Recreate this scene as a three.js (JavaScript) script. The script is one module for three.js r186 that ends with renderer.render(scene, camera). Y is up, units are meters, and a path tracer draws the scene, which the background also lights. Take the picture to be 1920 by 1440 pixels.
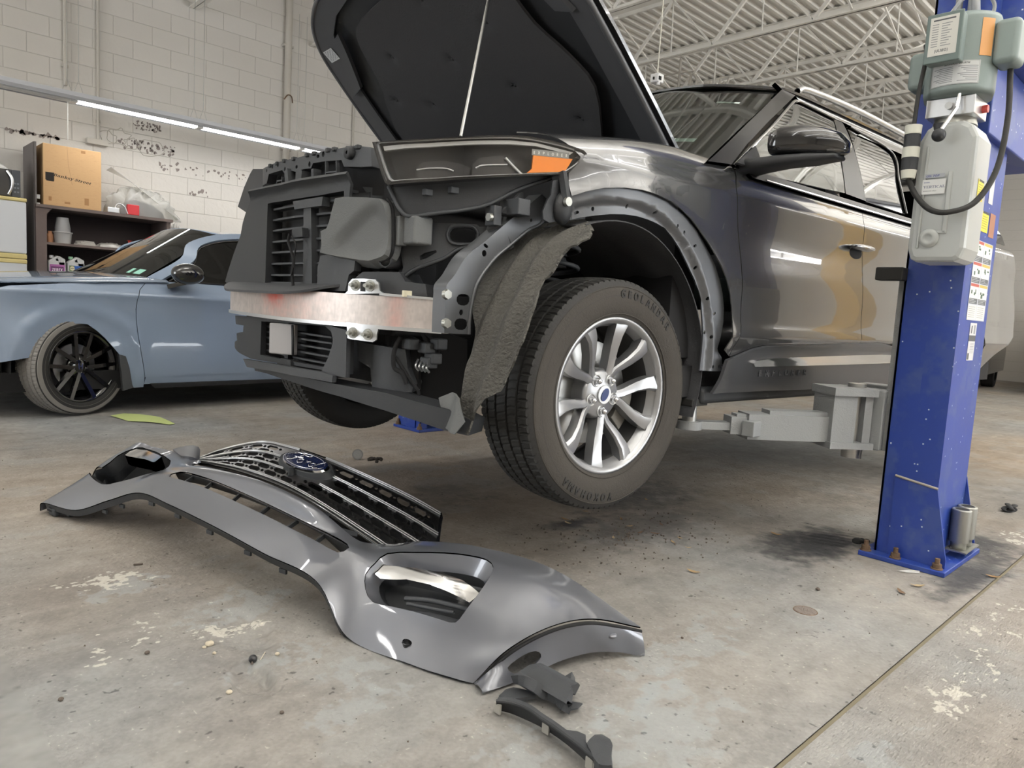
import * as THREE from 'three';
import { RoundedBoxGeometry } from 'three/addons/geometries/RoundedBoxGeometry.js';
import { mergeGeometries, mergeVertices, toCreasedNormals } from 'three/addons/utils/BufferGeometryUtils.js';
import { RectAreaLightUniformsLib } from 'three/addons/lights/RectAreaLightUniformsLib.js';

// ---------------------------------------------------------------- camera, exposure, lights
const scene = new THREE.Scene();
scene.background = new THREE.Color(0.004, 0.004, 0.004);
const camera = new THREE.PerspectiveCamera(56.145, 1920 / 1440, 0.05, 80);
camera.position.set(0, 0.9, 0);
camera.rotation.order = 'YXZ';
camera.rotation.set(-6.0 * Math.PI / 180, -44.1 * Math.PI / 180, 3.3 * Math.PI / 180);
const renderer = new THREE.WebGLRenderer();
renderer.toneMapping = THREE.LinearToneMapping;
renderer.toneMappingExposure = 0.92;
renderer.shadowMap.enabled = true;
RectAreaLightUniformsLib.init();
const TUBE_POWER = 50;                  // radiance of one fluorescent fixture's opening
const TUBE_COLOR = new THREE.Color(1.0, 0.982, 0.955);
// fluorescent fixtures hung in rows along the building: [first x, last x, height, z, label part]
const LIGHT_ROWS = [                    // ..., share of TUBE_POWER, tube length
  [1.86, 7.9, 2.66, -8.3, 'by the block wall', 0.5, 1.2],
  [-3.6, 2.6, 3.75, -4.4, 'over the bays', 0.8, 1.2],
  [-3.6, 15.8, 3.75, 0.2, 'over the aisle', 0.34, 2.4],
  [-3.6, 15.8, 3.75, 2.4, 'beyond the aisle', 0.34, 2.4],
  [-3.6, 15.8, 3.75, 5.0, 'over the opposite bays', 0.5, 2.4],
];

const DOOR_LIGHT = 7, DOOR_COLOR = new THREE.Color(0.93, 0.97, 1.0);      // soft fill from glowing bay doors added out of view

// ---------------------------------------------------------------- helpers
function rng(seed) { let s = seed >>> 0; return () => { s = (s + 0x6D2B79F5) | 0; let t = Math.imul(s ^ (s >>> 15), 1 | s); t = (t + Math.imul(t ^ (t >>> 7), 61 | t)) ^ t; return ((t ^ (t >>> 14)) >>> 0) / 4294967296; }; }
const lerp = (a, b, t) => a + (b - a) * t;
const clamp = (x, a = 0, b = 1) => Math.min(b, Math.max(a, x));
const sstep = (a, b, x) => { const t = clamp((x - a) / (b - a)); return t * t * (3 - 2 * t); };
function hash2(x, y) { let h = Math.imul(x, 374761393) + Math.imul(y, 668265263); h = Math.imul(h ^ (h >>> 13), 1274126177); return ((h ^ (h >>> 16)) >>> 0) / 4294967296; }
function vnoise(x, y) { const xi = Math.floor(x), yi = Math.floor(y); let fx = x - xi, fy = y - yi; fx = fx * fx * (3 - 2 * fx); fy = fy * fy * (3 - 2 * fy); const a = hash2(xi, yi), b = hash2(xi + 1, yi), c = hash2(xi, yi + 1), d = hash2(xi + 1, yi + 1); return a + (b - a) * fx + (c - a) * fy + (a - b - c + d) * fx * fy; }
function fbm(x, y, o = 4) { let s = 0, a = 0.5, n = 0; for (let i = 0; i < o; i++) { s += a * vnoise(x, y); n += a; a *= 0.5; x = x * 2.03 + 17.1; y = y * 2.03 + 9.7; } return s / n; }
const usedNames = {};
function numbered(n) { const k = usedNames[n] = (usedNames[n] ?? -1) + 1; return k ? n + '_' + String(k).padStart(3, '0') : n; }
function prep(g, metric) {
  let h = g.index ? g.toNonIndexed() : g;
  if (!h.attributes.normal) h.computeVertexNormals();
  for (const k of Object.keys(h.attributes)) if (!['position', 'normal', 'uv', 'color'].includes(k)) h.deleteAttribute(k);
  if (metric || !h.attributes.uv) boxUV(h);
  return h;
}
function boxUV(g) {
  const p = g.attributes.position, n = p.count, uv = new Float32Array(n * 2); const a = new THREE.Vector3(), b = new THREE.Vector3(), c = new THREE.Vector3();
  for (let i = 0; i + 2 < n; i += 3) {
    a.fromBufferAttribute(p, i); b.fromBufferAttribute(p, i + 1); c.fromBufferAttribute(p, i + 2);
    const nn = b.clone().sub(a).cross(c.clone().sub(a)); const ax = Math.abs(nn.x), ay = Math.abs(nn.y), az = Math.abs(nn.z);
    [a, b, c].forEach((v, k) => { const [s, t] = ay >= ax && ay >= az ? [v.x, v.z] : ax >= az ? [v.z, v.y] : [v.x, v.y]; uv[(i + k) * 2] = s; uv[(i + k) * 2 + 1] = t; });
  }
  g.setAttribute('uv', new THREE.BufferAttribute(uv, 2));
}
function merged(geos, metric) {
  geos = (Array.isArray(geos) ? geos : [geos]).filter(Boolean).map(g => prep(g, metric));
  return geos.length > 1 ? mergeGeometries(geos, false) : geos[0];
}
function part(name, geos, mat, parent, label) {
  if (geos.pair) { let r; for (const g of geos) r = part(name, g, mat, parent, label); return r; }   // left and right pieces stay separate
  const m = new THREE.Mesh(merged(geos, mat.userData.metric), mat); m.name = name; m.castShadow = m.receiveShadow = true;
  if (label) m.userData.label = label;
  (parent ?? scene).add(m); return m;
}
function sub(name, parent, pos, turn) { const g = new THREE.Group(); g.name = name; if (pos) g.position.set(...pos); if (turn) g.rotation.y = turn; parent.add(g); return g; }
function thing(name, label, category, pos = [0, 0, 0], turn = 0, group) {
  const g = new THREE.Group(); g.name = numbered(name); g.position.set(...pos); g.rotation.y = turn; g.userData = { label, category }; if (group) g.userData.group = group; scene.add(g); return g;
}
function one(name, label, category, geos, mat, group) { const m = part(numbered(name), geos, mat, scene); m.userData = { label, category }; if (group) m.userData.group = group; return m; }
function struct(name, geos, mat) { const m = part(name, geos, mat, scene); m.userData = { kind: 'structure' }; return m; }
// --- geometry
const at = (g, x = 0, y = 0, z = 0) => g.translate(x, y, z);
const box = (w, h, d, x = 0, y = 0, z = 0, r = 0) => at(r ? new RoundedBoxGeometry(w, h, d, 2, r) : new THREE.BoxGeometry(w, h, d), x, y, z);
const span = (x0, x1, y0, y1, z0, z1, r = 0) => box(Math.abs(x1 - x0), Math.abs(y1 - y0), Math.abs(z1 - z0), (x0 + x1) / 2, (y0 + y1) / 2, (z0 + z1) / 2, r);
const cyl = (r0, r1, h, x = 0, y = 0, z = 0, n = 24, axis = 'y') => { const g = new THREE.CylinderGeometry(r0, r1, h, n); if (axis === 'x') g.rotateZ(Math.PI / 2); if (axis === 'z') g.rotateX(Math.PI / 2); return at(g, x, y, z); };
const V3 = p => new THREE.Vector3(p[0], p[1], p[2]);
function tube(pts, r, seg = 0, rs = 8, closed = false) { const c = new THREE.CatmullRomCurve3(pts.map(V3), closed, 'catmullrom', 0.5); return new THREE.TubeGeometry(c, seg || Math.max(8, pts.length * 6), r, rs, closed); }
function rod(a, b, r, rs = 8) { return new THREE.TubeGeometry(new THREE.LineCurve3(V3(a), V3(b)), 1, r, rs); }
function bar(a, b, w, h, up = [0, 1, 0]) {   // rectangular bar from a to b
  const A = V3(a), B = V3(b), d = B.clone().sub(A), L = d.length(); d.normalize();
  let u = V3(up); let s = new THREE.Vector3().crossVectors(d, u); if (s.length() < 1e-4) s = new THREE.Vector3().crossVectors(d, new THREE.Vector3(1, 0, 0)); s.normalize(); u = new THREE.Vector3().crossVectors(s, d);
  const g = new THREE.BoxGeometry(L, h, w); const m = new THREE.Matrix4().makeBasis(d, u, s); m.setPosition(A.add(B).multiplyScalar(0.5)); return g.applyMatrix4(m);
}
function lathe(pts, n = 48, axis = 'y') { const g = new THREE.LatheGeometry(pts.map(p => new THREE.Vector2(p[0], p[1])), n); if (axis === 'z') g.rotateX(Math.PI / 2); if (axis === 'x') g.rotateZ(-Math.PI / 2); return g; }
function polyShape(pts, holes = []) { const s = new THREE.Shape(pts.map(p => new THREE.Vector2(p[0], p[1]))); for (const h of holes) s.holes.push(new THREE.Path(h.map(p => new THREE.Vector2(p[0], p[1])))); return s; }
function prism(pts, depth, bevel = 0, holes = []) { return new THREE.ExtrudeGeometry(polyShape(pts, holes), { depth: depth - 2 * bevel, bevelEnabled: bevel > 0, bevelSize: bevel, bevelThickness: bevel, bevelOffset: -bevel, bevelSegments: 2, curveSegments: 8 }).translate(0, 0, bevel); }
function smoothPoly(pts, n = 4) { // closed Catmull-Rom through the outline
  const out = [], m = pts.length; for (let i = 0; i < m; i++) { const p0 = pts[(i + m - 1) % m], p1 = pts[i], p2 = pts[(i + 1) % m], p3 = pts[(i + 2) % m]; for (let k = 0; k < n; k++) { const t = k / n; out.push([0, 1].map(j => 0.5 * ((2 * p1[j]) + (p2[j] - p0[j]) * t + (2 * p0[j] - 5 * p1[j] + 4 * p2[j] - p3[j]) * t * t + (3 * p1[j] - p0[j] - 3 * p2[j] + p3[j]) * t * t * t))); } } return out;
}
const oval = (cx, cy, rx, ry, n = 20) => Array.from({ length: n }, (_, i) => [cx + rx * Math.cos(i / n * 2 * Math.PI), cy + ry * Math.sin(i / n * 2 * Math.PI)]);
function slot(cx, cy, w, h, a = 0, n = 5) { const r = h / 2, o = []; for (const s of [1, -1]) for (let i = 0; i <= n; i++) { const t = -Math.PI / 2 + Math.PI * i / n + (s < 0 ? Math.PI : 0); o.push([s * (w / 2 - r) + r * Math.cos(t), r * Math.sin(t)]); } return o.map(([x, y]) => [cx + x * Math.cos(a) - y * Math.sin(a), cy + x * Math.sin(a) + y * Math.cos(a)]); }
function cr1(P, u) { const m = P.length, i = Math.min(Math.max(Math.floor(u), 0), m - 2), t = u - i, p1 = P[i], p2 = P[i + 1], p0 = i > 0 ? P[i - 1] : p1.map((v, k) => 2 * v - p2[k]), p3 = i + 2 < m ? P[i + 2] : p2.map((v, k) => 2 * v - p1[k]); return p1.map((_, k) => 0.5 * ((2 * p1[k]) + (p2[k] - p0[k]) * t + (2 * p0[k] - 5 * p1[k] + 4 * p2[k] - p3[k]) * t * t + (3 * p1[k] - p0[k] - 3 * p2[k] + p3[k]) * t * t * t)); }
function swept(axis, pts, n = 24) { // surface swept along an axis from a profile curve: (arc length, along) -> point
  const D = []; if (pts.length === 2) for (let i = 0; i <= n; i++) D.push([lerp(pts[0][0], pts[1][0], i / n), lerp(pts[0][1], pts[1][1], i / n)]); else { for (let i = 0; i < pts.length - 1; i++) for (let k = 0; k < n; k++) D.push(cr1(pts, i + k / n)); D.push(pts[pts.length - 1]); }
  const L = [0]; for (let i = 1; i < D.length; i++) L.push(L[i - 1] + Math.hypot(D[i][0] - D[i - 1][0], D[i][1] - D[i - 1][1]));
  const f = (u, w) => { let i = 0; if (u > 0) { let lo = 0, hi = L.length - 2; while (lo < hi) { const m = (lo + hi + 1) >> 1; if (L[m] <= u) lo = m; else hi = m - 1; } i = lo; } const t = (u - L[i]) / (L[i + 1] - L[i]); const a = lerp(D[i][0], D[i + 1][0], t), b = lerp(D[i][1], D[i + 1][1], t); return axis === 'y' ? [a, w, b] : axis === 'z' ? [a, b, w] : [w, a, b]; };
  f.len = L[L.length - 1]; return f;
}
const grid = (G) => (u, v) => cr1(G.map(c => cr1(c, v)), u);          // smooth patch through a grid of points
const ruled = (A, B) => (u, v) => { const a = cr1(A, u * (A.length - 1)), b = cr1(B, u * (B.length - 1)); return a.map((x, k) => lerp(x, b[k], v)); };
function clipHalf(poly, ax, val, keepHi) { const out = []; for (let i = 0; i < poly.length; i++) { const a = poly[i], b = poly[(i + 1) % poly.length], da = keepHi ? a[ax] - val : val - a[ax], db = keepHi ? b[ax] - val : val - b[ax]; if (da >= 0) out.push(a); if ((da > 0 && db < 0) || (da < 0 && db > 0)) { const t = da / (da - db), q = [a[0] + (b[0] - a[0]) * t, a[1] + (b[1] - a[1]) * t]; q[ax] = val; out.push(q); } } return out; }
// thin panel cut along an outline (with holes) from a curved surface
function sheet(outline, o) {
  const { map, cu = 0.05, cv = cu, t = 0.003, off = 0, holes = [], eps = 1e-4 } = o;
  const v2 = a => a.map(p => new THREE.Vector2(p[0], p[1]));
  const ct = v2(outline); if (THREE.ShapeUtils.isClockWise(ct)) ct.reverse();
  const hs = holes.map(h => { const q = v2(h); if (!THREE.ShapeUtils.isClockWise(q)) q.reverse(); return q; });
  const tris = THREE.ShapeUtils.triangulateShape(ct, hs); const all = ct.concat(...hs);
  const key = new Map(), P = [], idx = [];
  const vid = (q) => { const k = Math.round(q[0] * 2e5) + ',' + Math.round(q[1] * 2e5); let i = key.get(k); if (i === undefined) { i = P.length; P.push(q); key.set(k, i); } return i; };
  for (const tr of tris) {
    const T = tr.map(i => [all[i].x, all[i].y]); const xs = T.map(p => p[0]), ys = T.map(p => p[1]);
    const i0 = Math.floor(Math.min(...xs) / cu), i1 = Math.ceil(Math.max(...xs) / cu);
    for (let i = i0; i < i1; i++) {
      let s = clipHalf(clipHalf(T, 0, i * cu, true), 0, (i + 1) * cu, false); if (s.length < 3) continue;
      const sy = s.map(p => p[1]), j0 = Math.floor(Math.min(...sy) / cv), j1 = Math.ceil(Math.max(...sy) / cv);
      for (let j = j0; j < j1; j++) { const c = clipHalf(clipHalf(s, 1, j * cv, true), 1, (j + 1) * cv, false); if (c.length < 3) continue; const id = c.map(vid); for (let k = 1; k + 1 < id.length; k++) if (id[0] !== id[k] && id[k] !== id[k + 1] && id[0] !== id[k + 1]) idx.push(id[0], id[k], id[k + 1]); }
    }
  }
  const N = P.length, F = [], NN = [];
  for (const q of P) { const p = map(q[0], q[1]), a = map(q[0] + eps, q[1]), a2 = map(q[0] - eps, q[1]), b = map(q[0], q[1] + eps), b2 = map(q[0], q[1] - eps); const du = [a[0] - a2[0], a[1] - a2[1], a[2] - a2[2]], dv = [b[0] - b2[0], b[1] - b2[1], b[2] - b2[2]]; let n = [du[1] * dv[2] - du[2] * dv[1], du[2] * dv[0] - du[0] * dv[2], du[0] * dv[1] - du[1] * dv[0]]; const l = Math.hypot(...n) || 1; n = n.map(x => x / l); F.push(p.map((x, k) => x + n[k] * off)); NN.push(n); }
  const pos = [], nor = [], uv = [], I = [];
  const push = (p, n, q) => { pos.push(...p); nor.push(...n); uv.push(q[0], q[1]); };
  for (let i = 0; i < N; i++) push(F[i], NN[i], P[i]);
  for (let k = 0; k < idx.length; k++) I.push(idx[k]);
  if (t) {
    for (let i = 0; i < N; i++) push(F[i].map((x, k) => x - NN[i][k] * t), NN[i].map(x => -x), P[i]);
    for (let k = 0; k < idx.length; k += 3) I.push(idx[k] + N, idx[k + 2] + N, idx[k + 1] + N);
    const E = new Map(); for (let k = 0; k < idx.length; k += 3) for (let e = 0; e < 3; e++) { const a = idx[k + e], b = idx[k + (e + 1) % 3], r = b + '_' + a; if (E.has(r)) E.delete(r); else E.set(a + '_' + b, [a, b]); }
    for (const [a, b] of E.values()) { const A = F[a], B = F[b], A2 = A.map((x, k) => x - NN[a][k] * t), B2 = B.map((x, k) => x - NN[b][k] * t); const e = B.map((x, k) => x - A[k]), n0 = NN[a]; let n = [e[1] * n0[2] - e[2] * n0[1], e[2] * n0[0] - e[0] * n0[2], e[0] * n0[1] - e[1] * n0[0]]; const l = Math.hypot(...n) || 1; n = n.map(x => x / l); const s = pos.length / 3; push(A, n, P[a]); push(B, n, P[b]); push(B2, n, P[b]); push(A2, n, P[a]); I.push(s, s + 2, s + 1, s, s + 3, s + 2); }
  }
  const g = new THREE.BufferGeometry(); g.setAttribute('position', new THREE.Float32BufferAttribute(pos, 3)); g.setAttribute('normal', new THREE.Float32BufferAttribute(nor, 3)); g.setAttribute('uv', new THREE.Float32BufferAttribute(uv, 2)); g.setIndex(I); return g;
}
const rect = (u0, u1, v0, v1) => [[u0, v0], [u1, v0], [u1, v1], [u0, v1]];
// surface of revolution whose radius may change with the angle; axis z
function revolve(prof, n, rad, crease = 0) { // prof: [r,z]; rad(i,k,r,z)->r
  const pos = [], I = [], m = prof.length; for (let i = 0; i < n; i++) { const a = i / n * 2 * Math.PI; prof.forEach(([r, z], k) => { const R = rad ? rad(i, k, r, z) : r; pos.push(R * Math.cos(a), R * Math.sin(a), z); }); }
  for (let i = 0; i < n; i++) for (let k = 0; k < m - 1; k++) { const a = i * m + k, b = ((i + 1) % n) * m + k; I.push(a, b, a + 1, b, b + 1, a + 1); }
  let g = new THREE.BufferGeometry(); g.setAttribute('position', new THREE.Float32BufferAttribute(pos, 3)); g.setIndex(I); if (crease) g = toCreasedNormals(g, crease); else g.computeVertexNormals(); return g;
}
const mirrorZ = g => { const h = g.clone().applyMatrix4(new THREE.Matrix4().makeScale(1, 1, -1)); if (h.index) { const ix = h.index.array; for (let i = 0; i < ix.length; i += 3) { const t = ix[i]; ix[i] = ix[i + 1]; ix[i + 1] = t; } } else { for (const k of Object.keys(h.attributes)) { const a = h.attributes[k], s = a.itemSize, ar = a.array; for (let i = 0; i < a.count; i += 3) for (let c = 0; c < s; c++) { const t = ar[i * s + c]; ar[i * s + c] = ar[(i + 1) * s + c]; ar[(i + 1) * s + c] = t; } } } return h; };
const pair = a => { a.pair = true; return a; };
const both = g => pair([g, mirrorZ(g)]);
// --- textures
function dataTex(w, h, f, srgb = true, rep) {
  const d = new Uint8Array(w * h * 4); for (let y = 0; y < h; y++) for (let x = 0; x < w; x++) { const c = f(x / w, y / h, x, y), i = (y * w + x) * 4; d[i] = clamp(c[0], 0, 255); d[i + 1] = clamp(c[1], 0, 255); d[i + 2] = clamp(c[2], 0, 255); d[i + 3] = 255; }
  const t = new THREE.DataTexture(d, w, h); t.magFilter = THREE.LinearFilter; t.minFilter = THREE.LinearMipmapLinearFilter; t.generateMipmaps = true; if (srgb) t.colorSpace = THREE.SRGBColorSpace; t.wrapS = t.wrapT = THREE.RepeatWrapping; if (rep) t.repeat.set(...rep); t.needsUpdate = true; return t;
}
function canvasTex(w, h, draw) { const c = document.createElement('canvas'); c.width = w; c.height = h; const x = c.getContext('2d'); draw(x, w, h); const t = new THREE.CanvasTexture(c); t.colorSpace = THREE.SRGBColorSpace; t.anisotropy = 4; return t; }
const grainTex = (seed, s, o = 4, size = 256) => dataTex(size, size, (u, v) => { const p = size; const wrap = (x, y) => fbm(x, y, o); const a = wrap(u * s + seed, v * s), b = wrap((u - 1) * s + seed, v * s), c = wrap(u * s + seed, (v - 1) * s), d = wrap((u - 1) * s + seed, (v - 1) * s); const q = (a * (1 - u) + b * u) * (1 - v) + (c * (1 - u) + d * u) * v; const k = clamp((q - 0.5) * 1.8 + 0.5) * 255; return [k, k, k]; }, false);
// --- materials (colours are linear base colours unless hex)
const lin = (r, g, b) => new THREE.Color(r, g, b);
function mat(o) { const { metric, ...q } = o; const M = (q.clearcoat || q.transmission || q.sheen || q.anisotropy || q.ior) ? new THREE.MeshPhysicalMaterial(q) : new THREE.MeshStandardMaterial(q); M.userData.metric = metric ?? false; return M; }
const fine = grainTex(3, 24), coarse = grainTex(9, 7);
const rep = (t, r) => { const c = t.clone(); c.repeat.set(r, r); c.needsUpdate = true; return c; };
const bumpFine = rep(fine, 12), bumpCoarse = rep(coarse, 4), bumpPlastic = rep(fine, 30);
const M = {
  paint: mat({ color: lin(0.17, 0.172, 0.178), metalness: 0.8, roughness: 0.2, clearcoat: 1, clearcoatRoughness: 0.02 }),
  paintDull: mat({ color: lin(0.105, 0.11, 0.118), metalness: 0.45, roughness: 0.42, clearcoat: 0.35, clearcoatRoughness: 0.3 }),
  bumperPaint: mat({ color: lin(0.15, 0.157, 0.178), metalness: 0.5, roughness: 0.36, clearcoat: 1, clearcoatRoughness: 0.04 }),
  plastic: mat({ color: lin(0.022, 0.024, 0.027), roughness: 0.55, bumpMap: bumpPlastic, bumpScale: 0.0003, metric: true }),
  plasticGrey: mat({ color: lin(0.045, 0.048, 0.053), roughness: 0.58, bumpMap: bumpPlastic, bumpScale: 0.0003, metric: true }),
  plasticDust: mat({ color: lin(0.12, 0.125, 0.125), roughness: 0.75, bumpMap: bumpFine, bumpScale: 0.0006, metric: true }),
  gloss: mat({ color: lin(0.008, 0.008, 0.009), roughness: 0.12, clearcoat: 1, clearcoatRoughness: 0.03 }),
  satinBlack: mat({ color: lin(0.008, 0.008, 0.009), roughness: 0.3, ior: 1.28 }),
  dark: mat({ color: lin(0.008, 0.008, 0.009), roughness: 0.85 }),
  felt: mat({ color: lin(0.045, 0.046, 0.05), roughness: 0.9, bumpMap: bumpFine, bumpScale: 0.0008, metric: true }),
  rubber: mat({ color: lin(0.021, 0.0205, 0.0195), roughness: 0.72, bumpMap: bumpFine, bumpScale: 0.0004, metric: true }),
  rubberWall: mat({ color: lin(0.042, 0.037, 0.031), roughness: 0.8, bumpMap: bumpFine, bumpScale: 0.0005, metric: true }),
  chrome: mat({ color: lin(0.82, 0.82, 0.83), metalness: 1, roughness: 0.1 }),
  satin: mat({ color: lin(0.62, 0.63, 0.64), metalness: 0.9, roughness: 0.32 }),
  alloy: mat({ color: lin(0.33, 0.335, 0.345), metalness: 0.7, roughness: 0.33, clearcoat: 0.6, clearcoatRoughness: 0.15 }),
  steel: mat({ color: lin(0.42, 0.42, 0.41), metalness: 0.9, roughness: 0.4 }),
  zinc: mat({ color: lin(0.36, 0.36, 0.33), metalness: 0.8, roughness: 0.42 }),
  rust: mat({ color: lin(0.17, 0.11, 0.07), metalness: 0.3, roughness: 0.8, bumpMap: bumpFine, bumpScale: 0.001, metric: true }),
  glassTint: mat({ color: lin(0.20, 0.235, 0.22), transmission: 1, roughness: 0.02, thickness: 0, ior: 1.5 }),
  glassDark: mat({ color: lin(0.07, 0.08, 0.078), transmission: 1, roughness: 0.02, thickness: 0, ior: 1.52 }),
  grilleMetal: mat({ color: lin(0.34, 0.34, 0.35), metalness: 1, roughness: 0.28 }),
  clear: mat({ color: lin(0.96, 0.96, 0.96), transmission: 1, roughness: 0.02, thickness: 0, ior: 1.49 }),
  amber: mat({ color: lin(0.9, 0.26, 0.02), roughness: 0.25, clearcoat: 1, clearcoatRoughness: 0.05 }),
};
// ---------------------------------------------------------------- the building
const ROOM = { x0: -7.5, x1: 17.5, z0: -9.2, z1: 9.0, top: 4.98 };
const JOINT = -0.585;
// bare concrete with worn blue-grey paint, chips, oil and tyre marks: colour at a floor point
const OIL = [[2.93, -1.2, 0.34, 0.2, 0.95], [3.12, -0.66, 0.42, 0.1, 0.8], [3.55, -0.78, 0.3, 0.2, 0.7], [2.5, -1.75, 0.45, 0.2, 0.32], [2.95, -2.1, 0.5, 0.22, 0.4], [1.95, -2.6, 0.5, 0.25, 0.2], [2.3, -1.95, 0.16, 0.06, 0.75], [4.4, -1.5, 0.8, 0.3, 0.2], [1.5, -3.4, 0.6, 0.15, 0.12]];
const BLUE = [[1.02, -1.42, 0.16, 0.1], [0.86, -1.95, 0.13, 0.09], [0.75, -1.62, 0.15, 0.06], [0.62, -2.3, 0.18, 0.07], [0.9, -1.3, 0.2, 0.04], [1.35, -0.83, 0.25, 0.12], [1.65, -1.0, 0.3, 0.1], [1.5, -0.45, 0.2, 0.05], [1.15, -0.95, 0.2, 0.08]];
const CHIPS = [[2.55, -0.47, 0.2, 0.06], [2.2, -0.45, 0.16, 0.05], [2.0, -0.43, 0.12, 0.05], [0.8, -1.85, 0.1, 0.05], [0.62, -2.35, 0.15, 0.07], [3.75, -0.62, 0.25, 0.12], [0.55, -1.9, 0.1, 0.1], [2.85, -0.5, 0.1, 0.04]];
function floorColor(x, z) {
  const n1 = fbm(x * 1.3 + 5, z * 1.3 + 11, 4), n2 = fbm(x * 9 + 31, z * 9 + 7, 4), n3 = vnoise(x * 160, z * 160), n4 = fbm(x * 34 + 3, z * 34, 3);
  let r = 137, g = 130, b = 122; const k = (n1 - 0.5) * 34 + (n2 - 0.5) * 26 + (n4 - 0.5) * 16 + (n3 - 0.5) * 10; r += k; g += k * 0.98; b += k * 0.93;
  const warm = (fbm(x * 0.8 + 40, z * 0.8 + 3, 3) - 0.5) * 22; r += warm; b -= warm;
  // streaks from sweeping, along the bays
  const st = (fbm(x * 2.2, z * 26 + 3, 3) - 0.5) * 14; r += st; g += st; b += st;
  for (const [cx, cz, rx, rz] of BLUE) { const dx = (x - cx) / rx, dz = (z - cz) / rz, d = dx * dx + dz * dz; if (d < 5) { const m = sstep(0.52, 0.60, n4 * 0.45 + n2 * 0.55 + 0.10 - d * 0.11) * 0.45; r = lerp(r, 146, m); g = lerp(g, 151, m); b = lerp(b, 153, m); } }
  const bl = sstep(0.60, 0.66, fbm(x * 5 + 77, z * 5 + 13, 5)) * 0.22; r = lerp(r, 148, bl); g = lerp(g, 151, bl); b = lerp(b, 151, bl);
  for (const [cx, cz, rx, rz] of CHIPS) { const dx = (x - cx) / rx, dz = (z - cz) / rz, d = dx * dx + dz * dz; if (d < 3) { const m = 0.85 * sstep(0.61, 0.64, fbm(x * 55 + cx * 31, z * 75, 4) * 0.6 + fbm(x * 14 + cx, z * 18, 2) * 0.4 + 0.05 - d * 0.08); r = lerp(r, 192, m); g = lerp(g, 188, m); b = lerp(b, 178, m); } }
  for (const [cx, cz, rx, rz, a] of OIL) { const dx = (x - cx) / rx, dz = (z - cz) / rz, d = Math.sqrt(dx * dx + dz * dz); if (d < 2) { const m = a * sstep(1.15, 0.2, d + (n2 - 0.5) * 0.9 + (n4 - 0.5) * 0.5); r = lerp(r, 44, m); g = lerp(g, 45, m); b = lerp(b, 48, m); } }
  // tyre arcs
  const ang = Math.hypot(x - 1.75, z + 0.6), arc = Math.abs(Math.sin(ang * 70)) * sstep(1.32, 1.36, ang) * sstep(1.62, 1.56, ang) * sstep(0.4, 0.62, n1 + 0.1) * (x > 2.3 && z < -1.1 ? 1 : 0); r -= arc * 30; g -= arc * 30; b -= arc * 28;
  const pit = sstep(0.79, 0.86, fbm(x * 60 + 9, z * 60 + 2, 3)); r -= pit * 42; g -= pit * 42; b -= pit * 40;
  const sp = n3 > 0.93 && vnoise(x * 40, z * 40 + 5) > 0.62 ? 1 : 0; r += sp * 26; g += sp * 25; b += sp * 20;
  return [r, g, b];
}
const CRATER = [[...[[.7948,0,-1.8117],[.7093,0,-1.5532]]]].flat();
function floorHeight(x, z) {
  let h = 0; const n = fbm(x * 38, z * 38, 3), f = fbm(x * 9 + 4, z * 9, 2);
  const bowl = (c, rx, rz, dep) => { const dx = (x - c[0]) / rx, dz = (z - c[2]) / rz; const d = Math.sqrt(dx * dx + dz * dz) + (n - 0.5) * 0.7 + (f - 0.5) * 0.5; h -= dep * sstep(1.0, 0.55, d) * (0.75 + n * 0.5); };
  bowl(CRATER[0], 0.085, 0.14, 0.011); bowl(CRATER[1], 0.045, 0.085, 0.016); bowl([CRATER[1][0] + 0.03, 0, CRATER[1][2] + 0.03], 0.02, 0.03, 0.012);
  return h;
}
function patchTex(x0, x1, z0, z1, w, h) { const t = dataTex(w, h, (u, v) => floorColor(lerp(x0, x1, u), lerp(z0, z1, v))); t.wrapS = t.wrapT = THREE.ClampToEdgeWrapping; return t; }
function floorGrid(xs, zs, x0, x1, z0, z1) {
  const pos = [], uv = [], I = []; for (const z of zs) for (const x of xs) { pos.push(x, floorHeight(x, z), z); uv.push((x - x0) / (x1 - x0), (z - z0) / (z1 - z0)); }
  const n = xs.length; for (let j = 0; j < zs.length - 1; j++) for (let i = 0; i < n - 1; i++) { const a = j * n + i; I.push(a, a + n, a + 1, a + 1, a + n, a + n + 1); }
  const g = new THREE.BufferGeometry(); g.setAttribute('position', new THREE.Float32BufferAttribute(pos, 3)); g.setAttribute('uv', new THREE.Float32BufferAttribute(uv, 2)); g.setIndex(I); g.computeVertexNormals(); return g;
}
function lines(a, b, step, fa, fb, fstep) { const o = [a]; let x = a; while (x < b - 1e-6) { const s = x >= fa - 1e-6 && x < fb - 1e-6 ? fstep : step; x = Math.min(b, x + s); if (x > fa && o[o.length - 1] < fa - 1e-6) x = fa; o.push(x); } return o; }
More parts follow.
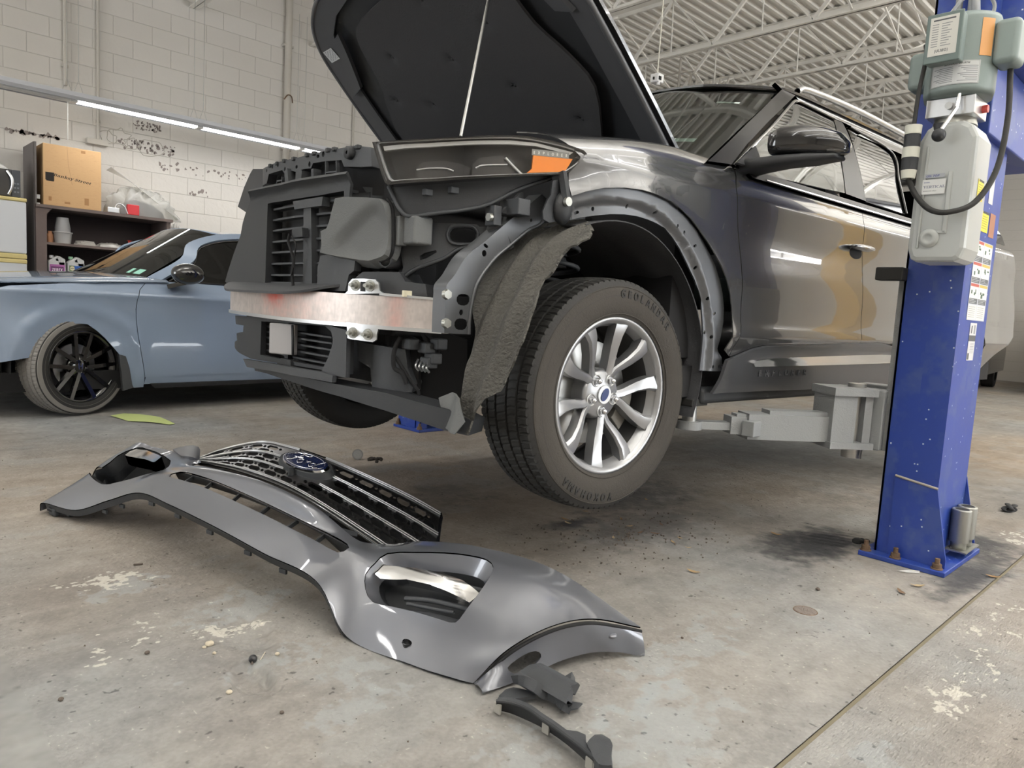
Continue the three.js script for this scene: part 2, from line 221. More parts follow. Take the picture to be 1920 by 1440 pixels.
{
  const floor = new THREE.Group(); floor.name = 'floor'; floor.userData = { kind: 'structure' }; scene.add(floor);
  const NX0 = 0.3, NX1 = 4.5, NZ0 = -4.785;
  const bumpFloor = rep(grainTex(21, 40, 4, 512), 9);
  const fm = t => mat({ map: t, roughness: 0.82, bumpMap: bumpFloor, bumpScale: 0.0022 });
  const c = CRATER[0];
  part('slab', floorGrid(lines(NX0, NX1, 0.14, c[0] - 0.16, c[0] + 0.22, 0.006), lines(NZ0, JOINT - 0.006, 0.14, c[2] - 0.24, c[2] + 0.4, 0.006), NX0, NX1, NZ0, JOINT), fm(patchTex(NX0, NX1, NZ0, JOINT, 2048, 2048)), floor);
  part('slab', floorGrid([NX0, NX1], [JOINT + 0.006, 0.9], NX0, NX1, JOINT, 0.9), fm(patchTex(NX0, NX1, JOINT, 0.9, 2048, 768)), floor);
  const far = patchTex(ROOM.x0, ROOM.x1, ROOM.z0, ROOM.z1, 2048, 1536), mf = fm(far);
  const piece = (x0, x1, z0, z1) => floorGrid([x0, x1], [z0, z1], ROOM.x0, ROOM.x1, ROOM.z0, ROOM.z1);
  part('slab', [piece(ROOM.x0, NX0, ROOM.z0, JOINT - 0.006), piece(NX1, ROOM.x1, ROOM.z0, JOINT - 0.006), piece(NX0, NX1, ROOM.z0, NZ0)], mf, floor);
  part('slab', [piece(ROOM.x0, NX0, JOINT + 0.006, ROOM.z1), piece(NX1, ROOM.x1, JOINT + 0.006, ROOM.z1), piece(NX0, NX1, 0.9, ROOM.z1)], mf, floor);
  part('joint_filler', span(ROOM.x0, ROOM.x1, -0.03, -0.005, JOINT - 0.007, JOINT + 0.007), mat({ color: lin(0.2, 0.175, 0.12), roughness: 0.95 }), floor);
  part('foundation', span(ROOM.x0 - 0.3, ROOM.x1 + 0.3, -0.25, -0.04, ROOM.z0 - 0.3, ROOM.z1 + 0.3), mat({ color: lin(0.3, 0.28, 0.25), roughness: 0.95 }), floor);
}
// painted concrete block walls
{
  const bm = [0, 1, 2].map(i => mat({ color: [lin(0.655, 0.63, 0.59), lin(0.648, 0.622, 0.583), lin(0.662, 0.637, 0.598)][i], roughness: 0.72, bumpMap: bumpCoarse, bumpScale: 0.002, metric: true }));
  const mortar = mat({ color: lin(0.56, 0.535, 0.50), roughness: 0.9 });
  const wallB = new THREE.Group(); wallB.name = 'wall_back'; wallB.userData = { kind: 'structure' }; scene.add(wallB);
  const CW = 0.4064, CH = 0.2032, zf = ROOM.z0;
  part('mortar_bed', span(ROOM.x0 - 0.3, ROOM.x1 + 0.3, 0, ROOM.top + 0.1, zf - 0.3, zf - 0.0045), mortar, wallB);
  const bg = merged(new RoundedBoxGeometry(CW - 0.007, CH - 0.007, 0.02, 1, 0.0025), true);
  const R = rng(5); const restP = [[], [], []];
  for (let r = 0; r < 25; r++) for (let i = 0; i < 62; i++) {
    const x = ROOM.x0 + (i + (r % 2 ? 0.5 : 0)) * CW, y = (r + 0.5) * CH, k = Math.floor(R() * 3); if (x > ROOM.x1) continue;
    const near = x > 0.9 && x < 6.9 && r >= 4 && r < 23;
    const dz = zf - 0.01 + (R() - 0.5) * 0.0016;
    if (near) { const m = new THREE.Mesh(bg, bm[k]); m.name = 'block'; m.position.set(x, y, dz); m.castShadow = m.receiveShadow = true; wallB.add(m); }
    else restP[k].push(box(CW - 0.007, CH - 0.007, 0.02, x, y, dz));
  }
  restP.forEach((l, k) => { const m = part('block_field', l, bm[k], wallB); m.userData.kind = 'stuff'; });
  // right wall, blocks too far to tell apart except their courses
  const wallR = new THREE.Group(); wallR.name = 'wall_right'; wallR.userData = { kind: 'structure' }; scene.add(wallR);
  part('mortar_bed', span(ROOM.x1 + 0.0045, ROOM.x1 + 0.3, 0, ROOM.top + 0.1, ROOM.z0, ROOM.z1), mortar, wallR);
  const l = []; for (let r = 0; r < 25; r++) l.push(span(ROOM.x1, ROOM.x1 + 0.02, r * CH + 0.004, (r + 1) * CH - 0.004, ROOM.z0, ROOM.z1));
  part('block_course', l, bm[0], wallR).userData.kind = 'stuff';
  for (const [n, a] of [['wall_left', span(ROOM.x0 - 0.3, ROOM.x0, 0, ROOM.top + 0.1, ROOM.z0, ROOM.z1)], ['wall_front', span(ROOM.x0 - 0.3, ROOM.x1 + 0.3, 0, ROOM.top + 0.1, ROOM.z1, ROOM.z1 + 0.3)]]) struct(n, a, bm[0]);
  // thin pilasters, conduits and pipes on the back wall
}
// roof deck and open-web joists
{
  const white = mat({ color: lin(0.80, 0.78, 0.73), roughness: 0.6 }), deckM = mat({ color: lin(0.78, 0.76, 0.71), roughness: 0.62 });
  const ceil = new THREE.Group(); ceil.name = 'ceiling'; ceil.userData = { kind: 'structure' }; scene.add(ceil);
  const prof = []; const p = 0.152; for (let z = ROOM.z0; z < ROOM.z1; z += p) prof.push([z, 0], [z + 0.045, 0], [z + 0.065, 0.038], [z + 0.132, 0.038]); prof.push([ROOM.z1, 0]);
  const pos = [], I = []; prof.forEach(([z, h]) => pos.push(ROOM.x0 - 0.2, ROOM.top - 0.04 + h, z, ROOM.x1 + 0.2, ROOM.top - 0.04 + h, z)); for (let i = 0; i < prof.length - 1; i++) { const a = i * 2; I.push(a, a + 1, a + 2, a + 1, a + 3, a + 2); }
  let g = new THREE.BufferGeometry(); g.setAttribute('position', new THREE.Float32BufferAttribute(pos, 3)); g.setIndex(I); g = toCreasedNormals(g, 0.3);
  part('roof_deck', g, deckM, ceil);
  part('roof_slab', span(ROOM.x0 - 0.3, ROOM.x1 + 0.3, ROOM.top + 0.02, ROOM.top + 0.2, ROOM.z0 - 0.3, ROOM.z1 + 0.3), deckM, ceil);
  const YB = 4.2, YT = ROOM.top - 0.075;
  for (let k = -8; k <= 7; k++) {
    const x = 6.42 + k * 1.553; if (x < ROOM.x0 + 0.3 || x > ROOM.x1 - 0.2) continue;
    const J = sub('joist', ceil);
    for (const s of [-1, 1]) { part('bottom_chord', [span(x + s * 0.004, x + s * 0.052, YB, YB + 0.006, ROOM.z0, ROOM.z1), span(x + s * 0.004, x + s * 0.01, YB, YB + 0.05, ROOM.z0, ROOM.z1)], white, J); }
    part('top_chord', [span(x - 0.06, x + 0.06, YT + 0.03, YT + 0.036, ROOM.z0, ROOM.z1), span(x - 0.012, x + 0.012, YT - 0.02, YT + 0.03, ROOM.z0, ROOM.z1)], white, J);
    const P = 1.24; for (let i = 0; i < 15; i++) { const z = ROOM.z0 + 0.12 + i * P + (k & 1 ? 0.3 : 0); if (z + P > ROOM.z1) break; part('web', bar([x, YB + 0.03, z], [x, YT, z + P / 2], 0.028, 0.042), white, J); part('web', bar([x, YT, z + P / 2], [x, YB + 0.03, z + P], 0.028, 0.02), white, J); part('web', rod([x, YT, z + P / 2], [x, YB + 0.02, z + P / 2 + 0.02], 0.009, 6), white, J); }
  }
  for (const z of [-6.6, -3.4, 0.6, 4.4]) for (let k = -7; k < 7; k++) { const x = 6.42 + k * 1.553; if (x < ROOM.x0 + 0.3 || x + 1.6 > ROOM.x1) continue; part('bridging', [bar([x, YT, z], [x + 1.553, YB + 0.03, z], 0.02, 0.02), bar([x, YB + 0.03, z + 0.03], [x + 1.553, YT, z + 0.03], 0.02, 0.02)], white, ceil); }
}
// fluorescent strip lights: reflector, tubes, hanging chains, an area light in each opening and an added one on top aimed at the ceiling
{
  const housing = mat({ color: lin(0.42, 0.43, 0.46), roughness: 0.45, metalness: 0.2 }), inner = mat({ color: lin(0.8, 0.79, 0.75), roughness: 0.5 });
  const glow = mat({ color: lin(0.9, 0.9, 0.88), emissive: TUBE_COLOR, emissiveIntensity: 6, roughness: 0.4 }), wire = M.steel;
  const fixture = (x, y, z, lit, label, drop, pw = 1, up = 0, L = 1.2) => {
    const f = thing('strip_light', label, 'light fixture', [x, y, z], 0, 'fluorescent strip lights');
    part('housing', [span(-L / 2, L / 2, 0.03, 0.085, -0.05, 0.05), bar([-L / 2, 0.055, -0.05], [L / 2, 0.055, -0.05], 0.004, 0.06), bar([-L / 2, 0.02, 0.085], [L / 2, 0.02, 0.085], 0.075, 0.004, [0, 1, 0.75]), bar([-L / 2, 0.02, -0.085], [L / 2, 0.02, -0.085], 0.075, 0.004, [0, 1, -0.75])], housing, f);
    for (const s of [-1, 1]) { part('tube', cyl(0.013, 0.013, L - 0.06, 0, 0.005, s * 0.035, 12, 'x'), lit ? glow : inner, f); part('lamp_holder', span(s * (L / 2 - 0.03), s * (L / 2), -0.012, 0.03, -0.06, 0.06), inner, f); }
    for (const s of [-1, 1]) { const h = s * (L / 2 - 0.05); part('hanger', [rod([h, 0.21, 0], [h, drop, 0], 0.003, 5), rod([h, 0.21, 0], [h - 0.04, 0.085, 0], 0.002, 5), rod([h, 0.21, 0], [h + 0.04, 0.085, 0], 0.002, 5)], wire, f); }
    if (lit) { const a = new THREE.RectAreaLight(TUBE_COLOR, TUBE_POWER * pw, L - 0.08, 0.1); a.position.set(0, -0.02, 0); a.rotation.x = -Math.PI / 2; a.castShadow = true; f.add(a); if (up) { const b = new THREE.RectAreaLight(TUBE_COLOR, TUBE_POWER * up, L - 0.08, 0.1); b.position.set(0, 0.1, 0); b.rotation.x = Math.PI / 2; b.castShadow = true; f.add(b); } }  // upward area light above the housing is added to brighten the ceiling
  };
  LIGHT_ROWS.forEach(([x0, x1, y, z, where, pw, L], r) => { for (let x = x0 + L / 2; x < x1; x += r === 1 ? L * 2 : L) fixture(x, y, z, true, 'lit fluorescent strip light hung on wires ' + where, 4.2 - y, pw, r > 1 ? 2.3 : r ? 3.4 : 0, L); });
  for (let i = 0; i < 3; i++) fixture(1.86 - 0.6 - i * 1.2, 2.66, -8.3, false, 'unlit strip light with grey reflector beside the block wall', 1.54);
}
// glowing bay doors added out of view in the front and left walls to brighten the room
{
  const glowD = mat({ color: lin(0.7, 0.72, 0.74), emissive: DOOR_COLOR, emissiveIntensity: 1.4, roughness: 0.5 }), fr = mat({ color: lin(0.4, 0.41, 0.42), roughness: 0.5 });
  let n = 0; const bay = (x, z, turn, k) => {
    const d = new THREE.Group(); d.name = 'door_' + (++n); d.userData = { kind: 'structure' }; d.position.set(x, 0, z); d.rotation.y = turn; scene.add(d);
    for (let j = 0; j < 6; j++) for (let i = 0; i < 3; i++) part('panel', box(1.16, 0.56, 0.02, (i - 1) * 1.2, 0.32 + j * 0.6, 0.02), glowD, d);
    part('frame', [span(-1.85, -1.79, 0, 3.7, 0, 0.07), span(1.79, 1.85, 0, 3.7, 0, 0.07), span(-1.85, 1.85, 3.64, 3.7, 0, 0.07), span(-1.85, 1.85, 0, 0.04, 0, 0.07)], fr, d); for (let j = 1; j < 6; j++) part('rail', span(-1.8, 1.8, j * 0.6, j * 0.6 + 0.04, 0.01, 0.05), fr, d);
    const a = new THREE.RectAreaLight(DOOR_COLOR, DOOR_LIGHT * k, 3.55, 3.55); a.position.set(0, 1.85, 0.09); a.rotation.y = Math.PI; a.castShadow = true; d.add(a);
  };
  bay(6.6, ROOM.z1, Math.PI, 1.0); bay(11.0, ROOM.z1, Math.PI, 1.0); bay(ROOM.x0, -6.6, Math.PI / 2, 1.0);
}
// ---------------------------------------------------------------- wheels
import { FontLoader } from 'three/addons/loaders/FontLoader.js';
import { TextGeometry } from 'three/addons/geometries/TextGeometry.js';
const fontBold = await new FontLoader().loadAsync('fonts/droid/droid_sans_bold.typeface.json');
const fontSerif = await new FontLoader().loadAsync('fonts/droid/droid_serif_bold.typeface.json');
function text3(s, size, depth, font = fontBold) { const g = new TextGeometry(s, { font, size, depth, curveSegments: 4 }); g.computeBoundingBox(); const b = g.boundingBox; return g.translate(-(b.max.x + b.min.x) / 2, -(b.max.y + b.min.y) / 2, 0); }
// letters set around a ring (axis z), upright at angle a0
function ringText(s, r, size, a0, step, z, depth = 0.0012) { return [...s].map((ch, i) => { const a = a0 - (i - (s.length - 1) / 2) * step; return text3(ch, size, depth).rotateZ(a - Math.PI / 2).translate(r * Math.cos(a), r * Math.sin(a), z); }).filter((g, i) => s[i] !== ' '); }
function tyreGeo(R, rim, W, blocks) {
  const h = W / 2, sw = R - rim, pr = [[rim - 0.004, -h * 0.84], [rim + 0.006, -h * 0.90], [rim + sw * 0.3, -h * 0.985], [rim + sw * 0.55, -h], [rim + sw * 0.8, -h * 0.95], [R - 0.016, -h * 0.885], [R - 0.009, -h * 0.86]];
  const tread = []; const gr = [-0.56, -0.2, 0.2, 0.56]; let z = -h * 0.82; const crown = q => R - 0.010 * (q / h) ** 2;
  for (const c of gr) { const a = c * h - 0.005, b = c * h + 0.005; tread.push([crown(z), z, 1], [crown(lerp(z, a, 0.5)), lerp(z, a, 0.5), 1], [crown(a), a, 1], [crown(a) - 0.007, a + 0.0015, 0], [crown(b) - 0.007, b - 0.0015, 0]); z = b; }
  tread.push([crown(z), z, 1], [crown(z) * 0.5 + crown(h * 0.82) * 0.5, (z + h * 0.82) / 2, 1], [crown(h * 0.82), h * 0.82, 1]);
  const all = pr.concat(tread, pr.slice().reverse().map(([r, q]) => [r, -q]));
  const n = blocks * 5;
  return revolve(all, n, (i, k, r, q) => { const ph = i % 5; const f = Math.abs(q) / h; if (f > 0.6 && f < 0.9 && r > R - 0.014) return ph === 0 ? r - 0.005 : r; if (f <= 0.6 && r > R - 0.006 * 1.8) return (i + Math.round(q * 300)) % 5 === 0 ? r - 0.003 : r; return r; }, 0.5);
}
const WH = {};
function alloyRim(R, W) { // bright outer lip
  const h = W / 2; return lathe([[R - 0.034, h * 0.52], [R - 0.022, h * 0.72], [R - 0.010, h * 0.80], [R, h * 0.86], [R + 0.001, h * 0.90], [R - 0.006, h * 0.915], [R - 0.016, h * 0.90], [R - 0.024, h * 0.80]], 96, 'z');
}
function rimBarrel(R, W) { const h = W / 2; return lathe([[R - 0.028, -h * 0.9], [R - 0.012, -h * 0.86], [R - 0.03, -h * 0.5], [R - 0.034, h * 0.53]], 96, 'z'); }
function makeWheelA(parent, pos, turn, mud) {   // ten split spokes, bright alloy
  const w = sub('wheel', parent, pos, turn); const R = 0.394, rim = 0.262, W = 0.255, h = W / 2;
  if (!WH.t) { WH.t = merged(tyreGeo(R, rim, W, 92), true);
    WH.wall = merged([lathe([[rim + 0.004, h * 0.905], [rim + 0.03, h * 0.985], [rim + 0.062, h * 1.006], [rim + 0.095, h * 0.985], [rim + 0.1005, h * 0.965]], 96, 'z'), lathe([[rim + 0.012, h * 0.955], [rim + 0.014, h * 0.965], [rim + 0.016, h * 0.955]], 96, 'z'), lathe([[rim + 0.1, h * 0.97], [rim + 0.102, h * 0.985], [rim + 0.104, h * 0.96]], 96, 'z')], true);
    WH.rim = merged(alloyRim(0.266, W * 0.98)); WH.bar = merged(rimBarrel(0.266, W * 0.98));
    WH.txt = merged([...ringText('GEOLANDAR', 0.341, 0.026, 1.18, 0.098, h * 0.992, 0.003), ...ringText('YOKOHAMA', 0.341, 0.026, -1.9, 0.098, h * 0.992, 0.003)], true);
    const sp = []; const zf = (r) => h * (0.52 + 0.30 * sstep(0.05, 0.25, r));
    for (let k = 0; k < 10; k++) {
      const a = (k + 0.25) * Math.PI / 5, s = k % 2 ? 1 : -1;
      // centre line kinks outward, section is a ridge with sloped flanks
      const rs = [0.045, 0.10, 0.16, 0.205, 0.232, 0.250], dv = [s * 0.30, s * 0.16, s * 0.02, s * -0.02, s * 0.02, s * 0.06], wd = [0.026, 0.029, 0.035, 0.044, 0.053, 0.060];
      const pos = [], I = []; rs.forEach((r, i) => { const c = a + dv[i] * (0.11 / Math.max(r, 0.09)) * 0.9, z = zf(r), ww = wd[i]; const P = (off, zz) => { const x = r, y = off; pos.push(x * Math.cos(c) - y * Math.sin(c), x * Math.sin(c) + y * Math.cos(c), zz); }; P(-ww / 2, z - 0.045); P(-ww / 2, z - 0.008); P(-ww * 0.10 + s * ww * 0.22, z); P(ww * 0.10 + s * ww * 0.22, z); P(ww / 2, z - 0.008); P(ww / 2, z - 0.045); });
      for (let i = 0; i < rs.length - 1; i++) for (let j = 0; j < 5; j++) { const q = i * 6 + j; I.push(q, q + 6, q + 1, q + 1, q + 6, q + 7); }
      let g = new THREE.BufferGeometry(); g.setAttribute('position', new THREE.Float32BufferAttribute(pos, 3)); g.setIndex(I); sp.push(toCreasedNormals(g, 0.5));
    }
    WH.sp = sp; WH.hub = merged([lathe([[0.0, h * 0.56], [0.036, h * 0.56], [0.042, h * 0.52], [0.075, h * 0.5], [0.088, h * 0.40], [0.088, 0.0]], 40, 'z')]);
    WH.nut = merged([cyl(0.0105, 0.0115, 0.02, 0, 0, 0, 6, 'z'), at(new THREE.SphereGeometry(0.0105, 10, 6, 0, Math.PI * 2, 0, Math.PI / 2).rotateX(Math.PI / 2), 0, 0, 0.01)]);
    WH.cup = merged([lathe([[0.0155, -0.004], [0.019, 0.004], [0.0215, 0]], 20, 'z'), lathe([[0.001, -0.004], [0.0155, -0.004]], 20, 'z')]);
    WH.disc = merged([lathe([[0.07, -0.012], [0.178, -0.012], [0.178, 0.012], [0.07, 0.012], [0.07, -0.012]], 64, 'z'), cyl(0.075, 0.075, 0.05, 0, 0, 0.02, 32, 'z')]);
    const cp = []; for (const s of [-1, 1]) cp.push(prism(Array.from({ length: 9 }, (_, i) => { const t = -0.45 + i * 0.1125; return [0.19 * Math.cos(t), 0.19 * Math.sin(t)]; }).concat(Array.from({ length: 9 }, (_, i) => { const t = 0.45 - i * 0.1125; return [0.125 * Math.cos(t), 0.125 * Math.sin(t)]; })), 0.03, 0.004).translate(0, 0, s > 0 ? 0.016 : -0.046)); WH.cal = merged(cp);
  }
  const add = (n, g, m, p = w) => { const o = new THREE.Mesh(g, m); o.name = n; o.castShadow = o.receiveShadow = true; p.add(o); return o; };
  add('tyre', WH.t, M.rubber); add('tyre_sidewall', WH.wall, M.rubberWall); add('tyre_lettering', WH.txt, M.rubber); add('rim', WH.rim, M.alloy); add('rim_barrel', WH.bar, mat({ color: lin(0.10, 0.10, 0.10), metalness: 0.5, roughness: 0.5 })); WH.sp.forEach(g => part('spoke', g, M.alloy, w)); add('hub', WH.hub, M.alloy);
  for (let k = 0; k < 5; k++) { const a = (k + 0.75) * 2 * Math.PI / 5; const n = add('lug_nut', WH.nut, M.chrome); n.position.set(0.0575 * Math.cos(a), 0.0575 * Math.sin(a), h * 0.5 + 0.006); const c = add('nut_recess', WH.cup, M.steel); c.position.set(0.0575 * Math.cos(a), 0.0575 * Math.sin(a), h * 0.5 + 0.0025); }
  part('centre_cap', at(cyl(0.031, 0.032, 0.008, 0, 0, 0, 32, 'z'), 0, 0, h * 0.575), M.satin, w); part('cap_badge', [at(cyl(0.024, 0.024, 0.003, 0, 0, 0, 32, 'z').scale(1, 0.62, 1).rotateZ(1.0), 0, 0, h * 0.575 + 0.005)], mat({ color: lin(0.02, 0.04, 0.14), roughness: 0.3 }), w, 'small blue oval badge');
  const d = add('brake_disc', WH.disc, M.steel); d.position.z = -0.01; const cal = add('brake_calliper', WH.cal, mat({ color: lin(0.2, 0.19, 0.17), roughness: 0.6, metalness: 0.4 })); cal.rotation.z = -0.35; cal.position.z = -0.01;
  return w;
}
// ---------------------------------------------------------------- the dark grey vehicle on the lift
const [SUV_AT, SUV_YAW] = [[1.9703,0,-2.4329],-.0628];
const suv = thing('sport_utility_vehicle', 'dark grey sport utility vehicle raised on the lift, front bumper removed and hood open', 'car', SUV_AT, SUV_YAW);
const prof = (() => { const t = [[0.55, 0.92], [0.62, 0.95], [0.68, 0.968], [0.74, 0.978], [0.79, 0.988], [0.82, 1.002], [0.843, 1.012], [0.862, 1.010], [0.90, 1.002], [0.95, 0.998], [1.02, 0.997], [1.08, 0.993], [1.15, 0.984], [1.22, 0.976], [1.28, 0.974], [1.34, 0.975], [1.375, 0.974], [1.42, 0.962], [1.48, 0.944], [1.6, 0.9]]; return y => { let i = 0; while (i < t.length - 2 && t[i + 1][0] < y) i++; const f = clamp((y - t[i][0]) / (t[i + 1][0] - t[i][0])); return cr1(t, i + f)[1]; }; })();
const nose = x => x < 0.1 ? 0.55 * ((0.1 - x) / 0.9) ** 2 : 0.02 * clamp((x - 2.2) / 1.5) ** 2;
const archFlare = (x, y) => { const d = Math.hypot(x, y - 0.74); return 0.012 * Math.exp(-(((d - 0.545) / 0.05) ** 2)); };
const sideMap = (x, v) => { const v0 = 1.415 - 0.05 * sstep(0.3, -0.35, x), Rr = 0.085; if (v <= v0) return [x, v, prof(v) - nose(x) + archFlare(x, v)]; const a = (v - v0) / Rr, z0 = prof(v0) - nose(x); if (a < 1.4) return [x, v0 + Rr * Math.sin(a), z0 - Rr * (1 - Math.cos(a))]; const q = (a - 1.4) * Rr; return [x, v0 + Rr * Math.sin(1.4) + q * 0.17, z0 - Rr * (1 - Math.cos(1.4)) - q]; };
const xy = a => a.map(p => [p[0], p[1]]);
const mir = f => (u, v) => { const p = f(u, v); return [p[0], p[1], -p[2]]; };
const twoSides = (outline, o) => pair([sheet(outline, o), sheet(outline, { ...o, map: mir(o.map), t: -(o.t ?? 0.003), off: -(o.off ?? 0) })]);
{
  const archOut = xy([[-.2181,1.2557,.985],[-.173,1.275,.985],[-.1143,1.2926,.985],[-.0373,1.3033,.985],[.0413,1.3065,.985],[.116,1.3019,.985],[.1905,1.2913,.985],[.2505,1.2725,.985],[.3074,1.2496,.985],[.3602,1.2181,.985],[.4093,1.1821,.985],[.456,1.1428,.985],[.4996,1.1001,.985],[.5346,1.0517,.985],[.5622,.9999,.985],[.5789,.9467,.985],[.5835,.8944,.985],[.5746,.8375,.985],[.5577,.7867,.985]]);
  const archIn = xy([[-.1962,1.1866,.965],[-.1536,1.1999,.965],[-.1033,1.2111,.965],[-.0464,1.2217,.965],[.0103,1.2272,.965],[.0667,1.2274,.965],[.1198,1.2234,.965],[.1662,1.2166,.965],[.2113,1.2057,.965],[.2597,1.1783,.965],[.3005,1.1474,.965],[.3327,1.1167,.965],[.3657,1.0837,.965],[.407,1.0428,.965],[.4391,1.0022,.965],[.4567,.972,.965],[.4646,.9409,.965],[.4787,.8901,.965],[.4882,.8386,.965],[.4887,.7746,.965],[.485,.7063,.965],[.6038,.7048,.965],[.592,.7586,.965]]);
  const rearCut = xy([[.6109,.7644,.985],[.6392,.8839,.985],[.6382,1.0265,.985],[.6293,1.1267,.985],[.6134,1.225,.985],[.5974,1.3021,.985],[.58,1.3877,.985]]);
  const fo = archOut.concat(rearCut, [[0.60, 1.60], [0.30, 1.62], [0.0, 1.60], [-0.28, 1.585], [-0.30, 1.50]], xy([[-.1909,1.3786,.945],[-.2003,1.3546,.945],[-.2254,1.3249,.945],[-.2243,1.2885,.945]]));
  part('front_fender', twoSides(fo, { map: sideMap, cu: 0.035, cv: 0.02, t: 0.004 }), M.paint, suv);
  const holes = xy([[-.1717,1.2123,.965],[-.1177,1.2299,.965],[.0116,1.2529,.965],[.1393,1.2488,.965],[.2576,1.2165,.965],[.2966,1.1988,.965],[.3648,1.1593,.965],[.3933,1.084,.965],[.4748,.9768,.965],[.5202,.9234,.965],[.4946,.8507,.965],[.5209,.8352,.965],[.4926,.7243,.965],[.5411,.7219,.965],[.5799,.7216,.965],[.5977,.7214,.965]]).map(([x, y], i) => i % 3 ? oval(x, y, 0.0055, 0.0075, 8) : slot(x, y, 0.018, 0.009, 0.4));
  part('arch_flange', twoSides(archOut.concat(archIn.slice().reverse()), { map: (x, y) => { const d = Math.hypot(x, y - 0.74) - 0.49; return [x, y, 0.945 - nose(x) + 0.02 * sstep(0.018, 0.05, d)]; }, cu: 0.02, t: 0.006, holes }), M.paintDull, suv, 'grey inner flange with clip holes where the arch moulding was');
  // doors
  const dl = xy([[.6301,.7636,.975],[.7377,.7891,.975],[.8404,.8049,.975],[1.1595,.8151,.975],[1.6681,.8286,.975]]), cutB = xy([[1.6571,.8288,.98],[1.6628,.8518,.98],[1.6664,.9079,.98],[1.6632,1.0394,.98],[1.6601,1.2394,.98],[1.6429,1.4718,.98]]);
  const g = 0.0045; const rc = rearCut.map(([x, y]) => [x + g, y]);
  const fd = dl.map(([x, y], i) => [x + (i ? 0 : g), y]).concat(cutB.slice(1).map(([x, y]) => [x - g / 2, y]), [[1.70, 1.495], [0.60 + g, 1.505]], rc.slice().reverse());
  part('front_door', twoSides(fd, { map: sideMap, cu: 0.04, cv: 0.016, t: 0.006 }), M.paint, suv);
  const rd = [[2.72, 0.80], [2.78, 1.0], [2.82, 1.49], [1.71, 1.495]].concat(cutB.slice().reverse().map(([x, y]) => [x + g / 2, y]), xy([[1.6849,.8288,.975],[2.0204,.8276,.975]]));
  part('rear_door', twoSides(rd, { map: sideMap, cu: 0.05, cv: 0.016, t: 0.006 }), M.paint, suv);
  part('quarter_panel', twoSides([[2.74, 0.80], [2.80, 1.0], [2.84, 1.49], [4.0, 1.5], [4.05, 0.9], [3.5, 0.66], [3.42, 0.95], [3.2, 1.12], [2.95, 1.1], [2.8, 0.92]], { map: sideMap, cu: 0.08, cv: 0.03, t: 0.006 }), M.paint, suv);
  // lower door cladding, chrome strip
  const cl0 = xy([[.5749,.7492,.975],[.634,.7615,.975],[.7377,.7891,.975],[.8404,.8049,.975],[1.1595,.8151,.975],[1.6514,.8283,.975],[1.895,.8315,.975],[2.0225,.8195,.975],[2.1481,.7873,.975]]); const bot = xy([[2.207,.6105,.965],[1.5162,.6102,.965],[.9515,.6173,.965],[.5319,.6199,.965],[.5584,.6766,.965]]);
  const cladMap = (x, y) => { const p = sideMap(x, y); const k = 0.010 * sstep(0.845, 0.80, y); return [p[0], p[1], p[2] + k + 0.006]; };
  part('lower_cladding', twoSides(cl0.concat(bot), { map: cladMap, cu: 0.05, cv: 0.016, t: 0.012 }), mat({ color: lin(0.05, 0.052, 0.057), roughness: 0.32, clearcoat: 0.3, clearcoatRoughness: 0.2 }), suv);
  const st = xy([[.757,.7369,.985],[.7707,.7475,.985],[.8924,.7581,.985],[1.3401,.7675,.985],[1.8854,.7762,.985],[2.0357,.7739,.985],[2.1172,.7602,.985],[2.1283,.7435,.985],[2.0723,.7326,.985],[1.5546,.7276,.985],[1.0685,.725,.985],[.7708,.724,.985]]);
  part('chrome_strip', twoSides(st, { map: (x, y) => { const p = cladMap(x, y); return [p[0], p[1], p[2] + 0.012]; }, cu: 0.05, cv: 0.01, t: 0.014 }), M.chrome, suv, 'polished chrome strip along the lower doors');
  const em = sub('raised_lettering', suv); [...'EXPLORER'].forEach((c, i) => { const q = [0.835 + i * 0.052, 0.695]; const p = cladMap(q[0], q[1]); part('letter', text3(c, 0.026, 0.004).scale(1.25, 1, 1).translate(p[0], p[1], p[2]), M.plasticGrey, em); });
  part('rocker', pair([span(0.52, 3.0, 0.575, 0.64, 0.72, 0.945, 0.02), span(0.52, 3.0, 0.575, 0.64, -0.945, -0.72, 0.02)]), M.plastic, suv);
  part('underbody', [span(0.42, 3.9, 0.60, 0.72, -0.9, 0.9), span(0.6, 1.6, 0.535, 0.6, -0.5, 0.62), span(2.0, 2.9, 0.52, 0.6, -0.7, 0.7)], M.dark, suv);  // near-black boxes stand in for the shade below and block light through the body
  // greenhouse
  const GS = swept('x',[[1.46,.965],[1.7,.87],[1.86,.78],[1.965,.7]]);
  const sw = (o, off, t, m, name, lab) => part(name, twoSides(o, { map: GS, cu: 0.05, cv: 0.08, off, t }), m, suv, lab);
  const ap = [[-.0011,.3953],[.0512,.4784],[.2308,.7501],[.4034,1.0186],[.5688,1.2804],[.5639,1.3902],[.2863,.9387],[.1331,.7066],[.0157,.5499]];
  sw(ap, -0.004, -0.03, M.satinBlack, 'windshield_pillar');
  const g1 = [[.0122,.566],[.0961,.6912],[.2565,.9421],[.4632,1.2628],[.4938,1.3293],[.5066,1.3905],[.4927,1.6924],[.2564,1.5464],[.0525,1.4924],[.0186,.7835]];
  sw(g1, 0.006, 0.004, M.glassTint, 'front_window');
  const bp = [[.5123,1.7086],[.5161,1.8085],[.297,1.7408],[.0437,1.6949],[.0496,1.4908],[.2589,1.5587]]; sw(bp, 0, -0.03, M.satinBlack, 'door_pillar');
  const g2 = [[.4883,1.8284],[.4871,1.8503],[.4193,2.2659],[.2296,2.1823],[.0413,2.15],[.0446,1.7011],[.2927,1.7488]]; sw(g2, 0.006, 0.004, M.glassDark, 'rear_window');
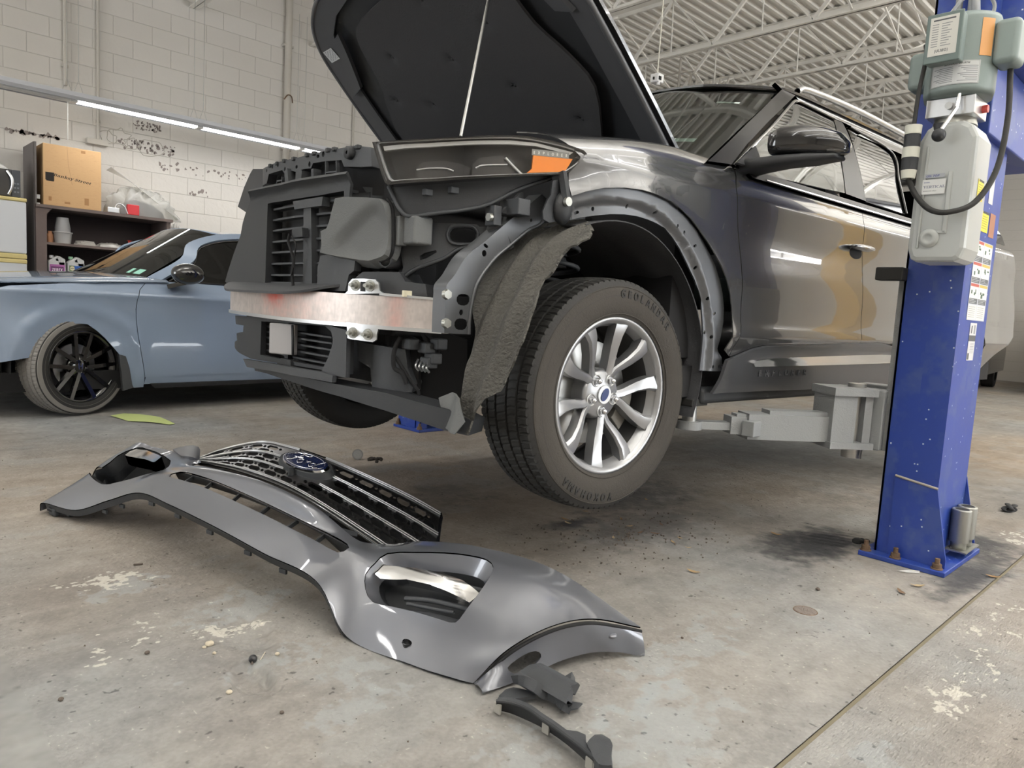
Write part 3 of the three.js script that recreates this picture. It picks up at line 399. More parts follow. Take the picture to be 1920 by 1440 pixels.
  part('window_frame', twoSides([[0.0, 0.66], [0.02, 0.70], [0.02, 2.8], [-0.015, 2.8], [-0.015, 0.68]].map(p => p), { map: GS, cu: 0.06, off: -0.003, t: -0.018 }), M.satinBlack, suv);
  part('belt_trim', twoSides(rect(-0.012, -0.007, 0.78, 3.6), { map: GS, cu: 0.05, cv: 0.1, off: -0.003, t: 0.003 }), M.chrome, suv);
  // upper frame over the windows + cant rail
  const GL = GS.len; const ur = [[GL + 0.03, 1.25], [GL + 0.03, 3.9], [0.30, 3.9], [0.42, 3.2], [0.455, 2.4], [0.452, 1.9]].concat([[.5013,2.0352],[.5161,1.8085],[.5123,1.7086],[.5228,1.4071],[.5639,1.3902],[.5688,1.2804]]);
  part('cant_rail', twoSides(ur, { map: GS, cu: 0.05, cv: 0.1, off: -0.002, t: -0.02 }), M.paint, suv);
  part('window_surround', pair([tube([...[[.0108,.5584],[.101,.6932],[.2624,.9454],[.4767,1.275],[.5092,1.3446],[.5228,1.4071],[.5091,1.7106]]].map(q => GS(...q)).map(p => [p[0], p[1], p[2] + 0.004]), 0.008, 60, 6), tube([...[[.4981,1.8628],[.4288,2.2764],[.2296,2.1823],[.0413,2.15]]].map(q => GS(...q)).map(p => [p[0], p[1], p[2] + 0.004]), 0.007, 40, 6)]), M.gloss, suv);
  const quarter = [[0.04, 3.02], [0.40, 2.95], [0.36, 3.3], [0.10, 3.75], [0.04, 3.75]]; sw(quarter, 0.006, 0.004, M.glassDark, 'quarter_window');
  part('rear_pillar', twoSides([[0.0, 2.78], [0.46, 2.62], [0.46, 2.80], [0.42, 2.94], [0.0, 3.0]], { map: GS, cu: 0.06, off: -0.002, t: -0.03 }), M.satinBlack, suv);
  // roof and rails
  const roofMap = (x, z) => [x, 1.965 + 0.085 * (1 - (z / 0.72) ** 2) - 0.02 * clamp((1.6 - x) / 0.5) ** 2 - 0.05 * clamp((x - 2.4) / 1.6) ** 2, z];
  part('roof', sheet([[1.14, 0], [1.17, 0.35], [1.29, 0.71], [4.0, 0.71], [4.1, 0], [4.0, -0.71], [1.29, -0.71], [1.17, -0.35]], { map: roofMap, cu: 0.1, cv: 0.1, t: 0.01 }), M.paint, suv);
  const rail = [[1.42, 1.985, 0.70], [1.55, 2.02, 0.69], [2.2, 2.035, 0.69], [3.2, 2.01, 0.68], [3.8, 1.95, 0.66]]; part('roof_rail', tube(rail, 0.016, 40, 8), M.satin, suv); part('roof_rail', mirrorZ(tube(rail, 0.016, 40, 8)), M.satin, suv);
  // windshield
  const wb = [[0.62, 1.50, 0.84], [0.47, 1.50, 0.6], [0.36, 1.50, 0.3], [0.33, 1.50, 0], [0.36, 1.50, -0.3], [0.47, 1.50, -0.6], [0.62, 1.50, -0.84]], wt = [[1.30, 1.955, 0.70], [1.22, 1.995, 0.45], [1.17, 2.025, 0.2], [1.16, 2.03, 0], [1.17, 2.025, -0.2], [1.22, 1.995, -0.45], [1.30, 1.955, -0.70]];
  part('windshield', sheet(rect(0, 1, 0, 1), { map: ruled(wb, wt), cu: 0.05, t: 0.005 }), mat({ color: lin(0.36, 0.42, 0.39), transmission: 1, roughness: 0.02, thickness: 0, ior: 1.5 }), suv);
  part('windshield_trim', tube(wb.slice(0, 1).concat(wt.slice(0, 1)), 0.009, 30, 6), M.chrome, suv);
  const stk = mat({ color: lin(0.62, 0.72, 0.68), roughness: 0.5 }); const WS = ruled(wb, wt);
  part('sticker', sheet(rect(0.10, 0.155, 0.26, 0.30), { map: WS, cu: 0.1, t: 0.001, off: -0.004 }), stk, suv, 'pale green sticker in the windshield'); part('sticker', sheet(rect(0.085, 0.15, 0.78, 0.80), { map: WS, cu: 0.1, t: 0.001, off: -0.004 }), stk, suv);
  // cabin interior
  part('dashboard', [span(0.55, 0.95, 1.18, 1.47, -0.8, 0.8, 0.06)], M.dark, suv); part('cabin_floor', span(0.5, 4.0, 0.72, 0.8, -0.85, 0.85), M.dark, suv);
  for (const z of [-0.38, 0.38]) { part('seat', [span(1.45, 1.75, 0.95, 1.12, z - 0.26, z + 0.26, 0.06), bar([1.85, 1.05, z], [2.0, 1.62, z], 0.5, 0.16, [1, 0.2, 0]), span(1.93, 2.05, 1.66, 1.84, z - 0.13, z + 0.13, 0.05)], M.felt, suv); part('seat', [bar([2.75, 1.05, z], [2.9, 1.55, z], 0.55, 0.14, [1, 0.2, 0])], M.felt, suv); }
  part('interior_mirror', span(1.02, 1.06, 1.80, 1.87, -0.12, 0.12, 0.02), M.dark, suv); part('tailgate', span(4.0, 4.08, 0.75, 1.95, -0.8, 0.8, 0.03), M.dark, suv);
  // door mirror
  const mr = sub('door_mirror', suv);
  const ell = (pts, n = 20) => { const rings = pts.map(([x, y, z, ry, rx, sq]) => Array.from({ length: n }, (_, i) => { const a = i / n * 2 * Math.PI, c = Math.cos(a), s = Math.sin(a), e = 2 / (sq ?? 3); return [x + rx * Math.sign(c) * Math.abs(c) ** e, y + ry * Math.sign(s) * Math.abs(s) ** e, z]; })); const pos = [], I = []; rings.forEach(r => r.forEach(p => pos.push(...p))); for (let k = 0; k < rings.length - 1; k++) for (let i = 0; i < n; i++) { const a = k * n + i, b = k * n + (i + 1) % n; I.push(a, b, a + n, b, b + n, a + n); } for (const [k, f] of [[0, 1], [rings.length - 1, 0]]) { const c = pos.length / 3; const r = rings[k]; pos.push(r.reduce((s, p) => s + p[0], 0) / n, r.reduce((s, p) => s + p[1], 0) / n, r[0][2]); for (let i = 0; i < n; i++) { const a = k * n + i, b = k * n + (i + 1) % n; f ? I.push(c, b, a) : I.push(c, a, b); } } const g = new THREE.BufferGeometry(); g.setAttribute('position', new THREE.Float32BufferAttribute(pos, 3)); g.setIndex(I); g.computeVertexNormals(); return g; };
  part('mirror_shell', ell([[0.69, 1.562, 1.035, 0.015, 0.02, 2.6], [0.695, 1.565, 1.042, 0.043, 0.045, 2.8], [0.705, 1.570, 1.08, 0.052, 0.058, 3], [0.735, 1.571, 1.15, 0.054, 0.062, 3], [0.775, 1.566, 1.21, 0.050, 0.058, 2.8], [0.805, 1.557, 1.25, 0.040, 0.045, 2.6], [0.82, 1.548, 1.268, 0.018, 0.022, 2.4]], 28), M.gloss, mr);
  part('mirror_base', [ell([[0.68, 1.485, 0.945, 0.028, 0.075], [0.685, 1.490, 1.02, 0.024, 0.065], [0.71, 1.498, 1.09, 0.020, 0.066], [0.745, 1.503, 1.17, 0.018, 0.064], [0.79, 1.510, 1.25, 0.010, 0.045]], 20)], M.plastic, mr);
  part('turn_lamp', tube([[0.745, 1.528, 1.22], [0.775, 1.528, 1.255], [0.82, 1.53, 1.272]], 0.009, 16, 8), M.clear, mr); part('mirror_glass', span(0.79, 0.795, 1.525, 1.61, 1.06, 1.22, 0.001), M.chrome, mr);
  part('mirror_sail', sheet([[.0148,.5566],[.1201,.7312],[.0722,.7414],[.0162,.7324]], { map: GS, cu: 0.1, off: -0.012, t: 0.01 }), M.plastic, suv);
  // handles
  for (const [hx, hy] of [[1.60, 1.27], [2.62, 1.285]]) { const p = sideMap(hx, hy); const h = sub('door_handle', suv); part('grip', ell([[hx, hy, p[2] + 0.0, 0.012, 0.09, 2.5], [hx, hy, p[2] + 0.02, 0.015, 0.098, 2.5], [hx, hy, p[2] + 0.045, 0.012, 0.09, 2.5]]), M.paint, h); part('pocket', at(new THREE.SphereGeometry(1, 20, 12).scale(0.07, 0.03, 0.012), hx - 0.01, hy - 0.025, p[2] - 0.004), M.dark, h); }
}
const xy2 = a => a.map(p => [p[2], p[1]]);
{ // ---- hood, standing open on its prop rod
  const HS = swept('z',[[.5,1.475],[-.05,1.96],[-.6,2.45]]);
  const edge = [[0.0, 0.85], [0.3, 0.852], [0.6, 0.845], [0.85, 0.825], [0.98, 0.79], [1.08, 0.71], [1.15, 0.58], [1.19, 0.4], [1.21, 0.2], [1.215, 0]]; const full = edge.concat(edge.slice(0, -1).reverse().map(([u, w]) => [u, -w]));
  const hm = (u, w) => { const p = HS(u, w); const d = 0.05 * (Math.abs(w) / 0.85) ** 3 + 0.05 * clamp((u - 0.8) / 0.4) ** 2; return [p[0] - d * 0.66, p[1] - d * 0.75, p[2]]; };
  const inset = (k, r) => full.map(([u, w]) => [0.06 * k / 0.06 + u * (1 - k * 1.7), w * (1 - k * 1.15)]);
  const hood = sub('hood', suv);
  part('outer_skin', sheet(full, { map: hm, cu: 0.06, t: 0.012 }), M.paint, hood);
  const rimIn = full.map(([u, w]) => [0.07 + u * 0.86, w * 0.86]);
  const inner = mat({ color: lin(0.075, 0.078, 0.085), roughness: 0.42, clearcoat: 0.3, clearcoatRoughness: 0.3 });
  part('inner_frame', sheet(full.map(([u, w]) => [0.006 + u * 0.985, w * 0.985]), { map: (u, w) => hm(u, w), off: -0.03, cu: 0.05, t: 0.012, holes: [rimIn] }), inner, hood, 'grey stamped frame around the hood underside');
  part('inner_rim', tube(edge.slice(0, 9).map(([u, w]) => { const p = hm(u * 0.985, -w * 0.975); return [p[0] - 0.02, p[1] - 0.03, p[2]]; }), 0.012, 60, 6), inner, hood); part('inner_rim', tube(edge.slice(0, 9).map(([u, w]) => { const p = hm(u * 0.985, w * 0.975); return [p[0] - 0.02, p[1] - 0.03, p[2]]; }), 0.012, 60, 6), inner, hood);
  part('inner_panel', sheet(full.map(([u, w]) => [0.01 + u * 0.97, w * 0.97]), { map: hm, off: -0.014, cu: 0.08, t: 0.006 }), mat({ color: lin(0.03, 0.032, 0.036), roughness: 0.5 }), hood);
  const felt = [[0.10, 0.0], [0.09, 0.35], [0.13, 0.5], [0.24, 0.56], [0.44, 0.66], [0.58, 0.62], [0.72, 0.54], [0.88, 0.5], [0.98, 0.42], [1.02, 0.2], [1.03, 0]]; const ff = smoothPoly(felt.concat(felt.slice(1, -1).reverse().map(([u, w]) => [u, -w])), 3);
  const dim = []; const RR = rng(41); for (const [u, w] of [[0.3, -0.45], [0.3, 0.1], [0.32, 0.5], [0.55, -0.3], [0.52, 0.25], [0.62, -0.52], [0.8, -0.35], [0.78, 0.3], [0.2, -0.2], [0.95, 0.05], [0.7, 0.0]]) dim.push([u, w]);
  part('insulation_pad', sheet(ff, { map: (u, w) => { const p = hm(u, w); let d = 0.012 * Math.min(1, 1); for (const q of dim) d -= 0.016 * Math.exp(-(((u - q[0]) ** 2 + (w - q[1]) ** 2) / 0.0005)); return [p[0] - d * 0.66, p[1] - d * 0.75, p[2]]; }, off: -0.034, cu: 0.022, t: 0.012 }), M.felt, hood, 'black quilted insulation pad');
  for (const q of dim) { const p = hm(q[0], q[1]); part('pad_clip', at(new THREE.SphereGeometry(0.012, 12, 8), p[0] - 0.026, p[1] - 0.029, p[2]), M.plastic, hood); }
  // rounded recess edge, stamped strut and label
  part('stiffener', pair([sheet([[0.72, -0.76], [0.98, -0.62], [1.0, -0.55], [0.74, -0.68]], { map: hm, off: -0.045, cu: 0.05, t: 0.02 }), sheet([[0.72, 0.76], [0.98, 0.62], [1.0, 0.55], [0.74, 0.68]], { map: hm, off: -0.045, cu: 0.05, t: 0.02 })]), inner, hood);
  const lab = canvasTex(128, 128, (c, w, h) => { c.fillStyle = '#c9cdd0'; c.fillRect(0, 0, w, h); c.fillStyle = '#3a3d42'; for (let i = 0; i < 11; i++) for (let x = 8; x < 112; x += 9) if ((i * 7 + x) % 4) c.fillRect(x, 10 + i * 10, 7, 4); });
  const lq = [.9267,-.7243]; const lb = sheet(rect(0, 1, 0, 1), { map: (a, b) => hm(lq[0] - 0.03 + b * 0.06, lq[1] + 0.035 - a * 0.07), off: -0.0455, cu: 0.5, t: 0.0005 }); part('label', lb, mat({ map: lab, roughness: 0.5 }), hood, 'small white printed label');
  part('prop_rod', rod([-.42,1.4405,.5953], [-.24,1.9641,.4694], 0.0055, 8), M.steel, suv, 'thin steel prop rod holding the hood');
}
{ // ---- headlamp, driver side (and its dark twin on the other side)
  const HL = swept('y',[[-.72,.53],[-.65,.66],[-.52,.78],[-.36,.86],[-.17,.925]]);
  const lo = [[.0167,1.3756],[.0708,1.3764],[.134,1.378],[.2071,1.3841],[.2779,1.3915],[.3641,1.402],[.4529,1.4135],[.5032,1.4166],[.541,1.416],[.5872,1.4136],[.631,1.41],[.6682,1.4047],[.6946,1.3994],[.7045,1.391],[.6983,1.3756],[.6829,1.3575],[.6655,1.3424],[.6445,1.3261],[.623,1.3187],[.58,1.3111],[.502,1.2997],[.3627,1.2786],[.2288,1.2605],[.0806,1.2472],[.0688,1.2545],[.0539,1.2832],[.0386,1.3198]];
  const cen = lo.reduce((a, p) => [a[0] + p[0] / lo.length, a[1] + p[1] / lo.length], [0, 0]); const ins = (k, e = 0) => lo.map(([u, v]) => [cen[0] + (u - cen[0]) * (1 - k * 0.35), cen[1] + (v - cen[1]) * (1 - k)]);
  for (const side of [1]) {
    const mp = side > 0 ? HL : mir(HL), s = side; const hd = sub('headlamp', suv);
    const sh = (o, off, t, q = {}) => sheet(o, { map: mp, cu: 0.04, cv: 0.04, off: off * s, t: t * s, ...q });
    // find outward sign: profile runs inner to outer with y up
    part('bezel', sh(lo, -0.002, 0.075, { holes: [ins(0.10)] }), M.gloss, hd);
    part('housing', sh(ins(0.02), -0.062, 0.01), mat({ color: lin(0.03, 0.031, 0.034), roughness: 0.2, metalness: 0.3 }), hd);
    part('lens', sh(ins(0.05), 0.0, 0.003), M.clear, hd, 'clear plastic lens');
    part('chrome_surround', sh(ins(0.10), -0.008, 0.006, { holes: [ins(0.135)] }), M.satin, hd);
    if (side > 0) {
      const drl = [[.0463,1.365],[.1996,1.3732],[.4536,1.4012],[.5383,1.4039],[.6654,1.3923],[.6549,1.3845],[.539,1.3945],[.4543,1.3904],[.2001,1.3624],[.0507,1.3523]]; part('daytime_lamp', sh(drl, -0.018, 0.012), mat({ color: lin(0.7, 0.7, 0.68), roughness: 0.25, clearcoat: 1 }), hd);
      part('amber_reflector', sh([[.5285,1.3681],[.6615,1.3709],[.6501,1.3501],[.6369,1.3292],[.5098,1.3108],[.5261,1.3253]], -0.012, 0.01), M.amber, hd, 'amber side reflector');
      const mod = (o) => { part('lamp_module', sh(o, -0.030, 0.028), mat({ color: lin(0.12, 0.12, 0.125), roughness: 0.15, metalness: 0.6 }), hd); };
      mod([[.167,1.3076],[.1827,1.3204],[.2495,1.3278],[.3066,1.3205],[.3355,1.3104],[.3302,1.2914],[.2834,1.2789],[.172,1.269],[.1647,1.2859]]); mod([[.3412,1.3231],[.3624,1.3435],[.4314,1.3568],[.4773,1.3433],[.4726,1.3083],[.34,1.286]]);
      const ln = (a, r = 0.0025) => part('light_guide', tube(a.map(q => { const p = HL(...q); return [p[0] - 0.0, p[1], p[2] - 0.0]; }).map(p => [p[0] + 0.016, p[1], p[2] - 0.016]), r, 16, 6), M.satin, hd);
      ln([[.1675,1.2952],[.2029,1.301],[.2538,1.3034],[.2794,1.2972]]); ln([[.345,1.3111],[.3684,1.3209],[.4412,1.3299]]); ln([[.4335,1.3492],[.458,1.3286],[.488,1.3053]], 0.005);
      const tx = canvasTex(512, 64, (c, w, h) => { c.fillStyle = '#8b8b86'; c.fillRect(0, 0, w, h); c.fillStyle = '#e8e8e2'; c.font = 'bold 44px sans-serif'; c.textAlign = 'center'; c.textBaseline = 'middle'; 'EXPLORER'.split('').forEach((ch, i) => c.fillText(ch, 34 + i * 63, 34)); });
      const q = [[.5222,1.3861],[.648,1.3788]]; part('lamp_lettering', sheet(rect(0, 1, 0, 1), { map: (a, b) => HL(lerp(q[0][0], q[1][0], a), lerp(q[0][1] - 0.012, q[1][1] - 0.0, a) + 0.018 * (b - 0.5)), cu: 0.2, off: -0.011, t: 0.001 }), mat({ map: tx, roughness: 0.4 }), hd);
    }
  }
}
{ // ---- far side headlamp shell seen past the radiator support
  const q = xy2([[-.58,1.4455,-.6624],[-.58,1.4584,-.7832],[-.58,1.4393,-.8189],[-.58,1.3859,-.8895],[-.58,1.3038,-.9671],[-.58,1.271,-.8598],[-.58,1.3114,-.8149],[-.58,1.3503,-.7645],[-.58,1.3693,-.6582]]); part('lamp_shell', sheet(q, { map: (z, y) => [-0.58, y, z], cu: 0.05, t: 0.22 }), mat({ color: lin(0.014, 0.017, 0.022), roughness: 0.35 }), suv, 'dark headlamp shell on the far side');
}
{ // ---- bared front structure
  const BO = swept('y',[[-.6,-.64],[-.66,-.4],[-.7,0],[-.68,.3],[-.65,.44],[-.62,.56]]), DU = swept('y',[[-.69,-.9],[-.71,-.6],[-.725,-.3],[-.735,0],[-.71,.35],[-.64,.6]]), BE = swept('y',[[-.7,-.68],[-.765,-.5],[-.79,-.3],[-.8,0],[-.78,.25],[-.7,.5],[-.555,.74]]), BK = swept('y',[[-.66,.4],[-.6,.56],[-.46,.7],[-.25,.82]]), HI = swept('y',[[-.68,.53],[-.6,.65],[-.47,.75],[-.32,.82],[-.15,.88]]), LI = swept('z',[[.1,1.23],[-.115,1.19],[-.3,1.1],[-.43,.95],[-.51,.75],[-.555,.53]]), LP = swept('y',[[-.6,-.75],[-.72,-.5],[-.77,-.2],[-.77,.1],[-.73,.4],[-.6,.75],[-.5,.95]]);
  const pz = (a, z) => a.map(p => [p[0], p[1]]);
  // upper radiator support
  const bo = [[.1115,1.4234],[.2916,1.4133],[.4777,1.4051],[.6401,1.3977],[.7106,1.3974],[.8174,1.3974],[.9324,1.3958],[1.0061,1.3968],[1.0837,1.3856],[1.0919,1.3251],[1.0406,1.3266],[.9546,1.334],[.9377,1.3572],[.8469,1.3623],[.7569,1.3641],[.7422,1.3481],[.6875,1.3511],[.6093,1.3503],[.5584,1.3599],[.5109,1.3479],[.4709,1.3663],[.4569,1.374],[.2637,1.3823],[.2287,1.3493],[.1261,1.3532]];
  const bh = [[.2234,1.4012],[.3215,1.4052],[.3988,1.3993],[.49,1.372],[.6188,1.3663],[.7292,1.3634],[.7895,1.3843],[.8249,1.3877],[.9521,1.3782],[.9879,1.3764],[.869,1.3849]].map(([u, v], i) => i % 2 ? oval(u, v, 0.009, 0.010, 10) : slot(u, v, 0.02, 0.012));
  part('radiator_support', sheet(bo, { map: BO, cu: 0.03, t: 0.035, holes: bh.slice(0, 8) }), M.plasticGrey, suv, 'dark grey plastic upper radiator support with clip holes');
  part('support_back', [sheet([[.1408,1.4126],[.6377,1.3886],[1.072,1.3765],[1.0908,1.3452],[1.151,1.2668],[1.1573,1.2385],[.9439,1.2489],[.2348,1.2888]], { map: BO, cu: 0.06, off: -0.05, t: 0.01 })], M.dark, suv);
  for (const p of [[.2961,1.4106],[.3983,1.4055],[.4876,1.4038],[.5951,1.3977],[.7148,1.3962],[.7665,1.3958],[.8584,1.3966],[.8976,1.3959],[1.0274,1.3899]]) part('clip', box(0.018, 0.014, 0.018, ...BO(p[0], p[1]), 0.003), M.plastic, suv);
  part('bolt_boss', (() => { const q = [.9908,1.3745]; const p = BO(q[0], q[1]); return [at(lathe([[0.006, 0.012], [0.02, 0.012], [0.022, 0], [0.022, -0.01]], 20, 'x').rotateY(Math.PI), p[0] - 0.004, p[1], p[2])]; })(), M.plastic, suv);
  part('support_post', [...[[541,322,545,344],[566,320,572,342],[592,312,595,338]].map(a => 0)].length ? [[[.5465,1.3613], [.562,1.3111], 0.03], [[.6788,1.3465], [.6722,1.3059], 0.05], [[.781,1.3399], [.7831,1.3034], 0.018]].map(([a, b, w]) => bar(BO(a[0], a[1]), BO(b[0], b[1]), w, 0.03, [1, 0, 0])) : [], M.plasticGrey, suv);
  for (const [a, b] of [[[.8504,1.3602], [.8536,1.303]], [[.9158,1.3558], [.9221,1.3011]], [[.8525,1.3227], [.921,1.3204]], [[.4112,1.3371], [.48,1.3335]], [[.4724,1.3463], [.475,1.3142]]]) part('rib', bar(BO(...a), BO(...b), 0.005, 0.012, [1, 0, 0]), M.plasticGrey, suv);
  // air duct around the louvred shutters
  const hole = [[.6827,1.2459],[.8401,1.2415],[.974,1.2411],[1.126,1.2413],[1.2673,1.246],[1.2729,1.1404],[1.2401,1.055],[1.1666,.9474],[.9489,.9442],[.6713,.9436],[.6683,1.087]];
  part('air_duct', sheet([[.5292,1.2997],[.7037,1.296],[.8614,1.2931],[.9709,1.2947],[1.0837,1.2941],[1.2057,1.2928],[1.3049,1.2941],[1.2986,1.2661],[1.295,1.2327],[1.3015,1.1058],[1.2975,.9259],[1.1445,.9146],[.9069,.909],[.4992,.9186],[.1976,.9288],[.1276,.9448],[.1686,.9872],[.2556,1.0644],[.3514,1.1397],[.3779,1.189],[.4184,1.2299],[.4648,1.2651]], { map: (u, v) => { const p = DU(u, v); const k = 0.035 * sstep(1.27, 1.31, v); return [p[0] - k, p[1], p[2]]; }, cu: 0.04, cv: 0.03, t: 0.012, holes: [hole] }), M.plastic, suv, 'black air duct framing the shutter louvres');
  part('duct_wall', [sheet([[.6389,1.2535],[.6824,1.25],[.6716,.9395],[.6274,.9391]], { map: DU, cu: 0.05, off: 0, t: 0.06 }), sheet([[.6696,1.257],[1.2668,1.2562],[1.2673,1.246],[.6828,1.2439]], { map: DU, cu: 0.05, off: 0, t: 0.06 })], M.plastic, suv);
  for (const y of [390.6, 412, 431, 453, 473, 493.5, 515, 529]) 0;
  const rows = [[.6779,1.2242],[.6744,1.1841],[.677,1.1435],[.6736,1.1011],[.6762,1.0603],[.6728,1.0175],[.6756,.9744],[.6712,.9457]];
  const uR = [1.3015,1.1058][0];
  for (const [u, v] of rows) part('louvre', sheet(rect(u - 0.01, uR, v - 0.0035, v + 0.0035), { map: DU, cu: 0.05, off: -0.022, t: 0.035 }), M.plasticGrey, suv);
  part('radiator', sheet([[.6512,1.2545],[1.2939,1.2546],[1.3106,.9263],[.6278,.9329]], { map: DU, cu: 0.06, off: -0.085, t: 0.02 }), mat({ color: lin(0.012, 0.012, 0.013), roughness: 0.6 }), suv);
  for (let i = 0; i < 7; i++) part('radiator_tube', sheet((([a, b]) => rect(a[0], b[0], a[1] - 0.006, a[1] + 0.006))([[1.1496,1.1888],[1.2565,1.1836]].map(p => [p[0], p[1] - i * 0.04 + 0.0])), { map: DU, cu: 0.1, off: -0.078, t: 0.004 }), M.steel, suv);
  const cp = (a, off, t, m = M.plastic, n = 'shutter_post', l) => part(n, sheet(a, { map: DU, cu: 0.04, off, t }), m, suv, l);
  cp([[1.0043,1.2097],[1.0588,1.21],[1.0818,.9387],[1.0159,.9376]], -0.004, 0.03, M.plasticGrey); cp([[.9366,1.2326],[1.1505,1.2344],[1.1453,1.2049],[.9511,1.2038]], 0.004, 0.03, M.plasticGrey); cp([[.9679,1.1303],[1.044,1.1346],[1.0497,1.1034],[.9737,1.1021]], 0.02, 0.03, M.plastic, 'latch');
  part('wire', [tube([[.973,1.1152],[.9662,1.0874],[.9933,1.0495],[1.0113,1.0177],[1.0011,.9842],[1.0122,.932]].map(q => DU(...q)).map(p => [p[0] - 0.03, p[1], p[2]]), 0.0055, 30, 6), tube([[.9982,1.1051],[1.0318,1.0765],[1.0258,1.0434],[1.0202,1.0028],[1.0022,.9655]].map(q => DU(...q)).map(p => [p[0] - 0.034, p[1], p[2]]), 0.003, 30, 6)], M.dark, suv);
  // scooped lip in front of the crash beam
  const lip = smoothPoly([[-0.60, -0.74], [-0.70, -0.66], [-0.80, -0.48], [-0.865, -0.2], [-0.87, 0.05], [-0.83, 0.24], [-0.74, 0.36], [-0.66, 0.36], [-0.66, 0.0], [-0.62, -0.4]], 3);
  part('duct_lip', sheet(lip, { map: (x, z) => [x, 0.938 - 0.036 * sstep(-0.70, -0.86, x), z], cu: 0.03, t: 0.008 }), M.plasticGrey, suv);
  // moulded air guide on the driver side
  const gd = [[1.2675,1.2172],[1.306,1.2205],[1.4034,1.2154],[1.4543,1.2107],[1.4726,1.194],[1.4783,1.1696],[1.4824,1.133],[1.4843,1.0964],[1.4842,1.0573],[1.4784,1.0425],[1.4634,1.0342],[1.413,1.0219],[1.3671,1.0246],[1.3246,1.0292],[1.2644,1.0359],[1.2037,1.0449],[1.2118,1.07],[1.2068,1.1026],[1.203,1.1138],[1.2335,1.1209],[1.2443,1.1413],[1.2504,1.1634]];
  const gm = (u, v) => { const p = DU(u, v); const a = [1.3863,1.105], r = Math.hypot((u - a[0]) / 0.13, (v - a[1]) / 0.09); const b = [1.3834,1.1631], l = (v - b[1]) - (u - b[0]) * 0.75; const k = 0.03 - 0.02 * sstep(0.03, -0.03, l) * sstep(1.3, 0.6, r) + 0.015 * sstep(0.05, -0.05, u - [1.2597,1.1237][0]); return [p[0] - k, p[1], p[2] + 0.3 * k]; };
  part('air_guide', sheet(gd, { map: gm, cu: 0.008, t: 0.05 }), M.plasticDust, suv, 'dusty grey moulded plastic air guide');
  part('air_guide', sheet([[1.1444,.9173],[1.145,.9668],[1.1452,1.0016],[1.1615,1.0382],[1.2007,1.0414],[1.2786,1.0307],[1.3483,1.021],[1.345,.9904],[1.3209,.9763],[1.3123,.9436],[1.3055,.9244]], { map: (u, v) => { const p = DU(u, v); return [p[0] - 0.012, p[1], p[2]]; }, cu: 0.02, t: 0.03 }), M.plasticGrey, suv);
  part('guide_seal', tube([[1.4585,1.2138],[1.4769,1.1955],[1.487,1.1694],[1.4927,1.1045],[1.4909,1.0557],[1.4745,1.0327],[1.4397,1.0223]].map(q => DU(...q)).map(p => [p[0] - 0.0, p[1], p[2]]), 0.006, 40, 6), M.dark, suv);
  part('support_side', [sheet([[-.046,1.2735],[.1107,1.2591],[.1548,1.1843],[.1928,1.1538],[.204,1.0617],[.1856,.9943],[.1484,.9895],[.0606,.9872],[-.0224,1.0062],[.1351,1.0596]], { map: BK, cu: 0.05, off: -0.05, t: 0.04 })], M.plastic, suv);
  part('rail_cover', [sheet([[1.1541,.9712],[1.1813,.9879],[1.2441,.9907],[1.321,.9919],[1.3423,.9634],[1.4104,.9584],[1.4216,.9103],[1.2706,.9125],[1.1544,.914]], { map: BE, cu: 0.04, off: -0.03, t: 0.14 })], M.plasticGrey, suv);
  // aluminium crash beam with its two bolt tabs
  const bt = dataTex(512, 64, (u, v, x, y) => { const n = fbm(u * 60, v * 9, 4), b = fbm(x * 0.5, y * 0.12, 2), r1 = Math.exp(-(((u - 0.49) / 0.05) ** 2) - ((v - 0.72) / 0.25) ** 2) * (0.25 + n * 0.75), r2 = Math.exp(-(((u - 0.89) / 0.02) ** 2)) * 0.2 * (0.4 + n), r3 = Math.exp(-(((u - 0.55) / 0.14) ** 2)) * 0.22 * n; const k = 196 + (n - 0.5) * 26 + (b - 0.5) * 22, q = clamp(r1 + r2 + r3); return [lerp(k, 214, q), lerp(k * 0.955, 96, q), lerp(k * 0.925, 82, q)]; });
  const b0 = [[.1432,.9075],[.6643,.916],[1.0232,.9176],[1.2474,.9147],[1.4884,.9145]], b1 = [[1.4868,.8102],[1.2515,.8191],[1.0273,.8236],[.6694,.8248],[.1432,.8159]];
  const beamG = sheet(b0.concat(b1), { map: BE, cu: 0.04, cv: 0.02, off: 0.0, t: 0.05 }); { const uv = beamG.attributes.uv; const L = BE.len; for (let i = 0; i < uv.count; i++) uv.setXY(i, uv.getX(i) / L, (uv.getY(i) - 0.80) / 0.14); }
  const alu = mat({ map: bt, metalness: 0.55, roughness: 0.42 }); part('crash_beam', beamG, alu, suv, 'bare aluminium crash beam with red marker smudges');
  const off3 = (a) => a;
  part('beam_flange', pair([sheet([[1.272,.9242],[1.4883,.9169],[1.4887,.9105],[1.2723,.9159]], { map: BE, cu: 0.05, off: 0.006, t: 0.012 }), sheet([[.1432,.8271],[1.4862,.8215],[1.4868,.8102],[.1432,.8148]], { map: BE, cu: 0.05, off: 0.006, t: 0.012 })]), M.satin, suv);
  part('beam_end', [sheet([[1.4763,.9115],[1.4886,.9121],[1.4847,.8845],[1.4759,.884]], { map: BE, cu: 0.1, off: 0.002, t: 0.004 }), sheet([[1.4767,.8679],[1.4838,.8683],[1.4821,.8326],[1.475,.8322]], { map: BE, cu: 0.1, off: 0.002, t: 0.004 })], M.dark, suv);
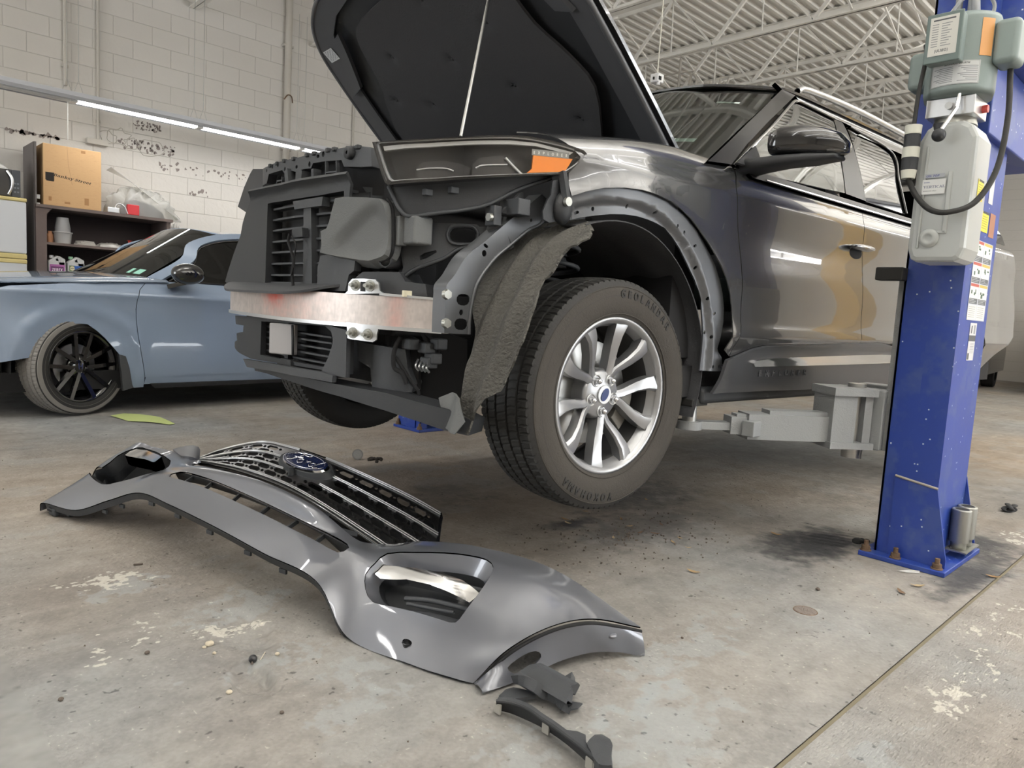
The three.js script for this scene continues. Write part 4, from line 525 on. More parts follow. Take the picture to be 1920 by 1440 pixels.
  const tabT = [[1.1389,.915],[1.1517,.9257],[1.1529,.9493],[1.1674,.9633],[1.2134,.9656],[1.2549,.9647],[1.2669,.9536],[1.2717,.9307],[1.2852,.9231]], tabB = [[1.1494,.8255],[1.1553,.7918],[1.156,.7747],[1.1714,.7724],[1.2537,.7689],[1.2669,.7774],[1.2679,.7976],[1.2746,.8197]];
  part('beam_tab', sheet(tabT, { map: BE, cu: 0.05, off: 0.004, t: 0.008, holes: [slot(...[1.2104,.9414], 0.018, 0.03)].map(h => { const c = [1.2104,.9414]; return rect(c[0] - 0.01, c[0] + 0.01, c[1] - 0.016, c[1] + 0.014); }) }), M.satin, suv); part('beam_tab', sheet(tabB, { map: BE, cu: 0.05, off: 0.004, t: 0.008 }), M.satin, suv);
  for (const [u, v] of [[1.1811,.9436],[1.2363,.9441],[1.177,.7932],[1.235,.792]]) { const p = BE(u, v); const b = part('beam_bolt', [cyl(0.012, 0.012, 0.016, -0.012, 0, 0, 6, 'x'), cyl(0.018, 0.018, 0.005, -0.004, 0, 0, 20, 'x'), cyl(0.006, 0.006, 0.03, -0.02, 0, 0, 10, 'x')], M.zinc, suv); b.position.set(p[0], p[1], p[2]); b.rotation.y = 0.5; }
  part('foam_tag', box(0.03, 0.02, 0.012, ...BE(...[1.3639,.9253]), 0.002), mat({ color: lin(0.72, 0.68, 0.52), roughness: 0.8 }), suv);
  // lamp carrier panel below the headlamp
  part('lamp_carrier', sheet([[.0362,1.2555],[.0961,1.2603],[.1875,1.2698],[.3242,1.2893],[.4673,1.3104],[.5653,1.3249],[.5551,1.3123],[.5004,1.2897],[.4482,1.2664],[.4024,1.2391],[.3582,1.2133],[.3208,1.1997],[.2797,1.1902],[.2,1.1753],[.1163,1.161],[.1002,1.1694],[.0818,1.1803],[.0582,1.217]], { map: HI, cu: 0.04, off: 0, t: 0.02 }), M.plastic, suv);
  part('carrier_edge', tube([[.0402,1.2491],[.0622,1.2106],[.0837,1.1787],[.1163,1.1602],[.2001,1.1737],[.2805,1.1886],[.3582,1.2125],[.4475,1.2647],[.5552,1.3106]].map(q => HI(...q)).map(p => [p[0] - 0.004, p[1], p[2] + 0.004]), 0.006, 60, 6), M.plasticGrey, suv);
  for (const [u, v] of [[.168,1.234],[.2452,1.245]]) part('carrier_pad', box(0.03, 0.02, 0.02, ...HI(u, v), 0.003), M.plasticGrey, suv);
  // webbed bracket to the fender brace
  const br = [[.1954,1.1539],[.2533,1.1549],[.2748,1.1505],[.3488,1.153],[.4054,1.1542],[.4141,1.1476],[.4747,1.153],[.4778,1.159],[.5227,1.156],[.5222,1.1344],[.5151,1.108],[.4723,1.1057],[.4167,1.0983],[.3527,1.0735],[.3057,1.0419],[.2171,1.0041],[.1649,.9633],[.1777,1.0074],[.164,1.0669],[.1744,1.0822],[.1961,1.1193]];
  const oh = [slot(...[.3638,1.1179], 0.085, 0.045, 0.05), [[.2332,1.0331], [.2309,1.0463], [.2458,1.0569], [.2827,1.0671], [.2847,1.0606], [.2534,1.0408]]];
  part('webbed_bracket', sheet(br, { map: BK, cu: 0.03, t: 0.03, holes: oh }), M.plasticGrey, suv, 'black webbed plastic bracket with oval openings');
  part('bracket_rim', [tube(slot(...[.3638,1.1179], 0.097, 0.057, 0.05).map(q => BK(...q)).map(p => [p[0] - 0.003, p[1], p[2] + 0.003]), 0.005, 50, 6, true), tube([[.1649,.9633],[.2171,1.0041],[.3057,1.0419],[.3527,1.0735],[.4167,1.0983],[.4723,1.1057]].map(q => BK(...q)), 0.007, 40, 6)], M.plasticGrey, suv);
  part('bracket_cuff', (() => { const a = [.4982,1.1325], p = BK(...a); return [bar([p[0] - 0.03, p[1] + 0.035, p[2] - 0.02], [p[0] + 0.02, p[1] - 0.04, p[2] - 0.01], 0.09, 0.05, [0, 1, 0.5])]; })(), M.plasticGrey, suv);
  part('bracket_box', (() => { const p = BK(...[.2379,1.1193]); return [box(0.07, 0.085, 0.10, p[0] - 0.03, p[1], p[2] + 0.0, 0.008), box(0.03, 0.09, 0.05, p[0] - 0.065, p[1] - 0.002, p[2] - 0.035, 0.004)]; })(), M.plasticDust, suv);
  part('duct_pipe', (() => { const p = BK(...[.1621,1.0252]); return [lathe([[0.018, 0], [0.024, 0], [0.024, 0.07], [0.018, 0.07]], 20, 'x').rotateY(0.5).translate(p[0] - 0.05, p[1], p[2])]; })(), M.plasticGrey, suv);
  part('small_bracket', (() => { const p = HI(...[.3719,1.1783]); return [box(0.03, 0.06, 0.045, p[0], p[1], p[2], 0.003), box(0.05, 0.05, 0.09, p[0] + 0.06, p[1] + 0.03, p[2] + 0.03, 0.004)]; })(), M.plasticGrey, suv); part('bracket_bolt', (() => { const p = HI(...[.3689,1.1716]); return cyl(0.013, 0.013, 0.012, p[0] - 0.02, p[1], p[2] + 0.012, 6, 'x'); })(), M.zinc, suv);
  part('bracket_plate', (() => sheet(xy([[-.4002,1.1901,.8],[-.3298,1.258,.8],[-.3147,1.2634,.8],[-.3121,1.2014,.8],[-.3571,1.1859,.8]]), { map: (x, y) => [x, y, 0.80], cu: 0.1, t: 0.012 }))(), M.plasticGrey, suv);
  // grey painted brace curving down to the beam end
  const bo1 = xy([[-.5911,.8156,.8],[-.5923,.8698,.8],[-.5917,.926,.8],[-.5897,.9571,.8],[-.5628,.9886,.8],[-.5234,1.0465,.8],[-.4563,1.0973,.8],[-.3697,1.1665,.8],[-.3136,1.2094,.8],[-.238,1.2679,.8],[-.2135,1.2545,.8],[-.2262,1.1837,.8],[-.2845,1.15,.8],[-.3299,1.1169,.8],[-.3692,1.0866,.8],[-.4076,1.0569,.8],[-.4397,1.0234,.8],[-.4655,.9909,.8],[-.4855,.9549,.8],[-.4965,.9056,.8],[-.5016,.8588,.8],[-.5007,.8137,.8]]);
  const bh1 = [[-.5279,.9168,.8],[-.5327,.8784,.8],[-.5315,.8434,.8],[-.4269,1.1212,.8],[-.4533,1.0832,.8],[-.4579,1.0604,.8],[-.5408,.9461,.8],[-.2767,1.1809,.8]]; const hs = [slot(bh1[0][0], bh1[0][1], 0.05, 0.034), oval(bh1[1][0], bh1[1][1], 0.008, 0.009, 10), slot(bh1[2][0], bh1[2][1], 0.05, 0.034), slot(bh1[4][0], bh1[4][1], 0.018, 0.010, -0.5), oval(bh1[5][0], bh1[5][1], 0.009, 0.010, 10), oval(bh1[7][0], bh1[7][1], 0.005, 0.006, 8)];
  part('fender_brace', [sheet(bo1, { map: (x, y) => [x, y, 0.80], cu: 0.05, t: 0.004, holes: hs }), ...(() => { const e = bo1.slice(0, 10); return [sheet(rect(0, 1, 0, 1), { map: (u, v) => { const p = cr1(e, u * (e.length - 1)); return [p[0] - 0.004 * v, p[1], 0.80 - 0.06 * v]; }, cu: 0.03, cv: 0.5, t: 0.004 })]; })(), tube(bo1.slice(10).map(p => [p[0], p[1], 0.80]), 0.006, 60, 6)], M.paintDull, suv, 'grey painted steel brace curving down ahead of the wheel');
  for (const q of [[-.5919,.9291,.8],[-.5889,.8449,.8]]) part('brace_bolt', cyl(0.014, 0.016, 0.014, q[0], q[1], 0.806, 6, 'z'), M.zinc, suv);
  // black bracket plate at the fender front, with a rounded boss
  const fp = xy([[-.2069,1.318,.89],[-.193,1.3202,.89],[-.1249,1.2785,.89],[-.1207,1.2455,.89],[-.1316,1.2306,.89],[-.1249,1.1995,.89],[-.2498,1.1761,.89],[-.2809,1.1683,.89],[-.3061,1.1757,.89],[-.3103,1.1992,.89],[-.2962,1.2315,.89],[-.2813,1.2512,.89],[-.277,1.2951,.89]]); const fh = [[-.2057,1.3045,.89],[-.2082,1.2812,.89],[-.1705,1.2835,.89],[-.1706,1.2587,.89],[-.1415,1.2577,.89]].map(p => oval(p[0], p[1], 0.008, 0.008, 8));
  part('fender_bracket', sheet(fp, { map: (x, y) => [x, y, 0.89], cu: 0.08, t: 0.006, holes: fh }), M.plastic, suv); { const q = [-.234,1.2263,.9]; part('bracket_boss', [at(new THREE.SphereGeometry(0.05, 24, 16).scale(0.7, 1, 0.5), q[0], q[1] - 0.01, 0.895), bar([q[0] - 0.01, q[1] + 0.1, 0.895], [q[0] - 0.005, q[1], 0.92], 0.02, 0.02)], M.plastic, suv); part('boss_bolt', cyl(0.014, 0.014, 0.012, q[0] - 0.008, q[1] + 0.008, 0.925, 12, 'z'), M.zinc, suv); }
  // torn felt wheel liner
  const R = rng(12); const lo = [[.1382,.5869],[.167,.6939],[.1382,.8026],[.2408,.922],[.3117,.9964],[.367,1.0436],[.3975,1.0634],[.4065,1.0539],[.4186,1.049],[.4495,1.0486],[.4617,1.0301],[.4763,1.0176],[.4978,1.0235],[.5137,1.0302],[.5331,1.0304],[.5557,1.0336],[.5597,1.0163],[.5688,1.0047],[.5893,1.0055],[.6137,1.0106],[.6337,1.0167],[.6529,1.024],[.6778,1.0428],[.7146,1.0353],[.7556,1.0474],[.7781,1.043],[.8052,1.0381],[.8348,1.0219],[.8681,1.0004],[.8957,.9892],[.9302,.9792],[.963,.9479],[1.0034,.9177],[1.0253,.8885],[1.0477,.888],[1.0702,.8774],[1.0635,.8511],[1.0611,.8065],[1.0189,.8251],[.9671,.8355],[.9099,.8377],[.845,.8276],[.7706,.8025],[.6929,.7675],[.6273,.7344],[.5797,.725],[.5302,.7163],[.4856,.7224],[.4376,.7277],[.3773,.7228],[.2921,.6833]];
  const lw = lo.map(([u, z], i) => i > 3 && i < 32 ? [u + (R() - 0.5) * 0.016, z + (R() - 0.5) * 0.012] : [u, z]);
  const lm = mat({ color: lin(0.075, 0.072, 0.064), roughness: 0.95, bumpMap: rep(grainTex(61, 30, 4), 5), bumpScale: 0.006, metric: true });
  part('wheel_liner', sheet(lw, { map: (u, z) => { const p = LI(u, z); const w = 0.010 * Math.sin(z * 62 + 1.2 * Math.sin(u * 7)) + 0.012 * (fbm(u * 11, z * 14, 3) - 0.5); return [p[0] - w, p[1] + w * 0.6, p[2]]; }, cu: 0.012, t: 0.006 }), lm, suv, 'torn fibre wheel arch liner, dusty grey');
  part('liner_flap', sheet([[.9762,.7668],[.9548,.8043],[.963,.8661],[1.0302,.8979],[1.0702,.8774],[1.0657,.8082]], { map: (u, z) => { const p = LI(u, z); return [p[0] - 0.03 - 0.01 * Math.sin(z * 60), p[1], p[2]]; }, cu: 0.02, t: 0.006 }), M.plasticDust, suv);
  // dark wheelhouse behind the tyre, strut and spring
  const wh = []; for (let i = 0; i <= 26; i++) { const a = -0.35 + i / 26 * (Math.PI + 0.2); wh.push([0.505 * Math.cos(a) + 0.0, 0.70 + 0.505 * Math.sin(a)]); }
  for (const s of [1, -1]) { part('wheelhouse', sheet(rect(0, 1, s > 0 ? 0.35 : -0.94, s > 0 ? 0.94 : -0.35), { map: (u, z) => { const p = cr1(wh, u * 26 * (s > 0 ? 0.68 : 1)); return [p[0] + 0.006 * Math.sin(z * 40 + u * 9), p[1], z]; }, cu: 0.04, cv: 0.03, t: 0.004 }), M.felt, suv); }
  part('inner_apron', pair([span(-0.52, 0.55, 0.55, 1.3, 0.36, 0.42), span(-0.52, 0.55, 0.55, 1.3, -0.42, -0.36)]), M.dark, suv);
  part('engine_block', [span(-0.42, 0.35, 0.62, 1.22, -0.42, 0.42, 0.05), span(-0.60, -0.42, 0.62, 1.30, -0.55, 0.5, 0.02), span(0.36, 0.5, 0.75, 1.5, -0.88, 0.88), span(-0.5, 0.4, 1.22, 1.30, -0.5, 0.45, 0.03)], M.dark, suv);  // plain dark boxes added to fill the engine bay and stop light passing through
  const coil = []; for (let i = 0; i <= 60; i++) { const t = i / 60, a = t * Math.PI * 2 * 4; coil.push([-0.02 + 0.075 * Math.cos(a), 0.98 + t * 0.26, 0.66 + 0.075 * Math.sin(a)]); }
  part('coil_spring', tube(coil, 0.0085, 200, 8), M.plasticGrey, suv); part('strut', [cyl(0.035, 0.035, 0.3, -0.02, 0.82, 0.66, 20), cyl(0.05, 0.05, 0.012, -0.02, 0.99, 0.66, 24), ...[0, 1, 2, 3, 4, 5, 6].map(i => cyl(0.03, 0.036, 0.016, -0.02, 1.06 + i * 0.021, 0.66, 20)), bar([-0.02, 0.7, 0.66], [0, 0.62, 0.76], 0.05, 0.06), bar([0, 0.5, 0.72], [0.1, 0.52, 0.3], 0.06, 0.05)], M.plastic, suv);
  makeWheelA(suv, [0, 0.627, 0.8375], 0); const wr = makeWheelA(suv, [0, 0.627, -0.8375], Math.PI); makeWheelA(suv, [3.025, 0.627, 0.8375], 0); 
  // lower shutters
  const lh = [[.5632,.7973],[.845,.8044],[1.0281,.8061],[1.0595,.7889],[1.0707,.7583],[1.0495,.6688],[.8516,.672],[.5589,.6708]];
  part('lower_shutter_frame', sheet([[.1432,.8024],[.4368,.8077],[.8053,.8133],[1.0498,.8144],[1.146,.8014],[1.1469,.7295],[1.1467,.6553],[1.0702,.6567],[1.0423,.6593],[.8523,.6591],[.4601,.6458],[.2955,.6547],[.1432,.6707],[.1432,.6893],[.2405,.703],[.2243,.7314],[.3391,.7439],[.3452,.7698],[.1942,.7688]], { map: BE, cu: 0.03, off: -0.02, t: 0.02, holes: [lh] }), M.plastic, suv);
  for (const [u, v] of [[.5644,.7775],[.5656,.7576],[.5668,.7357],[.5682,.7118],[.5696,.6878]]) part('lower_louvre', sheet(rect(u - 0.02, u + 0.47, v - 0.003, v + 0.003).map(([a, b]) => [a, b - (a - u) * 0.02]), { map: BE, cu: 0.05, off: -0.045, t: 0.03 }), M.plasticGrey, suv);
  part('shutter_back', sheet([[.1432,.8046],[1.2514,.8216],[1.3652,.7791],[1.3724,.6214],[1.133,.6331],[.3756,.6445]], { map: BE, cu: 0.06, off: -0.10, t: 0.02 }), M.dark, suv);
  { const p = BE(...[.7838,.7467]); part('radar_sensor', [box(0.022, 0.108, 0.105, 0, 0, 0, 0.005).rotateY(0.55).translate(p[0] + 0.01, p[1], p[2] + 0.01)], mat({ color: lin(0.36, 0.35, 0.35), roughness: 0.5 }), suv, 'pale square radar sensor'); part('sensor_bracket', [box(0.02, 0.15, 0.03, p[0] + 0.04, p[1], p[2] - 0.01), box(0.03, 0.02, 0.09, p[0] + 0.03, p[1] + 0.075, p[2] + 0.01), box(0.03, 0.02, 0.09, p[0] + 0.03, p[1] - 0.08, p[2] + 0.02), tube([[p[0] + 0.02, p[1] + 0.05, p[2] + 0.06], [p[0] + 0.01, p[1], p[2] + 0.09], [p[0] + 0.02, p[1] - 0.05, p[2] + 0.07]], 0.005, 16, 6)], M.plastic, suv); }
  part('torn_duct_edge', sheet([[1.0484,.8126],[1.0735,.8072],[1.092,.772],[1.0861,.742],[1.0683,.7004],[1.0423,.6593],[1.0655,.6492],[1.1504,.647],[1.1483,.7999]], { map: BE, cu: 0.03, off: 0.0, t: 0.02 }), M.plasticGrey, suv);
  part('shutter_lip', sheet([[.4667,.6464],[.7713,.6569],[1.0423,.6575],[1.1137,.6504],[1.11,.6273],[1.0357,.6303],[.7727,.6304],[.5134,.6199]], { map: (u, v) => { const p = BE(u, v); return [p[0] - 0.015, p[1], p[2]]; }, cu: 0.05, t: 0.02 }), M.plasticGrey, suv);
  part('splash_panel', sheet([[.558,.6194],[.8034,.6241],[.9657,.6241],[1.2089,.6198],[1.3895,.615],[1.5514,.5961],[1.627,.5884],[1.7062,.5619],[1.6983,.5178],[1.6121,.5252],[1.5152,.541],[1.3922,.5596],[1.2107,.5814],[.9672,.5963],[.7077,.6062],[.5738,.6023]], { map: (u, v) => LP(u, v), cu: 0.04, t: 0.10 }), M.plastic, suv);
  part('washer_tank', sheet([[-.0043,.7613],[.0725,.7564],[.1965,.75],[.2063,.6908],[.2316,.6412],[.224,.613],[.1656,.6117],[.0749,.6147],[.062,.6785],[.0079,.6984]], { map: BK, cu: 0.04, off: 0.0, t: 0.09 }), M.plasticGrey, suv);
  part('wiring_loom', [tube([[.1983,.7894],[.1815,.7576],[.1757,.7229],[.1809,.689],[.2088,.6739],[.2228,.6405]].map(q => BK(...q)).map(p => [p[0] - 0.02, p[1], p[2]]), 0.008, 30, 6), tube([[.17,.7259],[.1991,.6903],[.2277,.6495],[.2554,.617],[.2478,.5906]].map(q => BK(...q)).map(p => [p[0] - 0.01, p[1], p[2]]), 0.006, 30, 6), tube([[.2466,.8127],[.2653,.78],[.2866,.7643],[.3017,.7312]].map(q => BK(...q)), 0.007, 20, 6), tube([[.2556,.8048],[.2909,.7815],[.3043,.7484],[.268,.7206]].map(q => BK(...q)), 0.005, 20, 6)], M.dark, suv);
  part('connector', [[.2135,.7682],[.2662,.7597],[.2883,.727],[.2752,.7126],[.3032,.7738]].map((q, i) => box(0.04, 0.035, 0.05, ...BK(...q), 0.006)), M.plasticGrey, suv); part('wire_bundle', [0, 1, 2, 3].map(i => { const p = BK(...[.2886,.7202]); return tube([[p[0] - 0.03, p[1] - 0.005 * i, p[2] - 0.04 + i * 0.02], [p[0] - 0.045, p[1] - 0.02, p[2] - 0.03 + i * 0.02], [p[0] - 0.03, p[1] - 0.035, p[2] - 0.035 + i * 0.02]], 0.004, 10, 6); }), M.satin, suv);
  part('rail_end', pair([span(-0.62, -0.3, 0.79, 0.93, 0.44, 0.56, 0.01), span(-0.68, -0.3, 0.79, 0.93, -0.56, -0.44, 0.01)]), M.dark, suv);
  part('lower_support', [sheet([[-.0433,.7941],[.3152,.8066],[.4007,.7876],[.4094,.6169],[.36,.5802],[.0808,.5924],[-.0413,.642]], { map: BK, cu: 0.06, off: -0.10, t: 0.02 })], M.dark, suv);
}
// ---------------------------------------------------------------- removed bumper cover, lying face up on the floor
const [BMP_AT, BMP_YAW] = [[.8567,0,-2.192],.2423];
const bumper = thing('front_bumper', 'grey front bumper cover with honeycomb grille lying face up on the floor', 'bumper', BMP_AT, BMP_YAW);
{
  const CV = grid([[[0,.008,-1.06],[.08,.012,-1.09],[.15,.02,-1.13],[.24,.02,-1.18],[.34,.02,-1.2]],[[0,.044,-1.0337],[.06,.0854,-1.0119],[.12,.1324,-.9786],[.2,.2027,-.9362],[.28,.2536,-.9042]],[[.02,.0527,-.8327],[.07,.1231,-.7896],[.12,.1683,-.7637],[.22,.2102,-.793],[.32,.2523,-.82]],[[.05,.117,-.6613],[.1,.179,-.6102],[.15,.2097,-.5921],[.24,.233,-.636],[.36,.2377,-.7367]],[[.06,.1764,-.4839],[.12,.225,-.48],[.17,.24,-.48],[.23,.25,-.47],[.36,.23,-.5]],[[.03,.184,-.2529],[.12,.2368,-.2718],[.17,.2502,-.2854],[.22,.2681,-.3121],[.34,.2473,-.3699]],[[.005,.1727,.0229],[.12,.2134,-.0019],[.17,.2277,-.0055],[.22,.2681,-.0212],[.33,.2337,-.0604]],[[0,.1452,.2543],[.11,.1898,.2389],[.16,.2024,.241],[.2,.2404,.2431],[.31,.197,.2127]],[[0,.1188,.4714],[.1,.1566,.4553],[.15,.1745,.4578],[.2,.1694,.4482],[.29,.1554,.4567]],[[-.02,.0089,.619],[.05,.09,.625],[.11,.15,.63],[.19,.19,.64],[.3,.1875,.6167]],[[-.02,.0038,.8362],[.04,.0733,.8345],[.1,.1619,.8551],[.19,.2044,.8383],[.3,.2142,.8102]],[[-.01,.0053,.9614],[.05,.0686,.9699],[.12,.1535,.9889],[.22,.1966,1.0118],[.35,.1865,1.0283]],[[.005,.0035,1.0108],[.06,.0793,1.0646],[.15,.1249,1.1286],[.27,.1204,1.1866],[.41,.0703,1.2643]]]);
  const seq = (a, b, n, f) => Array.from({ length: n + 1 }, (_, i) => f(lerp(a, b, i / n)));
  const outline = [...seq(0.02, 12, 48, u => [u, 0]), ...seq(0.15, 4, 14, v => [12, v]), ...seq(11.85, 8.6, 14, u => [u, 4]), [8.35, 3.8], [8.12, 3.4], [7.95, 3.05], ...seq(7.8, 4.3, 16, u => [u, 3]), [4.12, 3.08], [3.95, 3.4], [3.8, 3.8], [3.6, 4], ...seq(3.4, 0.15, 12, u => [u, 4]), ...seq(4, 0.2, 8, v => [0.02, v])];
  const slotH = [[4.32, 1.35], [4.38, 1.08], ...seq(4.5, 7.75, 14, u => [u, 1.02]), [7.93, 1.1], [8.0, 1.35], [8.0, 1.75], [7.9, 1.95], ...seq(7.75, 4.6, 14, u => [u, 2.0]), [4.42, 1.9]];
  const fogR = smoothPoly([[8.6837,2.7275],[9.0789,3.0295],[9.5615,3.2999],[9.9643,3.4192],[10.2488,3.3815],[10.4578,3.0605],[10.5507,2.5601],[10.5548,2.0695],[10.5027,1.6349],[10.4393,1.3663],[10.1755,1.3245],[9.72,1.276],[9.3733,1.1685],[9.0848,1.0203],[8.84,1.1615],[8.6726,1.492],[8.6765,2.0613]], 2);
  const fogL = smoothPoly([[.4239,2.7877],[1.2903,2.4717],[1.2515,3.1208],[1.3935,3.5663],[1.6371,3.8038],[2.3301,3.7394],[3.1842,3.2207],[3.7659,2.0214],[3.0774,1.967],[2.6772,1.6418],[2.3342,1.5421],[1.9193,1.5471]], 2);
  const sens = [[9.8199,.5047]][0];
  part('cover', sheet(outline, { map: CV, cu: 0.125, cv: 0.1, t: -0.004, holes: [slotH, fogR, fogL, oval(sens[0], sens[1], 0.075, 0.075, 16)] }), M.bumperPaint, bumper, 'grey painted bumper skin');
  const nrm = (u, v) => { const e = 1e-3, a = CV(u + e, v), b = CV(u - e, v), c = CV(u, v + e), d = CV(u, v - e); const n = new THREE.Vector3(a[0] - b[0], a[1] - b[1], a[2] - b[2]).cross(new THREE.Vector3(c[0] - d[0], c[1] - d[1], c[2] - d[2])).normalize(); return n.y < 0 ? n.negate() : n; };
  const onS = (u, v, off) => { const p = CV(u, v), n = nrm(u, v); return [p[0] + n.x * off, p[1] + n.y * off, p[2] + n.z * off]; };
  const strip = (A, B) => { const pos = [], I = [], n = A.length; A.forEach((p, i) => pos.push(...p, ...B[i])); for (let i = 0; i < n; i++) { const a = i * 2, b = ((i + 1) % n) * 2; I.push(a, b, a + 1, b, b + 1, a + 1); } const g = new THREE.BufferGeometry(); g.setAttribute('position', new THREE.Float32BufferAttribute(pos, 3)); g.setIndex(I); g.computeVertexNormals(); return g; };
  const scale2 = (L, k, c) => L.map(([u, v]) => [c[0] + (u - c[0]) * k, c[1] + (v - c[1]) * k]);
  const pocket = (loop, c, k, d, wall) => {
    const A = loop.map(([u, v]) => CV(u, v)), inn = scale2(loop, k, c), B = inn.map(([u, v]) => { const p = onS(u, v, -d * 0.55); p[1] = Math.max(p[1], 0.012); return p; });
    part('fog_recess', strip(A, B), wall, bumper);
    const back = inn.map(([u, v]) => { const p = onS(u, v, -d); p[1] = Math.max(p[1], 0.006); return p; }); part('fog_housing', [strip(B, back), sheet(inn, { map: (u, v) => { const p = onS(u, v, -d); p[1] = Math.max(p[1], 0.006); return p; }, cu: 0.2, t: 0.002 })], M.plastic, bumper);
  };
  const cR = [0, 0], cL = [0, 0]; cR[0] = fogR.reduce((a, p) => a + p[0] / fogR.length, 0); cR[1] = fogR.reduce((a, p) => a + p[1] / fogR.length, 0); cL[0] = fogL.reduce((a, p) => a + p[0] / fogL.length, 0); cL[1] = fogL.reduce((a, p) => a + p[1] / fogL.length, 0);
  pocket(fogR, cR, 0.86, 0.085, M.bumperPaint); pocket(fogL, cL, 0.9, 0.09, M.plastic);
  // bright lamp bars inside the recesses
  const lampR = [[8.6886,1.8165],[8.7271,2.31],[9.254,2.5631],[9.7029,2.6155],[10.0619,2.5179],[10.5339,2.208],[10.4311,1.894],[10.0376,2.0023],[9.6368,2.1136],[9.2933,2.0966],[8.9036,1.7817]];
  part('lamp_bar', sheet(lampR, { map: (u, v) => onS(u, v, -0.012), cu: 0.1, cv: 0.1, t: 0.03 }), M.chrome, bumper, 'chrome lamp bar'); 
  part('lamp_lens', [...[0, 1, 2, 3, 4].flatMap(i => [0, 1].map(j => { const q = [[9.9972,2.3105],[10.1401,2.1661]][0]; const p = onS(q[0] + i * 0.07 + 0.02, q[1] - j * 0.10 + 0.02 - i * 0.09, 0.0); return box(0.012, 0.008, 0.016, p[0], p[1] - 0.008, p[2], 0.003); }))], M.clear, bumper);
  part('recess_bar', [tube([[9.3402,1.562],[9.6598,1.7045],[10.0828,1.7419],[10.3905,1.7517]].map(([u, v]) => onS(u, v, -0.04)), 0.007, 24, 6), tube([[9.4226,1.4282],[9.8111,1.4982],[10.1665,1.5644]].map(([u, v]) => onS(u, v, -0.035)), 0.005, 24, 6), tube([[9.3989,2.5568],[9.8797,2.6921],[10.3983,2.6948]].map(([u, v]) => onS(u, v, -0.05)), 0.006, 24, 6)], M.plasticGrey, bumper);
  const lampL = [[1.8067,2.9393],[1.7629,3.1836],[1.8587,3.3728],[2.375,3.2757],[3.2641,2.7215],[3.4416,2.1143],[2.765,2.5763],[2.1786,2.8347]];
  part('lamp_bar', sheet(lampL, { map: (u, v) => onS(u, v, -0.006), cu: 0.1, cv: 0.1, t: -0.045 }), M.chrome, bumper, 'chrome lamp bar');
  part('sensor_cup', lathe([[0.001, -0.012], [0.013, -0.012], [0.0135, 0.0], [0.016, 0.001]], 20).translate(...CV(sens[0], sens[1])), M.plastic, bumper);
  // slot ribs and the dark ledges
  for (const [a, b] of [[4.75, 4.72], [5.22, 5.18], [5.75, 5.7], [6.3, 6.25], [6.88, 6.84], [7.45, 7.4]]) part('slot_rib', bar(onS(a, 0.98, -0.012), onS(b, 2.02, -0.014), 0.005, 0.014), M.plastic, bumper);
  for (const u of [4.7, 5.25, 5.8, 6.35, 6.9, 7.45]) part('slot_rib', bar(onS(u, 2.98, -0.014), onS(u + 0.05, 4.02, -0.02), 0.006, 0.014), M.plastic, bumper);
  const ledge = (v0, v1, o0, o1) => sheet(rect(4.2, 8.05, 0, 1), { map: (u, w) => onS(u, lerp(v0, v1, w), lerp(o0, o1, w)), cu: 0.15, cv: 0.5, t: 0.003 });
  part('slot_ledge', [ledge(2.0, 2.12, -0.002, -0.04), ledge(1.02, 0.9, -0.002, -0.03)], M.plastic, bumper); part('slot_ledge', [ledge(3.0, 3.1, -0.002, -0.04)], M.plastic, bumper);
  // lower edge return and clips
  part('lower_return', sheet(rect(1.1, 11.9, 0, 1), { map: (u, w) => { const p = CV(u, 0.0), q = CV(u, 0.12); const d = [p[0] + (q[0] - p[0]) * 0.8 * w, Math.max(0.004, p[1] - 0.022 * w), p[2] + (q[2] - p[2]) * 0.8 * w]; return d; }, cu: 0.12, cv: 0.5, t: 0.002 }), M.plastic, bumper);
  for (const u of [2.75, 3.3, 4.3, 5.1, 5.8, 6.6, 7.3, 9.6, 10.3, 10.8]) { const p = CV(u, 0.03); part('edge_clip', box(0.008, 0.014, 0.03, p[0] + 0.01, Math.max(0.008, p[1] - 0.034), p[2], 0.002), M.plastic, bumper); }
  // wheel arch flange at the near end: groove, then a second lip resting on the floor
  const crease = seq(0, 4, 8, v => CV(12, v)), lipE = [[-.0258,.012,1.058],[.0351,.012,1.0776],[.0925,.02,1.1016],[.1429,.03,1.1243],[.2089,.035,1.1483],[.285,.035,1.1858],[.3318,.03,1.2252],[.3751,.016,1.2529],[.4014,.006,1.2866]];
  const FL = ruled(crease, lipE);
  const hole = smoothPoly([[0.19, 0.52], [0.30, 0.42], [0.37, 0.5], [0.38, 0.72], [0.30, 0.86], [0.21, 0.84]], 3);
  part('arch_lip', sheet(rect(0.0, 1, 0.07, 1), { map: (u, v) => { const p = FL(u, v); const g = 0.010 * Math.sin(Math.PI * clamp((v - 0.07) / 0.93)); return [p[0], Math.max(0.004, p[1] + g - 0.006), p[2]]; }, cu: 0.03, cv: 0.1, t: 0.004, holes: [hole] }), M.bumperPaint, bumper);
  part('arch_groove', tube(crease.map(p => [p[0] + 0.002, p[1] - 0.009, p[2] + 0.003]), 0.005, 60, 6), M.dark, bumper);
  { const p = FL(0.80, 0.55); part('lip_dimple', at(new THREE.SphereGeometry(0.014, 14, 8).scale(1, 0.5, 1), p[0], p[1] + 0.004, p[2]), M.bumperPaint, bumper); }
  part('corner_clip', [box(0.05, 0.03, 0.05, 0.03, 0.018, -0.985, 0.006), box(0.03, 0.04, 0.03, 0.05, 0.025, -0.93, 0.004), tube([[0.0, 0.03, -1.0], [0.03, 0.01, -0.96], [0.06, 0.02, -0.9]], 0.008, 12, 6)], M.plastic, bumper);
